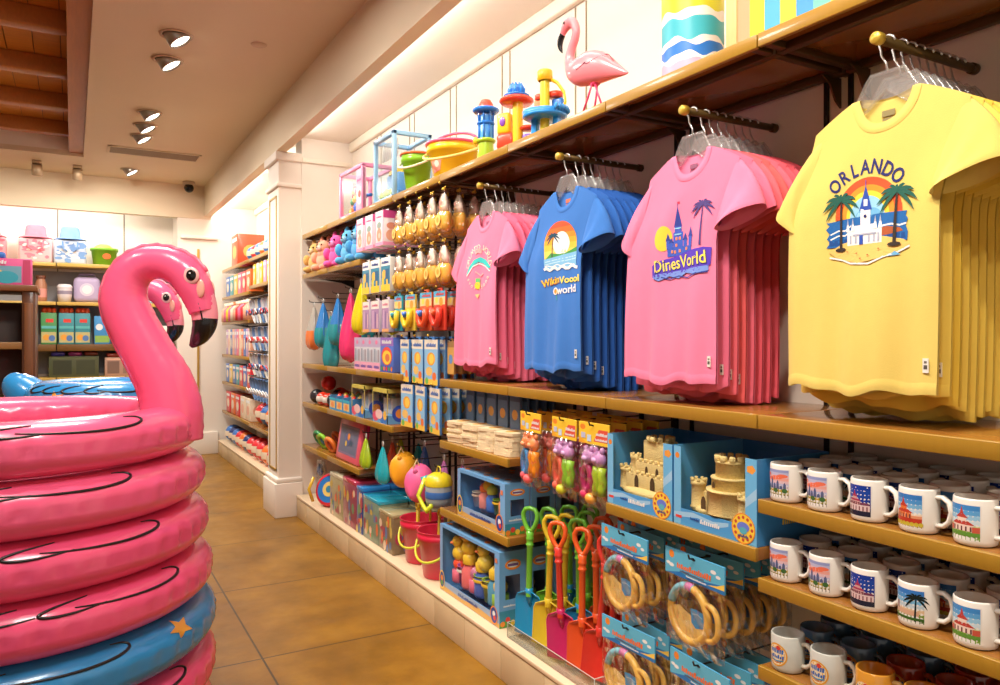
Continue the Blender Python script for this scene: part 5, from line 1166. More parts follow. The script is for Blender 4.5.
# ring toys, drawing tablet
def ring_toy(c1, c2):
    t = thing('ring_toy', '', 'toy'); T = Matrix.Translation((0, 0, .058)) @ Matrix.Rotation(math.radians(-25), 4, 'Y')
    MB().tube([(0, .055 * math.cos(a), .050 * math.sin(a)) for a in [2 * PI * k / 24 for k in range(24)]], .017, mk(c1), 10, closed=True, T=T).build('ring', t)
    MB().ell((0, 0, 0), (.016, .036, .032), mk(c2), 14, 8, T=T).build('centre_disc', t); return Proto(t)
rt = [ring_toy((140, 206, 50), (30, 140, 190)), ring_toy((240, 130, 50), (190, 40, 60)), ring_toy((60, 150, 90), (240, 190, 60)), ring_toy((60, 170, 180), (40, 120, 160))]
for k, (i, y, x, nm) in enumerate(((0, 5.64, 1.665, 'green ring toy with a blue centre'), (1, 5.42, 1.655, 'orange ring toy with a red centre'), (2, 5.84, 1.69, 'dark green ring toy at the partition'), (3, 5.50, 1.80, 'teal ring toy behind the orange one'), (1, 5.72, 1.80, 'orange ring toy behind the green ones'))):
    rt[i].put((x, y, ZC + .003), nm + ' on the shelf by the partition', 'ring toys', (0, 0, math.radians(10)))
t = thing('drawing_tablet', 'pink framed drawing tablet leaning on the shelf above the drum toy', 'toy', (1.625, 4.985, ZC + .002)); T = Matrix.Rotation(math.radians(9), 4, 'Y')
MB().rbox(0, .035, -.235, .235, 0, .285, M(232, 100, 120, .35, coat=.3), .012, T).build('frame', t)
mb = MB(); mb.decal([(rect(-.19, .045, .19, .245), M(140, 120, 150, .25)), (rect(-.17, .06, .17, .23), M(110, 116, 140, .2)), (disc(-.02, .15, .06, 18, ry=.045), M(90, 100, 150, .3)), (disc(.0, .17, .025, 14), M(240, 150, 60, .4)), (disc(-.04, .12, .02, 12), M(226, 190, 80, .4)), (disc(.06, .13, .03, 14, ry=.02), M(70, 90, 110, .4))], XY, T=T); mb.build('screen', t)
MB().rbox(.036, .058, -.235, .235, 0, .275, M(214, 30, 110, .35), .008, T).build('back_plate', t)
# hung toys on the lower pegs
fish = {'lime': cone_float((170, 200, 40), .075, .20, None, 'hung_dive_toy'), 'red and orange': cone_float((226, 80, 40), .07, .20, None, 'hung_dive_toy'), 'turquoise': cone_float((30, 170, 186), .085, .23, None, 'hung_dive_toy'), 'navy': cone_float((40, 60, 100), .07, .2, None, 'hung_dive_toy')}
for k, (nm, y, x, z) in enumerate((('lime', 4.585, 1.63, .815), ('red and orange', 4.46, 1.76, .80), ('turquoise', 4.285, 1.63, .80), ('turquoise', 4.30, 1.87, .80), ('navy', 4.05, 1.80, .82), ('lime', 4.52, 1.84, .81))):
    pegs.put((x - .02, y, z + .004), 'dark peg hook above the packed cases, carrying the %s dive toy %s' % (nm, ('in front', 'behind')[x > 1.7]), 'peg hooks')
    fish[nm].put((x, y, z), '%s hung dive toy above the packed cases, %s' % (nm, ('in front', 'behind the others')[x > 1.7]), 'hung dive toys')
# sun hats on hooks, a watering can, buckets with spades
def sunhat(c):
    t = thing('toy_sun_hat', '', 'hat'); m = M(*c, .45, var=.04, vscale=30); R = .082
    T = Matrix.Rotation(math.radians(-30), 4, 'Y')
    mb = MB(); mb.lathe([(.0001, R * .80), (.012, R * .78), (R * .35, R * .62), (R * .70, R * .40), (R * .92, R * .12), (R, -.01), (R * .96, -.05), (R * .80, -.085), (R * .55, -.10)], m, 28, T @ Matrix.Rotation(PI / 2, 4, 'Y') @ Matrix.Scale(-1, 4, (0, 0, 1))); mb.build('crown', t)
    mb = MB(); mb.tube([(-.02, .02, .07), (-.01, .005, .10), (0, 0, .122), (.01, -.005, .10), (.02, -.02, .07)], .004, M(240, 210, 150, .4), 6); mb.build('strap', t)
    MB().ell((-.030, -.012, .072), (.013, .016, .013), M(*[int(v * .85) for v in c], .4), 12, 8).build('button', t)
    return Proto(t)
h1 = sunhat((246, 172, 36)); h2 = sunhat((244, 104, 160))
for pr, x, y, z, nm in ((h1, 1.68, 4.12, .628, 'orange-yellow toy sun hat hanging on the left'), (h2, 1.655, 3.83, .598, 'pink toy sun hat hanging on the right')):
    pegg.put((x - .02, y, z + .156), 'gold-tipped peg hook carrying the %s sun hat' % nm.split()[0], 'peg hooks'); pr.put((x, y, z), nm + ' above the red buckets', 'toy sun hats', (0, 0, math.radians(30))).scale = (1, 1, 1.28)
t = thing('toy_watering_can', 'grey toy watering can with yellow lid and teal spout hanging beside the pink hat', 'watering can', (1.665, 3.565, .548))
MB().lathe([(.0001, 0), (.062, .002), (.070, .03), (.070, .11), (.066, .115)], M(150, 156, 160, .35), 24).build('body', t)
MB().lathe([(.072, .108), (.074, .125), (.062, .155), (.035, .172), (.0001, .176)], mk((226, 206, 40)), 24).build('lid', t)
MB().lathe([(.0715, .045), (.073, .05), (.073, .075), (.0715, .08)], mk((60, 110, 180)), 24).build('band', t)
MB().tube([(0, .06, .06), (-.02, .10, .09), (-.03, .115, .14)], [.018, .016, .024], mk((40, 176, 190)), 10).build('spout', t)
MB().tube([(-.05, .06, .14), (-.085, .07, .05), (-.075, .03, .0), (-.08, -.03, -.015), (-.07, -.06, .02)], .012, mk((206, 214, 40)), 10).build('hose', t)
MB().tube([(0, .03, .17), (0, .012, .205), (0, -.012, .205), (0, -.03, .17)], .004, mk((226, 206, 40)), 6).build('hang_loop', t)
pegs.put((1.645, 3.565, .749), 'dark peg hook carrying the grey watering can', 'peg hooks')
lp = cone_float((206, 120, 190), .045, .10, None, 'toy_lanyard')
for k, (y, x, c) in enumerate(((3.66, 1.74, 'lilac'), (3.48, 1.76, 'lilac'))): pegs.put((x - .02, y, .802), 'dark peg hook behind the hats, %s of the lanyard pair' % ('left', 'right')[k], 'peg hooks'); lp.put((x, y, .798), 'lilac toy lanyard hung behind the pink hat, %s of the pair' % ('left', 'right')[k], 'lanyards')
def bucket(c, hc, r0=.085, r1=.112, h_=.235, hside=1, ha=40, name='toy_bucket'):
    t = thing(name, '', 'bucket'); m = M(*c, .32, coat=.25)
    mb = MB(); mb.lathe([(.0001, .004), (r0 - .004, .0), (r0, .006), (r1 - .006, h_ - .05), (r1 + .003, h_ - .048), (r1 + .004, h_ - .022), (r1 + .001, h_ - .020), (r1 + .002, h_ - .004), (r1 + .006, h_), (r1 - .001, h_), (r1 - .004, h_ - .006), (r0 - .006, .010), (.0001, .008)], m, 36); mb.build('pail', t)
    a = math.radians(ha); D = r1 * 1.48; P = [(-D * math.cos(b) * math.cos(a), (r1 + .010) * math.sin(b), h_ - .028 - D * math.cos(b) * math.sin(a)) for b in [-PI / 2 + PI * k / 16 for k in range(17)]]
    MB().tube(P, .0065, M(*hc, .35), 8).build('handle', t)
    for sg in (-1, 1): MB().lathe([(.0001, 0), (.012, 0), (.012, .010), (.0001, .012)], M(*hc, .35), 12, Matrix.Translation((0, sg * (r1 + .002), h_ - .028)) @ Matrix.Rotation(-sg * PI / 2, 4, 'X')).build('handle_pivot', t)
    return under(t, 'handle', ('handle_pivot',))
bk = Proto(bucket((214, 40, 70), (206, 206, 50), .090, .120, .245, 1, 42))
bk.put((1.715, 3.895, ZP + .001), 'red toy bucket with a lime handle, left one on the plinth', 'red buckets', (0, 0, math.radians(25)))
bk.put((1.690, 3.600, ZP + .001), 'red toy bucket with a lime handle, right one beside the big window box', 'red buckets', (0, 0, math.radians(25)))
def stick(c, c2):
    t = thing('toy_spade', '', 'toy shovel'); m = mk(c)
    MB().tube([(0, 0, .012), (0, 0, .29)], .0075, m, 8).build('shaft', t); mb = MB()
    mb.tube([(0, 0, .29), (0, .016, .305), (0, .016, .325), (0, 0, .335), (0, -.016, .325), (0, -.016, .305)], .006, m, 8, closed=True); mb.build('grip', t)
    MB().rbox(-.004, .004, -.028, .028, .012, .08, mk(c2), .003).build('scoop', t); return Proto(t)
sp_ = stick((226, 190, 40), (60, 130, 200))
for k, (x, y, a, b) in enumerate(((1.70, 3.945, 3, 3), (1.755, 3.895, -3, 4), (1.68, 3.865, 6, -4), (1.675, 3.61, 2, 2), (1.72, 3.575, -3, 3))):
    sp_.put((x, y, ZP + .016), 'yellow toy spade standing in the %s red bucket, %s' % (('left', 'left', 'left', 'right', 'right')[k], ('left', 'rear', 'right', 'left', 'right')[k]) + ' one', 'yellow toy spades', (math.radians(a), math.radians(b), 0))
# plinth row: drum toy, packed cases, jars
t = thing('drum_toy', 'round blue and red drum toy leaning on the plinth by the partition', 'toy', (1.665, 5.47, ZP + .002)); t.rotation_euler = (0, 0, math.radians(38)); T = Matrix.Translation((0, 0, .125)) @ Matrix.Rotation(math.radians(18), 4, 'Y') @ Matrix.Rotation(-PI / 2, 4, 'Y')
MB().lathe([(.0001, -.07), (.115, -.07), (.124, -.05), (.124, .0), (.116, .012), (.10, .014)], mk((214, 30, 50)), 32, T).build('rim', t)
mb = MB(); mb.lathe([(.0001, .014), (.10, .013)], mk((40, 120, 200)), 32, T); mb.lathe([(.0001, .0152), (.055, .0150)], mk((230, 200, 110)), 26, T); mb.lathe([(.0001, .0164), (.026, .0162)], mk((60, 130, 160)), 20, T); mb.build('drum_face', t)
MB().tube([(-.03, .13, .03), (-.04, .16, .12), (-.02, .13, .21)], .012, mk((236, 190, 50)), 8).build('handle', t)
def case(c, cl, w_, h_, d_):
    t = thing('toy_case', '', 'boxed toy'); mb = MB(); m = M(*c, .3, var=.25, vscale=40, coat=.3); mb.rbox(0, d_, -w_ / 2, w_ / 2, 0, h_ * .92, m, .006); r = random.Random(c[0])
    L = []
    for k in range(16): L.append((disc(r.uniform(-w_ * .4, w_ * .4), r.uniform(.02, h_ * .78), r.uniform(.012, .026), 10, ry=r.uniform(.015, .045)), mk([(226, 110, 60), (90, 120, 170), (206, 180, 90), (170, 60, 90), (100, 150, 110), (230, 200, 170)][k % 6])))
    mb.decal([(p, m_) for p, m_ in L], XY, base=.0006, step=.00006)
    mb.decal([(disc(r.uniform(.03, d_ * .8), r.uniform(.03, h_ * .7), .022, 10, ry=.035), mk([(226, 110, 60), (90, 120, 170), (206, 180, 90), (170, 60, 90)][k % 4])) for k in range(8)], lambda a, b, o: Vector((a, -w_ / 2 - o, b)), base=.0006, step=.00006)
    mb.build('printed_case', t)
    MB().rbox(-.002, d_ + .002, -w_ / 2 - .002, w_ / 2 + .002, h_ * .90, h_, M(*cl, .12, coat=.6), .006).build('lid', t); return Proto(t)
for k, (c, cl, y, w_, h_, nm) in enumerate((((170, 160, 120), (200, 190, 160), 5.135, .29, .30, 'olive and clear'), ((150, 70, 90), (190, 60, 90), 4.845, .27, .315, 'crimson'), ((50, 80, 150), (50, 130, 200), 4.645, .11, .30, 'navy'), ((120, 140, 120), (40, 160, 190), 4.435, .28, .27, 'turquoise lidded'), ((130, 110, 80), (170, 160, 120), 4.180, .22, .235, 'brown patterned'))):
    pc = case(c, cl, w_, h_, .19)
    for i in range(2): pc.put((1.60 + i * .20, y - .02, ZP + .001), '%s toy case on the plinth, %s' % (nm, ('in front', 'behind against the wall')[i]), 'packed toy cases')
sc_ = {'red': mk((206, 40, 40)), 'blue': mk((60, 110, 190))}
t = thing('toy_robot_pack', 'clear bag of blue and orange toys leaning in the corner by the partition', 'bagged toy', (1.69, 5.78, ZP + .30)); bag_part(t, .22, 0, -.285, .035)
mb = MB(); mb.ell((0, .03, -.08), (.025, .045, .05), mk((60, 120, 190))); mb.build('blue_toy', t); mb = MB(); mb.ell((0, -.03, -.20), (.025, .05, .06), mk((226, 110, 70))); mb.build('orange_toy', t)
t = thing('orange_hoop_toy', 'orange hoop toy behind the drum toy on the plinth', 'toy', (1.79, 5.44, ZP + .002)); MB().tube([(0, .11 * math.cos(a), .125 + .11 * math.sin(a)) for a in [2 * PI * k / 28 for k in range(28)]], .014, mk((232, 90, 40)), 10, closed=True).build('hoop', t); MB().ell((0, 0, .235), (.03, .04, .03), mk((206, 60, 40))).build('bead', t)
# ---------------------------------------------------------------- goods on the topmost shelf
def clear_case(name, label, w_, h_, d_, frame, loc, rot, trim=.022, foot=0.0):
    t = thing(name, label, 'boxed toy', loc, None, rot); m = M(*frame, .35, coat=.3); mb = MB(); q = trim
    for x in (0, d_ - q):
        for y in (-w_ / 2, w_ / 2 - q): mb.rbox(x, x + q, y, y + q, 0, h_, m, .004)
    for z in (0, h_ - q):
        mb.rbox(0, q, -w_ / 2, w_ / 2, z, z + q, m, .004); mb.rbox(d_ - q, d_, -w_ / 2, w_ / 2, z, z + q, m, .004)
        mb.rbox(0, d_, -w_ / 2, -w_ / 2 + q, z, z + q, m, .004); mb.rbox(0, d_, w_ / 2 - q, w_ / 2, z, z + q, m, .004)
    mb.box(.004, d_ - .004, -w_ / 2 + .004, w_ / 2 - .004, .002, .008, m); mb.build('frame', t)
    mb = MB(); e = .006
    mb.box(e, e + .001, -w_ / 2 + e, w_ / 2 - e, q, h_ - q, WIN); mb.box(d_ - e - .001, d_ - e, -w_ / 2 + e, w_ / 2 - e, q, h_ - q, WIN); mb.box(e, d_ - e, -w_ / 2 + e, -w_ / 2 + e + .001, q, h_ - q, WIN); mb.box(e, d_ - e, w_ / 2 - e - .001, w_ / 2 - e, q, h_ - q, WIN)
    mb.build('window', t)
    return t, m
PKF = (244, 150, 190)
t, m = clear_case('clear_toy_case', 'pink framed clear case with a rainbow toy on the top shelf by the partition', .44, .33, .24, PKF, (1.64, 4.93, ZT + .001), math.radians(2), .026)
mb = MB(); mb.rbox(.004, .03, -.22, -.10, .03, .30, M(248, 190, 214, .4), .003); mb.decal([(disc(.165, .12, .045, 18, ry=.06), M(250, 236, 230, .4)), (disc(.165, .13, .025, 14), PR), (rect(.12, .20, .21, .25), M(250, 170, 200, .4))] + [(p, PKD) for p in squiggle(.12, .21, .215, .018, 2)], lambda a, b, o: Vector((.0035 - o, -a, b))); mb.build('printed_panel', t)
mb = MB(); c = .08
for k, (y, z, r, col) in enumerate(((.12, .07, .035, (240, 130, 50)), (.15, .13, .028, (60, 150, 90)), (.10, .14, .03, (250, 200, 50)), (.06, .08, .04, (40, 110, 230)), (.13, .20, .026, (236, 180, 40)), (.0, .06, .045, (240, 170, 150)), (.17, .06, .03, (240, 210, 60)), (.08, .20, .024, (200, 60, 90)))): mb.ell((c, y, z), (r * .8, r, r), mk(col), 14, 8)
mb.build('rainbow_toy', t); MB().tube([(c, .16, .10), (c, .12, .25), (c, .02, .20), (c, -.05, .14)], .014, mk((230, 60, 50)), 8).build('slide', t); MB().tube([(c + .04, .10, .13), (c + .04, .0, .16), (c + .04, -.08, .15)], .012, mk((60, 130, 210)), 8).build('slide', t)
t, m = clear_case('clear_toy_case', 'tall pale blue framed clear case, beside the green bucket on the top shelf', .335, .405, .25, (156, 204, 240), (1.635, 4.30, ZT + .001), 0, .026)
mb = MB(); mb.rbox(.05, .22, -.13, .13, .026, .06, M(120, 180, 230, .4), .004); mb.rbox(.07, .20, -.06, .13, .06, .19, M(110, 170, 224, .4), .02); mb.lathe([(.0001, .23), (.05, .22), (.075, .20), (.075, .18)], mk((236, 196, 60)), 20, Matrix.Translation((.135, .04, 0))); mb.build('blue_playset', t)
mb = MB()
for y, z, r in ((.12, .06, .035), (.05, .065, .04), (-.03, .06, .032)): mb.ell((.045, y, z), (.02, r, r * .7), mk((200, 214, 60)), 14, 8)
mb.build('lime_figure', t)
mb = MB()
for k in range(7): mb.tube([(.05, .12 - k * .036, .375), (.055, .118 - k * .036, .33), (.05, .12 - k * .036, .27)], .009, CLEAR, 6)
mb.build('clear_tubes', t)
t = bucket((140, 204, 40), (244, 240, 200), .062, .088, .215, 1, 30, 'toy_bucket'); tag(t, 'lime green toy bucket with an orange rim on the top shelf', 'bucket'); t.location = (1.70, 3.93, ZT + .001); t.rotation_euler = (0, 0, math.radians(30))
MB().tube([((.092 * math.cos(a)), .092 * math.sin(a), .212) for a in [2 * PI * k / 36 for k in range(36)]], .007, mk((240, 110, 50)), 8, closed=True).build('orange_rim', t)
t = bucket((250, 206, 30), (250, 226, 130), .095, .138, .200, 1, 24, 'toy_bucket'); tag(t, 'large yellow toy bucket with a pink rim beside the toy towers', 'bucket'); t.location = (1.755, 3.575, ZT + .001); t.rotation_euler = (0, 0, math.radians(35))
MB().tube([(.143 * math.cos(a), .143 * math.sin(a), .197) for a in [2 * PI * k / 40 for k in range(40)]], .0075, mk((244, 90, 130)), 8, closed=True).build('pink_rim', t)
MB().tube([(.03 * math.sin(a), .145 * math.cos(a), .20 + .07 * math.sin(a)) for a in [PI * k / 24 for k in range(25)]], .0075, mk((244, 80, 130)), 8).build('pink_handle', t)
mb = MB(); mb.decal([([(-.06, .175), (.05, .145), (.02, .05), (-.05, .04)], M(246, 150, 130, .4)), (disc(-.015, .125, .028, 14, ry=.022), M(240, 90, 110, .4)), (disc(.0, .085, .018, 12), M(250, 220, 200, .4))], lambda a, b, o: Vector((-(.095 + .043 * b / .2 + o + .002) * math.cos(a / .12 - .35), (.095 + .043 * b / .2 + o + .002) * math.sin(-a / .12 + .35), b)), maxlen=.015); mb.build('label_sticker', t)
# toy towers
def disk(mb, z, r, h_, c, n=26, T=None): mb.lathe([(.0001, z), (r * .86, z), (r, z + h_ * .4), (r * .98, z + h_ * .7), (r * .80, z + h_), (.0001, z + h_)], mk(c, .25), n, T)
RD, BL, YE, LI, OR_ = (236, 70, 40), (36, 124, 220), (252, 200, 30), (170, 210, 50), (244, 120, 40)
t = thing('toy_tower', 'slim lime and blue toy tower with a red cap beside the yellow bucket', 'toy', (1.67, 3.06, ZT + .001)); t.scale = (.77, .77, 1.12)
mb = MB(); mb.lathe([(.0001, 0), (.052, 0), (.054, .01), (.046, .075), (.046, .085)], mk(LI), 20); disk(mb, .075, .060, .018, LI); mb.build('lime_base', t)
MB().ell((-.055, .03, .085), (.016, .018, .016), mk(YE), 12, 8).build('knob', t)
mb = MB(); mb.lathe([(.042, .09), (.044, .15), (.040, .155), (.040, .19)], mk((70, 160, 236)), 20)
for k in range(8): a = 2 * PI * k / 8; mb.cyl((.045 * math.cos(a), .045 * math.sin(a), .095), (.045 * math.cos(a), .045 * math.sin(a), .15), .006, mk(BL), 6)
disk(mb, .148, .055, .016, BL); disk(mb, .200, .082, .020, BL)
for k in range(8): a = 2 * PI * k / 8; mb.cyl((.044 * math.cos(a), .044 * math.sin(a), .16), (.05 * math.cos(a), .05 * math.sin(a), .202), .006, mk(BL), 6)
mb.build('blue_column', t); mb = MB(); mb.lathe([(.046, .220), (.044, .235), (.030, .252), (.0001, .258)], mk(RD), 20); mb.build('red_cap', t)
t = thing('toy_tower', 'yellow and red toy tower with a blue domed roof, middle one of three', 'toy', (1.68, 2.80, ZT + .001)); t.scale = (.68, .68, .86); t.rotation_euler = (0, 0, math.radians(30))
mb = MB(); mb.rbox(-.055, .055, .0, .125, 0, .085, mk(RD), .02); mb.rbox(-.05, .05, -.12, .0, 0, .03, mk(RD), .01); disk(mb, .085, .055, .02, RD, T=Matrix.Translation((-.01, -.09, 0))); mb.build('red_base', t)
mb = MB(); mb.rbox(-.05, .04, .03, .12, .08, .185, mk(YE), .012); mb.lathe([(.034, .02), (.034, .235)], mk(YE), 18, Matrix.Translation((-.02, -.02, 0))); mb.build('yellow_column', t)
MB().ell((-.052, .075, .140), (.006, .022, .024), mk((140, 80, 190)), 14, 8).build('purple_button', t); MB().rbox(-.04, .02, -.12, -.06, .03, .065, mk((120, 80, 190)), .01).build('purple_block', t)
mb = MB(); disk(mb, .228, .112, .032, RD); mb.build('red_disc', t)
mb = MB(); disk(mb, .258, .085, .020, BL); mb.lathe([(.046, .276), (.050, .30), (.048, .315), (.036, .325), (.0001, .328)], mk(BL), 20)
for k in range(9): a = 2 * PI * k / 9; mb.tube([(.05 * math.cos(a), .05 * math.sin(a), .276), (.053 * math.cos(a), .053 * math.sin(a), .30), (.03 * math.cos(a), .03 * math.sin(a), .33)], .007, mk((30, 140, 230)), 6)
mb.build('blue_dome', t)
t = thing('toy_tower', 'tall yellow toy tower with a blue tray and looping handle beside the flamingo', 'toy', (1.68, 2.575, ZT + .001)); t.scale = (.60, .62, .88); t.rotation_euler = (0, 0, math.radians(30))
mb = MB(); mb.lathe([(.032, 0), (.032, .27)], mk((232, 214, 40)), 20); mb.lathe([(.044, .262), (.052, .268), (.052, .305), (.044, .312), (.0001, .312)], mk((248, 190, 20)), 22); mb.build('yellow_column', t)
mb = MB(); disk(mb, .085, .150, .022, (40, 150, 236)); mb.lathe([(.13, .105), (.150, .118), (.146, .10)], mk((40, 150, 236)), 26); mb.rbox(-.03, .03, .05, .09, 0, .09, mk((40, 150, 236)), .006); mb.rbox(-.03, .03, -.11, -.07, 0, .09, mk((40, 150, 236)), .006)
for k in range(7): a = -PI * .7 + k * .18; mb.tube([(.14 * math.cos(a), .14 * math.sin(a), .11), (.165 * math.cos(a), .165 * math.sin(a), .125)], .012, mk((50, 156, 236)), 6)
mb.build('blue_tray', t)
mb = MB(); mb.rbox(.03, .09, .02, .10, .105, .19, mk(OR_), .01); mb.build('orange_block', t); mb = MB(); mb.rbox(.035, .09, -.11, -.03, .105, .185, mk(BL), .012); mb.build('blue_block', t); mb = MB(); mb.lathe([(.0001, .19), (.05, .19), (.05, .215), (.0001, .22)], mk(RD), 18, Matrix.Translation((.06, -.05, 0))); mb.lathe([(.0001, .19), (.04, .19), (.04, .215), (.0001, .22)], mk(RD), 18, Matrix.Translation((.06, .06, 0))); mb.build('red_cap', t)
MB().tube([(0, -.045, .265), (.0, -.09, .245), (0, -.14, .195), (0, -.15, .150), (0, -.13, .115)], .009, mk((248, 196, 30)), 8).build('loop_handle', t)
# standing flamingo figure
t = thing('flamingo_figure', 'pink plastic flamingo figure standing on thin legs at the edge of the top shelf', 'figure', (1.650, 2.195, ZT + .001), None, math.radians(12)); t.scale = (.95, .88, 1.05)
FP = M(248, 140, 150, .3, coat=.35, sub=.05); FPD = M(236, 70, 120, .35)
mb = MB()   # body with neck as one surface, beak side at +y
bp_ = [((0, .170, .100), .004), ((0, .150, .106), .012), ((0, .10, .124), .030), ((0, .04, .145), .052), ((0, -.02, .158), .060), ((0, -.075, .160), .055), ((0, -.115, .170), .042), ((0, -.138, .195), .028), ((0, -.142, .225), .022), ((0, -.130, .255), .019), ((0, -.112, .283), .018), ((0, -.106, .310), .018), ((0, -.117, .335), .019), ((0, -.140, .348), .021), ((0, -.163, .341), .0205), ((0, -.180, .324), .015), ((0, -.186, .310), .011)]
# smooth the chain
ch = catmull([(a[0], -a[1], a[2], r) for a, r in bp_])
mb.tube([c_[:3] for c_ in ch], [(c_[3] * .82, c_[3]) if True else 0 for c_ in ch], FP, 16, up=(1, 0, 0)); mb.build('body', t)
mb = MB(); kb = catmull([(0, .183, .316, .0125), (0, .196, .300, .013), (0, .200, .280, .0115), (0, .194, .262, .007), (0, .186, .250, .002)])
mb.tube([c_[:3] for c_ in kb], [c_[3] for c_ in kb], M(20, 18, 22, .25), 12); mb.build('beak', t)
for sg in (-1, 1): MB().ell((sg * .0165, .160, .346), (.004, .006, .006), M(16, 14, 18, .1), 10, 8).build('eye', t)
for x, y1, y2 in ((-.012, .012, .060), (.012, -.005, .02), (-.008, -.012, -.050)):
    MB().tube([(x, .0, .110), (x, (y1 + y2) / 2 * .7, .06), (x, y2, .001)], .0042, FPD, 8).build('leg', t)
MB().ell((0, .0, .105), (.020, .030, .016), FPD, 12, 8).build('leg_socket', t)
DK = M(90, 40, 70, .4)
for wv in ([(.02, .165), (.0, .158), (-.03, .168), (-.05, .162), (-.08, .170)], [(-.03, .168), (-.06, .178), (-.09, .163)], [(.06, .150), (.02, .160), (.01, .166)], [(-.05, .185), (-.085, .178), (-.11, .150)]):
    pts = []
    for y, z in wv:   # lay the painted feather line on the flank
        k = min(range(len(ch)), key=lambda i: (ch[i][1] - y) ** 2 + (ch[i][2] - .15) ** 2); c_ = ch[k]; dz = max(-.9, min(.9, (z - c_[2]) / (c_[3] + 1e-6))); pts.append((-c_[3] * .82 * math.sqrt(1 - dz * dz) - .0004, y, z))
    MB().tube(pts, .0014, DK, 6).build('painted_feather_line', t)
# striped barrel and striped crate
t = thing('striped_bucket', 'round pail with yellow, blue and pink wavy stripes on the top shelf', 'bucket', (1.735, 1.79, ZT + .001)); R = .098
mb = MB(); Hh = .33
def wall(z0f, z1f, m): mb.sheet(lambda u, v: Vector((R * math.cos(2 * PI * u), R * math.sin(2 * PI * u), z0f(u) + (z1f(u) - z0f(u)) * v)), 56, 1, m, cu=True)
wf = lambda base, amp, ph: (lambda u: base + amp * math.sin(2 * PI * u * 5 + ph) + amp * .5 * math.sin(2 * PI * u * 9 + ph * 2))
lv_ = [lambda u: 0.0, wf(.045, .006, 1), wf(.066, .008, 2), wf(.098, .007, 3), wf(.116, .008, 4), wf(.178, .005, 5), wf(.205, .006, 6), lambda u: Hh]
cs_ = [(246, 170, 196), (244, 240, 232), (40, 120, 210), (240, 240, 236), (60, 180, 196), (238, 234, 226), (214, 208, 40)]
for k in range(7): wall(lv_[k], lv_[k + 1], M(*cs_[k], .4))
mb.lathe([(R, Hh), (R - .004, Hh), (R - .006, .01), (.0001, .008)], M(240, 236, 220, .4), 40); mb.build('pail', t)
MB().tube([((R + .002) * math.cos(a), (R + .002) * math.sin(a), Hh - .004) for a in [2 * PI * k / 40 for k in range(40)]], .007, mk((240, 120, 170)), 8, closed=True).build('pink_rim', t)
t = thing('striped_crate', 'pale wooden crate with a pastel striped panel on the top shelf at right', 'crate', (1.68, 1.335, ZT + .001))
WD = M(226, 194, 132, .55, var=.10, vscale=12, stretch=(1, 10, 1)); mb = MB(); w2 = .255
for z in (0, .095, .19): mb.rbox(0, .012, -w2, w2, z + .002, z + .088, WD, .003); mb.rbox(.268, .28, -w2, w2, z + .002, z + .088, WD, .003)
for y in (-w2, w2 - .012):
    for z in (0, .095, .19): mb.rbox(.012, .268, y, y + .012, z + .002, z + .088, WD, .003)
mb.rbox(.012, .268, -w2 + .012, w2 - .012, 0, .01, WD, .002); mb.build('slats', t)
mb = MB(); 
for s_ in (-1, 1): MB().rbox(-.008, .002, s_ * (w2 - .02) - .02, s_ * (w2 - .02) + .02, 0, .285, WD, .003).build('corner_post', t)
cols = [(226, 160, 120), (226, 196, 50), (80, 170, 200), (222, 196, 60), (70, 150, 210), (110, 186, 176), (226, 198, 70), (226, 150, 130)]
mb = MB(); mb.decal([([(-.222 + k * .053, .012), (-.222 + (k + 1) * .053, .012), (-.222 + (k + 1) * .053, .215), (-.222 + k * .053, .215)], M(*c_, .5)) for k, c_ in enumerate(cols)] + [(rect(-.21, .213, .19, .220), M(70, 110, 190, .5))], lambda a, b, o: Vector((-.0015 - o, -a, b)), base=.001); mb.build('striped_panel', t)
# ---------------------------------------------------------------- inflatables on the left
RV = Vector((math.cos(YAW), -math.sin(YAW), 0)); FV = Vector((math.sin(YAW), math.cos(YAW), 0))
def plan(lat, dep): return Vector((0, 0, 0)) + RV * lat + FV * dep
VP_ = dict(rough=.22, coat=.45, spec=.5)
PINK = M(248, 96, 142, .26, coat=.4, bump=.05, bscale=14); PINK2 = M(244, 86, 134, .26, coat=.4, bump=.05, bscale=14); BLUEF = M(44, 140, 204, .26, coat=.4, bump=.05, bscale=14)
INKB = M(24, 20, 24, .3); STAR = M(226, 160, 60, .35)
def ring_fn(R, ra, rz, n_w, seed):
    r = random.Random(seed); ph = r.uniform(0, 6)
    def f(th, ps, lift=0.0):
        """th round the ring, ps round the tube (0 = outer equator, pi/2 = top)"""
        seam = abs(((ps + PI) % (2 * PI)) - PI); w_ = math.exp(-(seam / .32) ** 2)
        puck = .0068 * w_ * math.sin(n_w * th + ph) * (1 + .5 * math.sin(7 * th)) - .0035 * math.exp(-(seam / .07) ** 2)
        inn = abs(((ps - PI + PI) % (2 * PI)) - PI); puck += .005 * math.exp(-(inn / .4) ** 2) * math.sin(n_w * .7 * th)
        a, b = ra + puck + lift, rz + puck * .3 + lift
        c = math.cos(ps); s = math.sin(ps); q = (abs(c) ** 2.3 + abs(s) ** 2.3) ** (-1 / 2.3)
        rr = R + a * c * q; return Vector((rr * math.cos(th), rr * math.sin(th), b * s * q))
    return f
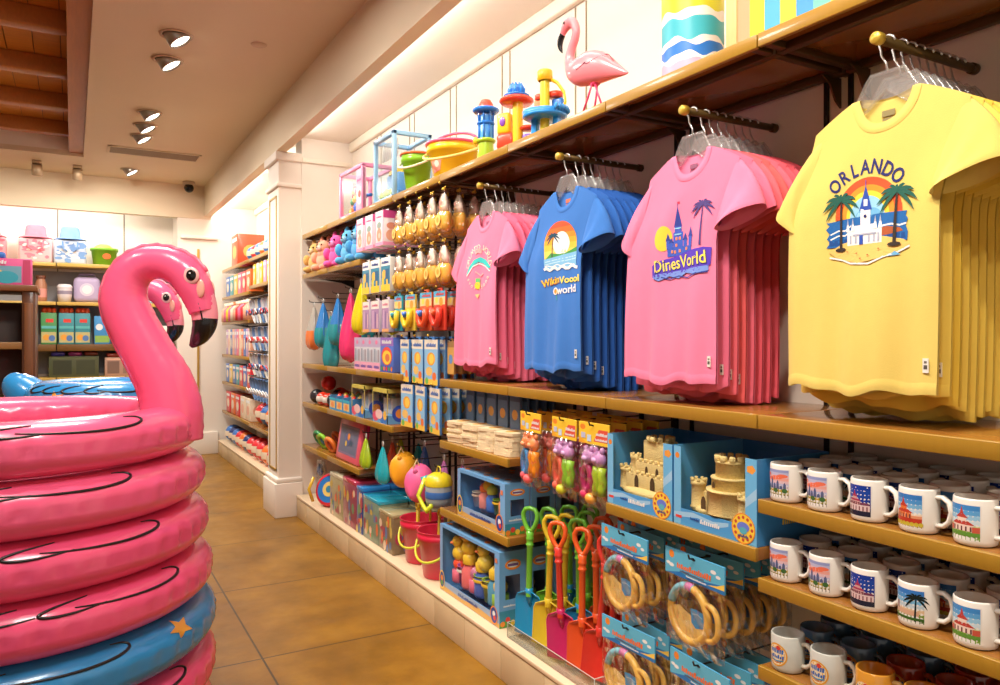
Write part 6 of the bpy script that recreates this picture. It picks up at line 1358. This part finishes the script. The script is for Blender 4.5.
def scallops(f, a0, a1, ps0, n, amp, m, t, name='painted_feather_line', rad=.0030):
    """a flowing wing line: lobes of rising size ending in one long sweep"""
    pts = []
    for k in range(n):
        s0 = a0 + (a1 - a0) * (k / n) ** .9; s1 = a0 + (a1 - a0) * ((k + 1) / n) ** .9
        lobe = [(s0 + (s1 - s0) * q, ps0 + amp * math.sin(PI * q) * (.55 if k < n - 1 else 1.0) * (-1) + .10 * amp * k) for q in [i / 10 for i in range(11)]]
        hook = [(s0 + (s1 - s0) * .20 * q, ps0 + amp * (.25 + .75 * math.sin(PI / 2 * q)) * .9) for q in [i / 6 for i in range(7)]]
        MB().tube([f(*p, .0006) for p in lobe], [rad * (.35 + .65 * math.sin(PI * min(1, max(0, i / 10)))) + .0006 for i in range(11)], m, 6).build(name, t)
        if k: MB().tube([f(*p, .0006) for p in hook], [rad * (1 - i / 8) for i in range(7)], m, 6).build(name, t)
def wing(f, t, base, m):
    """three open feather strokes and one long scalloped sweep, as printed on the tube"""
    L = [[(-.16, .70), (.0, .60), (.22, .56), (.38, .64), (.45, .82), (.43, 1.02), (.37, 1.10)]]
    for k in range(4):
        o = -.26 - .30 * k; L.append([(o + .17, 1.02), (o + .03, .86), (o - .05, .68), (o - .01, .56), (o + .10, .55), (o + .24, .64)])
    for P in L:
        q = catmull([(base + a, p) for a, p in P], 5); n = len(q)
        MB().tube([f(a, p, .0005) for a, p in q], [.0042 * (.30 + .70 * math.sin(PI * (i + 1) / (n + 1))) for i in range(n)], m, 6).build('painted_feather_line', t)
def float_ring(col, R, ra, rz, seed, label, loc, wing_at=None, star=None, group=None):
    t = thing('swim_ring', label, 'swim ring', loc, group); f = ring_fn(R, ra, rz, 46, seed)
    MB().sheet(lambda u, v: f(2 * PI * u, 2 * PI * v), 150, 34, col, cu=True, cv=True).build('tube', t)
    if wing_at is not None: wing(f, t, wing_at - .42, INKB); under(t, 'tube', ('painted_feather_line',))
    if star:
        for a, p, s in star:
            pts = [(a + s * (1 if k % 2 == 0 else .45) * math.cos(PI / 2 + PI * k / 5 + .3) / R, p + s * (1 if k % 2 == 0 else .45) * math.sin(PI / 2 + PI * k / 5 + .3) / ra) for k in range(10)]
            MB().decal([(pts, STAR)], lambda x, y, o: f(x, y, o + .0006), maxlen=.03).build('printed_star', t)
    return t, f
CEN = plan(-1.455, 2.2)
A_CAM = math.atan2(-CEN.y, -CEN.x)          # direction from the stack to the camera
def flamingo_float(label, loc, z, wing_on=True, neck_drop=0.0, seed=1):
    t, f = float_ring(PINK, .45, .088, .070, seed, label, (loc.x, loc.y, z), A_CAM + .62 if wing_on else None)
    z0 = -z   # neck path: lateral offset, height above the floor
    K = [(.452, 1.125 - neck_drop, .094), (.4556, 1.205, .090), (.437, 1.284, .083), (.3886, 1.375, .0755), (.338, 1.4666, .072), (.310, 1.543, .0685), (.326, 1.611, .060), (.372, 1.650, .053), (.430, 1.655, .050), (.487, 1.630, .0525), (.524, 1.582, .052), (.5435, 1.5336, .045), (.551, 1.506, .041)]
    dep = .085
    P = catmull([(a, b + z0, r) for a, b, r in K], 6)
    def pos(a, b): return RV * a + FV * dep + Vector((0, 0, b))
    mb = MB(); pts = [pos(a, b) for a, b, r in P]
    R2 = []
    for i, (a, b, r) in enumerate(P):
        q = r * (1 + .012 * math.sin(i * 2.6)); R2.append((q * .92, q))
    mb.tube(pts, R2, PINK, 28, up=FV); mb.build('neck', t)
    # welded crest seam along the outside of the neck and head
    sm = []; n = len(P)
    for i in range(8, n - 14):
        a, b, r = P[i]; a2, b2, _ = P[min(n - 1, i + 1)]; a1, b1, _ = P[i - 1]; d = Vector((a2 - a1, b2 - b1)).normalized(); nx, ny = -d.y, d.x
        sm.append(pos(a + nx * (r + .003), b + ny * (r + .001)))
    MB().tube([p + Vector((0, 0, .0022 * math.sin(i * 2.2))) for i, p in enumerate(sm)], min(.0055, 1), M(246, 104, 138, .3, coat=.4), 6, flat=(.5, 1.6), up=FV).build('welded_seam', t)
    # bill: pale pink base, black tip
    B1 = catmull([(.534, 1.562 + z0, .0478), (.5465, 1.530 + z0, .0445), (.5545, 1.503 + z0, .0405), (.5565, 1.482 + z0, .0385)], 6)
    mb = MB(); mb.tube([pos(a, b) for a, b, r in B1], [(r * .80, r) for a, b, r in B1], M(250, 156, 172, .26, coat=.4), 22, up=FV); mb.build('bill_base', t)
    B2 = catmull([(.5565, 1.488 + z0, .0390), (.554, 1.465 + z0, .0365), (.543, 1.438 + z0, .030), (.528, 1.417 + z0, .020), (.513, 1.401 + z0, .007)], 6)
    mb = MB(); mb.tube([pos(a, b) for a, b, r in B2], [(r * .80, r) for a, b, r in B2], M(22, 18, 20, .22, coat=.5), 22, up=FV); mb.build('bill_tip', t)
    MB().tube([pos(a, b) - FV * s for a, b, s in ((.549, 1.540 + z0, .039), (.557, 1.51 + z0, .0355), (.561, 1.48 + z0, .031))], .0022, INKB, 6).build('bill_line', t)
    # blaze between eye and bill, eye
    for sg in (-1, 1):
        c = pos(.532, 1.613 + z0) + FV * sg * .0440; T = Matrix.Translation(c) @ Matrix(((RV.x, 0, FV.x * sg, 0), (RV.y, 0, FV.y * sg, 0), (0, 1, 0, 0), (0, 0, 0, 1)))
        MB().ell((0, 0, 0), (.0245, .0265, .0075), M(240, 190, 186, .3, coat=.4), 20, 10, T).build('eye_patch', t)
        MB().ell((.002, .001, .0045), (.0155, .0175, .0060), M(18, 14, 16, .08), 18, 10, T).build('pupil', t)
        MB().ell((.0, .007, .0098), (.0035, .0025, .0010), M(250, 250, 250, .2), 10, 6, T).build('eye_glint', t)
        MB().ell((.026, -.038, -.004), (.013, .028, .005), M(246, 178, 160, .3, coat=.4), 14, 8, T).build('pale_blaze', t)
    return under(under(t, 'eye_patch', ('pupil', 'eye_glint')), 'bill_base', ('bill_line',))
zc = [1.153, 1.0075, .8625, .7175, .5725, .4275, .2665, .0890]
hz = [.070, .0722, .0722, .0722, .0722, .0722, .0880, .0885]
sh_ = [0, .006, .016, .030, .040, .040, .030, .02]
flamingo_float('pink flamingo float with a tall curved neck, on top of the front stack of rings', CEN, zc[0])
spec = [('pink swim ring', 'first below the flamingo float in the front stack', PINK, .58), ('pink swim ring', 'second below the flamingo float in the front stack', PINK2, .74), ('pink swim ring', 'third below the flamingo float, just above the blue ring', PINK2, .86), ('blue swim ring with a gold star', 'between pink rings low in the front stack', BLUEF, .50), ('pink swim ring', 'just under the blue ring in the front stack', PINK2, .9), ('pink swim ring', 'second below the blue ring in the front stack', PINK2, None), ('pink swim ring', 'at the foot of the front stack on the floor', PINK, None)]
for k, (a, b, m, wa) in enumerate(spec):
    c = CEN + RV * sh_[k + 1]
    float_ring(m, .452, .092, hz[k + 1], 11 + k, '%s, %s' % (a, b), (c.x, c.y, zc[k + 1]), None if wa is None else A_CAM + wa - .05, [(A_CAM + .80, .62, .040)] if k == 3 else None, 'swim rings of the front stack')
C2 = plan(-2.086, 3.45)
flamingo_float('smaller-looking pink flamingo float behind the front one, its head seen inside the front neck', C2, 1.003, False, .15, 3)
z = .928
for k in range(6):
    float_ring(PINK2, .452, .090, .0772, 31 + k, 'pink swim ring of the rear stack, %s below the rear flamingo' % ORD[k], (C2.x, C2.y, z - .0772 - k * .1545), None, None, 'swim rings of the rear stack')
C3 = plan(-1.585, 3.03)
t, f = float_ring(BLUEF, .21, .078, .078, 77, 'blue whale tailed swim ring lying between the two flamingo floats', (C3.x, C3.y, 1.180), A_CAM + .35, [(A_CAM - .75, .30, .030)])
mb = MB(); tl = catmull([(-.24, -.02, .07), (-.31, .01, .075), (-.355, .05, .065), (-.375, .085, .045), (-.38, .105, .012)], 5)
mb.tube([RV * a + Vector((0, 0, b)) for a, b, r in tl], [r for a, b, r in tl], BLUEF, 18, up=FV); mb.build('tail_fin', t)
for k in range(4):
    MB().tube([f(A_CAM - .5 - k * .12, 1.5 + q * .25, .0005) for q in range(4)], .0020, M(240, 236, 230, .3), 6).build('printed_stripe', t)

# ---------------------------------------------------------------- dark wood display unit and the back recess
DW = M(96, 54, 26, .4, var=.22, vscale=6, stretch=(2, 2, .4), coat=.2); DW2 = M(126, 76, 38, .4, var=.2, vscale=6, stretch=(1, 8, 1))
t = thing('display_cabinet', 'dark brown wooden display cabinet at the left behind the blue ring', 'cabinet', (-1.125, 7.0, 0))
W_ = .87; mb = MB(); mb.rbox(-W_, W_, .55, .60, 0, 1.72, DW, .003); mb.rbox(W_ - .09, W_, .0, .6, 0, 1.79, DW, .004); mb.rbox(-W_, -W_ + .05, .0, .6, 0, 1.79, DW, .004); mb.rbox(W_ - .075, W_ - .015, -.012, 0, .1, 1.70, DW2, .004); mb.build('carcass', t)
MB().rbox(-W_ - .02, W_ + .015, -.02, .62, 1.79, 1.84, DW2, .005).build('top', t)
for z in (.45, .9, 1.335): MB().rbox(-W_ + .05, W_ - .09, -.03, .55, z, z + .055, M(150, 110, 60, .4, var=.15, vscale=6, stretch=(1, 8, 1)), .003).build('shelf_board', t)
def box_pack(name, lab, loc, w_, h_, d_, base, layers, rot=0, group=None, cat='boxed toy'):
    t = thing(name, lab, cat, loc, group, rot); mb = MB(); mb.rbox(-w_ / 2, w_ / 2, 0, d_, 0, h_, base, .003); mb.decal(layers, lambda a, b, o: Vector((a, -o, b)), base=.0006, step=.0003); mb.build('carton', t); return t
box_pack('toy_set_box', 'wide pink toy box with a beach picture on top of the dark cabinet', (-.59, 7.06, 1.841), .62, .21, .16, M(226, 90, 150, .4), [(rect(-.30, .02, .24, .15), M(120, 170, 190, .4)), (disc(-.18, .07, .10, 18, ry=.06), PG), (disc(.0, .09, .12, 18, ry=.05), M(240, 200, 120, .4)), (disc(.14, .06, .08, 18, ry=.05), M(60, 170, 190, .4)), (rect(.25, .01, .30, .20), M(200, 70, 110, .4))] + [(p, PW) for p in squiggle(-.25, .15, .165, .03, 3)])
t = thing('toy_tray', 'flat blue toy tray lying on the pink box on the dark cabinet', 'toy', (-.62, 7.12, 2.052)); MB().rbox(-.22, .16, -.04, .10, 0, .05, mk((40, 110, 200)), .015).build('shell', t); MB().ell((-.05, .02, .05), (.06, .05, .022), mk((80, 150, 220)), 14, 8).build('bump', t)
t = thing('jar_with_lid', 'amber jar with a brown lid on the back shelf just right of the pink box', 'jar', (-.31, 10.02, 1.831)); MB().lathe([(.0001, 0), (.055, 0), (.06, .02), (.06, .20), (.042, .25), (.042, .27)], M(176, 120, 90, .3), 18).build('jar_body', t); MB().lathe([(.046, .262), (.05, .27), (.05, .30), (.0001, .305)], M(120, 70, 50, .4), 18).build('lid', t)
MB().lathe([(.061, .05), (.061, .15)], M(220, 150, 140, .5), 18).build('label_band', t)
t = thing('gift_bag', 'blue striped gift bag on the dark cabinet shelf at the left edge', 'bag', (-.66, 7.04, 1.391)); MB().rbox(-.20, .14, 0, .12, 0, .24, M(70, 150, 200, .45), .01).build('bag_body', t); MB().ell((-.0, .05, .25), (.10, .05, .045), M(190, 214, 180, .5), 14, 8).build('tissue', t)
# back recess shelving
BSH = M(206, 170, 84, .4, var=.08, vscale=5); BSD = M(120, 82, 38, .4, var=.15, vscale=5)
def bshelf(z, x0, x1, lab, m, th=.04):
    t = thing('recess_shelf', lab, 'shelf', ((x0 + x1) / 2, 9.84, z), 'back recess shelves'); h = (x1 - x0) / 2
    MB().rbox(-h, h, 0, .40, -th, 0, m, .003).build('board', t)
for x0, x1, nm in ((-1.5, -.16, 'left'), (-.15, .54, 'middle'), (.55, 1.09, 'right')):
    for z, hn, m in ((2.27, 'topmost', BSH), (1.83, 'second', BSH), (1.345, 'third', BSD), (.97, 'fourth', BSH), (.5, 'lowest', BSD)):
        bshelf(z, x0, x1, 'gold-brown shelf board of the %s bay in the back recess, %s' % (nm, hn), m, .04 if m is BSH else .075)
struct(MB().box(-5, 1.10, 10.235, 10.245, 1.0, 2.2, M(150, 150, 156, .6)), 'wall_back_panel')
def hatbag(nm, loc, c, c2, s=1.0):
    t = thing('beach_bag', nm + ' printed beach bag topped by a matching hat in the back recess', 'bag', loc); m = M(*c, .7, var=.0); mb = MB(); w_, h_ = .235 * s, .40 * s
    mb.rbox(-w_, w_, 0, .20, 0, h_, M(*c, .75, bump=.3, bscale=20), .03); r = random.Random(int(c[1]))
    mb.decal([(disc(r.uniform(-w_ * .8, w_ * .8), r.uniform(.03, h_ * .9), r.uniform(.02, .05), 10, ry=r.uniform(.012, .025)), M(*c2, .7)) for k in range(22)] + [(disc(r.uniform(-w_ * .8, w_ * .8), r.uniform(.03, h_ * .9), .022, 8, ry=.012), M(246, 240, 236, .7)) for k in range(14)], lambda a, b, o: Vector((a, -o, b)), base=.001, step=.0001); mb.build('bag_body', t)
    mb = MB(); mb.lathe([(.0001, .22 * s), (.11 * s, .21 * s), (.14 * s, .17 * s), (.155 * s, .03 * s), (.23 * s, .0), (.24 * s, -.006), (.14 * s, .02 * s)], M(*c2, .75, bump=.3, bscale=30, var=.2, vscale=14), 28, Matrix.Translation((0, .10, h_ + .01)) @ Matrix.Scale(.85, 4, (0, 1, 0))); mb.build('hat', t)
    for sg in (-1, 1): MB().tube([(sg * .11 * s, -.004, h_ * .9), (sg * .10 * s, -.03, h_ * .6), (sg * .04 * s, -.032, h_ * .5)], .009, M(*c2, .7), 6).build('strap', t)
hatbag('pink', (-.36, 9.95, 2.271), (240, 190, 196), (240, 130, 150), .70); hatbag('blue and white', (-.02, 9.95, 2.271), (200, 214, 236), (120, 160, 214), .70); hatbag('rose', (-.80, 9.95, 2.271), (236, 150, 160), (230, 110, 130), .68)
t = thing('green_pot', 'lime green pot with an orange badge on the top shelf of the back recess', 'pot', (.330, 10.02, 2.271)); MB().lathe([(.0001, 0), (.115, 0), (.138, .17), (.150, .17), (.150, .20), (.135, .20), (.132, .18), (.105, .01), (.0001, .008)], mk((130, 200, 50)), 26).build('pot_body', t); MB().ell((-.01, -.01, .195), (.10, .08, .06), mk((240, 190, 90)), 16, 8).build('contents', t); MB().decal([(disc(0, 0, .045, 14, ry=.035), M(240, 120, 60, .4))], lambda a, b, o: Vector((a + .02, -.138 - o - b * .15, .10 + b)), base=.006).build('badge', t)
t = thing('blue_hat_basket', 'turquoise basket topped by a pale blue sun hat in the back recess', 'basket', (.755, 10.03, 2.271)); MB().lathe([(.0001, 0), (.14, 0), (.165, .13), (.178, .135), (.178, .16), (.0001, .16)], mk((60, 176, 220)), 26).build('basket_body', t); MB().lathe([(.0001, .29), (.075, .285), (.10, .26), (.115, .19), (.165, .165), (.172, .16)], M(196, 216, 240, .7, var=.2, vscale=14), 26).build('hat', t)
for x, nm in ((-.075, 'left'), (.375, 'right')):
    t = thing('white_pot', 'white lidded pot, %s of the lilac bag in the back recess' % nm, 'pot', (x, 10.0, 1.831)); MB().lathe([(.0001, 0), (.06, 0), (.075, .09), (.075, .17)], M(226, 220, 226, .4), 22).build('pot_body', t); MB().lathe([(.079, .165), (.081, .18), (.06, .205), (.0001, .21)], M(240, 236, 240, .35), 22).build('lid', t); MB().lathe([(.076, .09), (.0765, .13)], M(150, 140, 160, .4), 22).build('band', t)
t = thing('lilac_bag', 'lilac handbag with a round white badge in the back recess', 'bag', (.150, 9.96, 1.831)); MB().rbox(-.138, .138, 0, .16, 0, .30, M(186, 170, 206, .55), .06, seg=4).build('bag_body', t); MB().decal([(disc(0, .15, .075, 22), M(216, 206, 226, .5)), (disc(0, .15, .05, 18), M(240, 238, 240, .5))], lambda a, b, o: Vector((a, -o, b)), base=.002).build('badge', t); MB().tube([(-.09, .08, .29), (-.07, .08, .33), (.07, .08, .33), (.09, .08, .29)], .012, M(150, 136, 176, .5), 8).build('handle', t)
for k, x in enumerate((-.20, -.027, .135)):
    t = thing('juice_carton', 'green and blue carton with an orange top, %s from the dark cabinet' % ORD[k], 'carton', (x - .03, 9.92, 1.346), 'orange-topped cartons')
    mb = MB(); mb.rbox(-.078, .078, 0, .20, 0, .36, M(80, 150, 90, .4) if k == 0 else M(70, 150, 160, .4), .005); mb.decal([(rect(-.072, .02, .072, .14), M(200, 190, 130, .4)), (disc(-.025, .08, .035, 14, ry=.035), M(240, 170, 70, .4)), (disc(.03, .07, .032, 14, ry=.035), M(90, 130, 190, .4)), (rect(-.03, .25, .045, .29), PR), (rect(-.072, .18, .072, .21), M(100, 190, 190, .4))], lambda a, b, o: Vector((a, -o, b)), base=.0008, step=.0003); mb.build('carton_body', t)
    mb = MB()
    for j in range(5): mb.ell((-.044 + .022 * j, .05 + .05 * (j % 2), .385), (.030, .035, .038), mk((240, 90, 40)), 12, 8)
    mb.build('orange_tops', t)
t = box_pack('blue_carton', 'blue carton next to the orange-topped cartons in the back recess', (.305, 9.93, 1.346), .165, .33, .2, M(70, 150, 210, .4), [(disc(-.03, .2, .038, 14), PW), (rect(-.075, .02, .075, .10), M(150, 190, 90, .4)), (disc(.04, .25, .025, 12), PY)])
for k, (x, w_, h_, c, lb) in enumerate(((.02, .50, .24, (84, 90, 60), 'wide olive storage box'), (.50, .34, .22, (190, 150, 130), 'pinkish gift box'), (.88, .34, .24, (150, 110, 150), 'plum gift box'))):
    box_pack('storage_box', lb + ' low in the back recess', (x, 9.9, .971), w_, h_, .28, M(*c, .5), [(rect(-w_ * .42, .03, -w_ * .05, h_ * .8), M(*[int(v * .7) for v in c], .5)), (rect(.02, .03, w_ * .42, h_ * .8), M(*[int(v * .8) for v in c], .5)), (rect(-w_ * .45, h_ * .86, w_ * .45, h_ * .95), M(*[min(255, int(v * 1.3)) for v in c], .5))])
for k, (x, c, z_) in enumerate(((-.14, (90, 80, 190), .241), (.03, (180, 70, 150), .241), (.19, (150, 70, 50), .241), (.42, (190, 80, 60), .221), (.60, (240, 200, 110), .221), (.86, (236, 150, 90), .241))):
    tag(MB().rbox(-.07, .07, 0, .18, 0, .05, mk(c), .02).build('small_carton', None, (x, 9.92, .971 + z_)), 'small %s carton lying on the low boxes in the back recess' % ('violet', 'magenta', 'brown', 'brick red', 'cream yellow', 'orange')[k], 'carton')
for k, (x, c) in enumerate(((.52, (226, 110, 130)), (.75, (120, 170, 210)), (.97, (240, 236, 226)))):
    tag(MB().rbox(-.09, .09, 0, .18, 0, .22, M(*c, .5), .01).build('gift_carton', None, (x, 9.92, 1.346)), '%s carton on the third back shelf near the white pilaster' % ('rose', 'pale blue', 'white')[k], 'carton')
for k, (x, c, h_) in enumerate(((.57, (236, 232, 226), .12), (.80, (150, 190, 220), .14), (1.0, (240, 230, 220), .12))):
    tag(MB().rbox(-.085, .085, 0, .2, 0, h_, M(*c, .7), .02).build('folded_towel', None, (x, 9.92, 1.831)), '%s folded towel on the second back shelf, %s from the lilac bag' % (('white', 'blue', 'cream')[k], ORD[k]), 'towel')

# ---------------------------------------------------------------- second alcove beyond the pillar
YA = [7.10, 8.10, 9.70]
far_z = (2.245, 1.91, 1.61, 1.22, .89, .535); near_z = (2.245, 1.96, .53)
for z, nm in zip(far_z, ('topmost', 'second', 'third', 'fourth', 'fifth', 'lowest')): shelf(YA[1], YA[2], z, 'in the far bay beyond the pillar, %s' % nm, thick=.034)
for z, nm in zip(near_z, ('topmost', 'second', 'lowest')): shelf(6.50, YA[1], z, 'in the near bay just past the pillar, %s' % nm, thick=.034)
def mini(name, nm, cat, c, c2, w_, h_, d_=.14, round_=False):
    mb = MB()
    if round_: mb.ell((0, 0, h_ / 2), (w_ / 2, w_ / 2, h_ / 2), mk(c), 14, 8); mb.lathe([(w_ * .505 * math.sin(a), h_ / 2 + h_ * .505 * math.cos(a)) for a in (PI * .4, PI * .5, PI * .6)], mk(c2), 14)
    else:
        mb.rbox(-.0, d_, -w_ / 2, w_ / 2, 0, h_, mk(c), .004); mb.decal([(disc(0, h_ * .45, w_ * .30, 12, ry=h_ * .22), mk(c2)), (rect(-w_ * .4, h_ * .78, w_ * .4, h_ * .9), PW)], XY, base=.0006); mb.decal([(disc(d_ * .5, h_ * .45, d_ * .3, 12, ry=h_ * .22), mk(c2))], lambda a, b, o: Vector((a, -w_ / 2 - o, b)), base=.0006)
    return Proto(tag(mb.build(name), '', cat))
def bottle(c, c2, w_, h_):
    mb = MB(); mb.lathe([(.0001, 0), (w_ / 2, 0), (w_ / 2, h_ * .6), (w_ * .2, h_ * .78), (w_ * .2, h_ * .86)], mk(c), 14); mb.lathe([(w_ * .24, h_ * .84), (w_ * .24, h_), (.0001, h_)], mk(c2), 12); return Proto(tag(mb.build('lotion_bottle'), '', 'bottle'))
def far_row(z, items, y0, y1, nm, group, x=1.63, depth=1):
    n = len(items)
    for k, (pr, lab) in enumerate(items):
        y = y1 - (y1 - y0) * (k + .5) / n
        pr.put((x, y, z + .001), '%s, %s from the far end of the %s' % (lab, ORD[k] if k < 12 else 'last', nm), group)
C_ = {'blue': (60, 120, 200), 'yellow': (246, 206, 50), 'pink': (246, 110, 150), 'red': (226, 50, 60), 'teal': (50, 170, 180), 'orange': (240, 120, 50), 'lilac': (196, 160, 206), 'cream': (244, 226, 200), 'navy': (40, 60, 120), 'peach': (244, 180, 150)}
def seq(maker, names): 
    cache = {}
    out = []
    for n in names:
        if n not in cache: cache[n] = maker(n)
        out.append((cache[n], n + ' ' + maker.nm))
    return out
def mkbox(w_, h_, kind='toy_box'):
    f_ = lambda n: mini(kind, n, 'boxed toy', C_[n], C_['cream'] if n != 'cream' else C_['peach'], w_, h_); f_.nm = 'toy box'; return f_
def mkbot(w_, h_):
    f_ = lambda n: bottle(C_[n], C_['cream'] if n != 'cream' else C_['orange'], w_, h_); f_.nm = 'lotion bottle'; return f_
def mkball(w_):
    f_ = lambda n: mini('toy_ball', n, 'ball', C_[n], C_['cream'], w_, w_, round_=True); f_.nm = 'toy ball'; return f_
far_row(1.91, seq(mkbox(.22, .24), ['blue', 'teal', 'yellow', 'pink', 'red', 'orange']), 8.15, 9.6, 'second shelf beyond the pillar', 'alcove boxes on the second shelf')
far_row(1.61, seq(mkbot(.13, .22), ['peach', 'pink', 'yellow', 'pink', 'cream', 'peach', 'red', 'pink', 'red', 'peach']), 8.15, 9.6, 'third shelf beyond the pillar', 'alcove bottles on the third shelf')
far_row(1.22, seq(mkbox(.12, .30), ['lilac', 'cream', 'blue', 'peach', 'lilac', 'pink', 'cream', 'orange', 'blue', 'lilac', 'peach']), 8.15, 9.6, 'fourth shelf beyond the pillar', 'alcove boxes on the fourth shelf')
far_row(.89, seq(mkbox(.20, .22), ['blue', 'yellow', 'blue', 'teal', 'red', 'blue', 'red']), 8.15, 9.6, 'fifth shelf beyond the pillar', 'alcove boxes on the fifth shelf')
far_row(.535, seq(mkbox(.24, .24), ['red', 'orange', 'red', 'cream', 'cream']), 8.15, 9.6, 'lowest shelf beyond the pillar', 'alcove boxes on the lowest shelf')
far_row(ZP, seq(mkball(.20), ['blue', 'navy', 'blue', 'red', 'orange', 'navy', 'red']), 8.15, 9.6, 'plinth beyond the pillar', 'alcove balls on the plinth', 1.70)
far_row(ZP, seq(mkball(.22), ['red', 'red', 'orange', 'red']), 7.12, 8.06, 'near plinth past the pillar', 'alcove balls on the near plinth', 1.70)
far_row(.53, seq(mkball(.22), ['red', 'blue', 'orange', 'red']), 7.12, 8.06, 'lowest near shelf by the pillar', 'alcove balls on the near shelf', 1.74)
far_row(1.96, seq(mkbox(.11, .22), ['yellow', 'cream', 'yellow', 'lilac', 'yellow', 'cream']), 7.1, 8.06, 'second near shelf past the pillar', 'alcove boxes on the near shelf')
far_row(2.245, [(mini('toy_box', '', 'boxed toy', (236, 90, 50), (246, 190, 90), .36, .36, .30), 'large orange toy box')], 8.75, 9.35, 'topmost alcove shelf', 'alcove top goods')
far_row(2.245, seq(mkball(.17), ['blue', 'red', 'blue', 'orange', 'blue', 'red']), 7.3, 8.5, 'topmost alcove shelf, near the pillar', 'alcove top goods', 1.72)
def flipflop(c, c2):
    t = thing('flip_flop_pair', '', 'sandals'); m = M(*c, .6); P = [(.040 * math.sin(a) * (1 + .18 * math.cos(a)), -.13 + .125 * math.cos(a)) for a in [2 * PI * k / 22 for k in range(22)]]
    for sg in (-1, 1):
        T = Matrix.Translation((.01, sg * .044, 0)) @ Matrix.Rotation(math.radians(-14), 4, 'Y') @ Matrix(((0, 0, 1, 0), (-1, 0, 0, 0), (0, 1, 0, 0), (0, 0, 0, 1)))
        mb = MB(); mb.prism(P, -.008, .008, m, T, True); mb.build('sole', t)
        MB().tube([Vector((-.012, sg * .044 + q, -.11 - abs(q) * 1.6)) + Vector((-.022 * math.cos(q * 40), 0, .0)) for q in (-.034, -.02, 0, .02, .034)], .006, M(*c2, .5), 6).build('strap', t)
    return Proto(t)
ff = [flipflop((226, 226, 230), (90, 120, 190)), flipflop((200, 206, 220), (226, 60, 60)), flipflop((240, 236, 226), (60, 60, 80)), flipflop((110, 150, 206), (240, 240, 240))]
for r_, z in enumerate((1.83, 1.55, 1.28, 1.03)):
    t = thing('shoe_rail', 'dark rail carrying flip-flops past the pillar, %s from the top' % ORD[r_], 'rail', (1.60, 7.58, z)); MB().cyl((0, -.48, 0), (0, .50, 0), .008, PEGM, 8).build('bar', t)
    for s in (-1, 1): MB().cyl((0, s * .45, 0), (.415, s * .45, 0), .006, PEGM, 8).build('arm', t)
    for k in range(7):
        ff[(k * (r_ + 1) + r_) % 4].put((1.612, 8.0 - k * .135, z - .012), 'hung flip-flop pair, %s from the far end of the %s rail past the pillar' % (ORD[k], ORD[r_]), 'hung flip-flops', (0, 0, math.radians(18)))
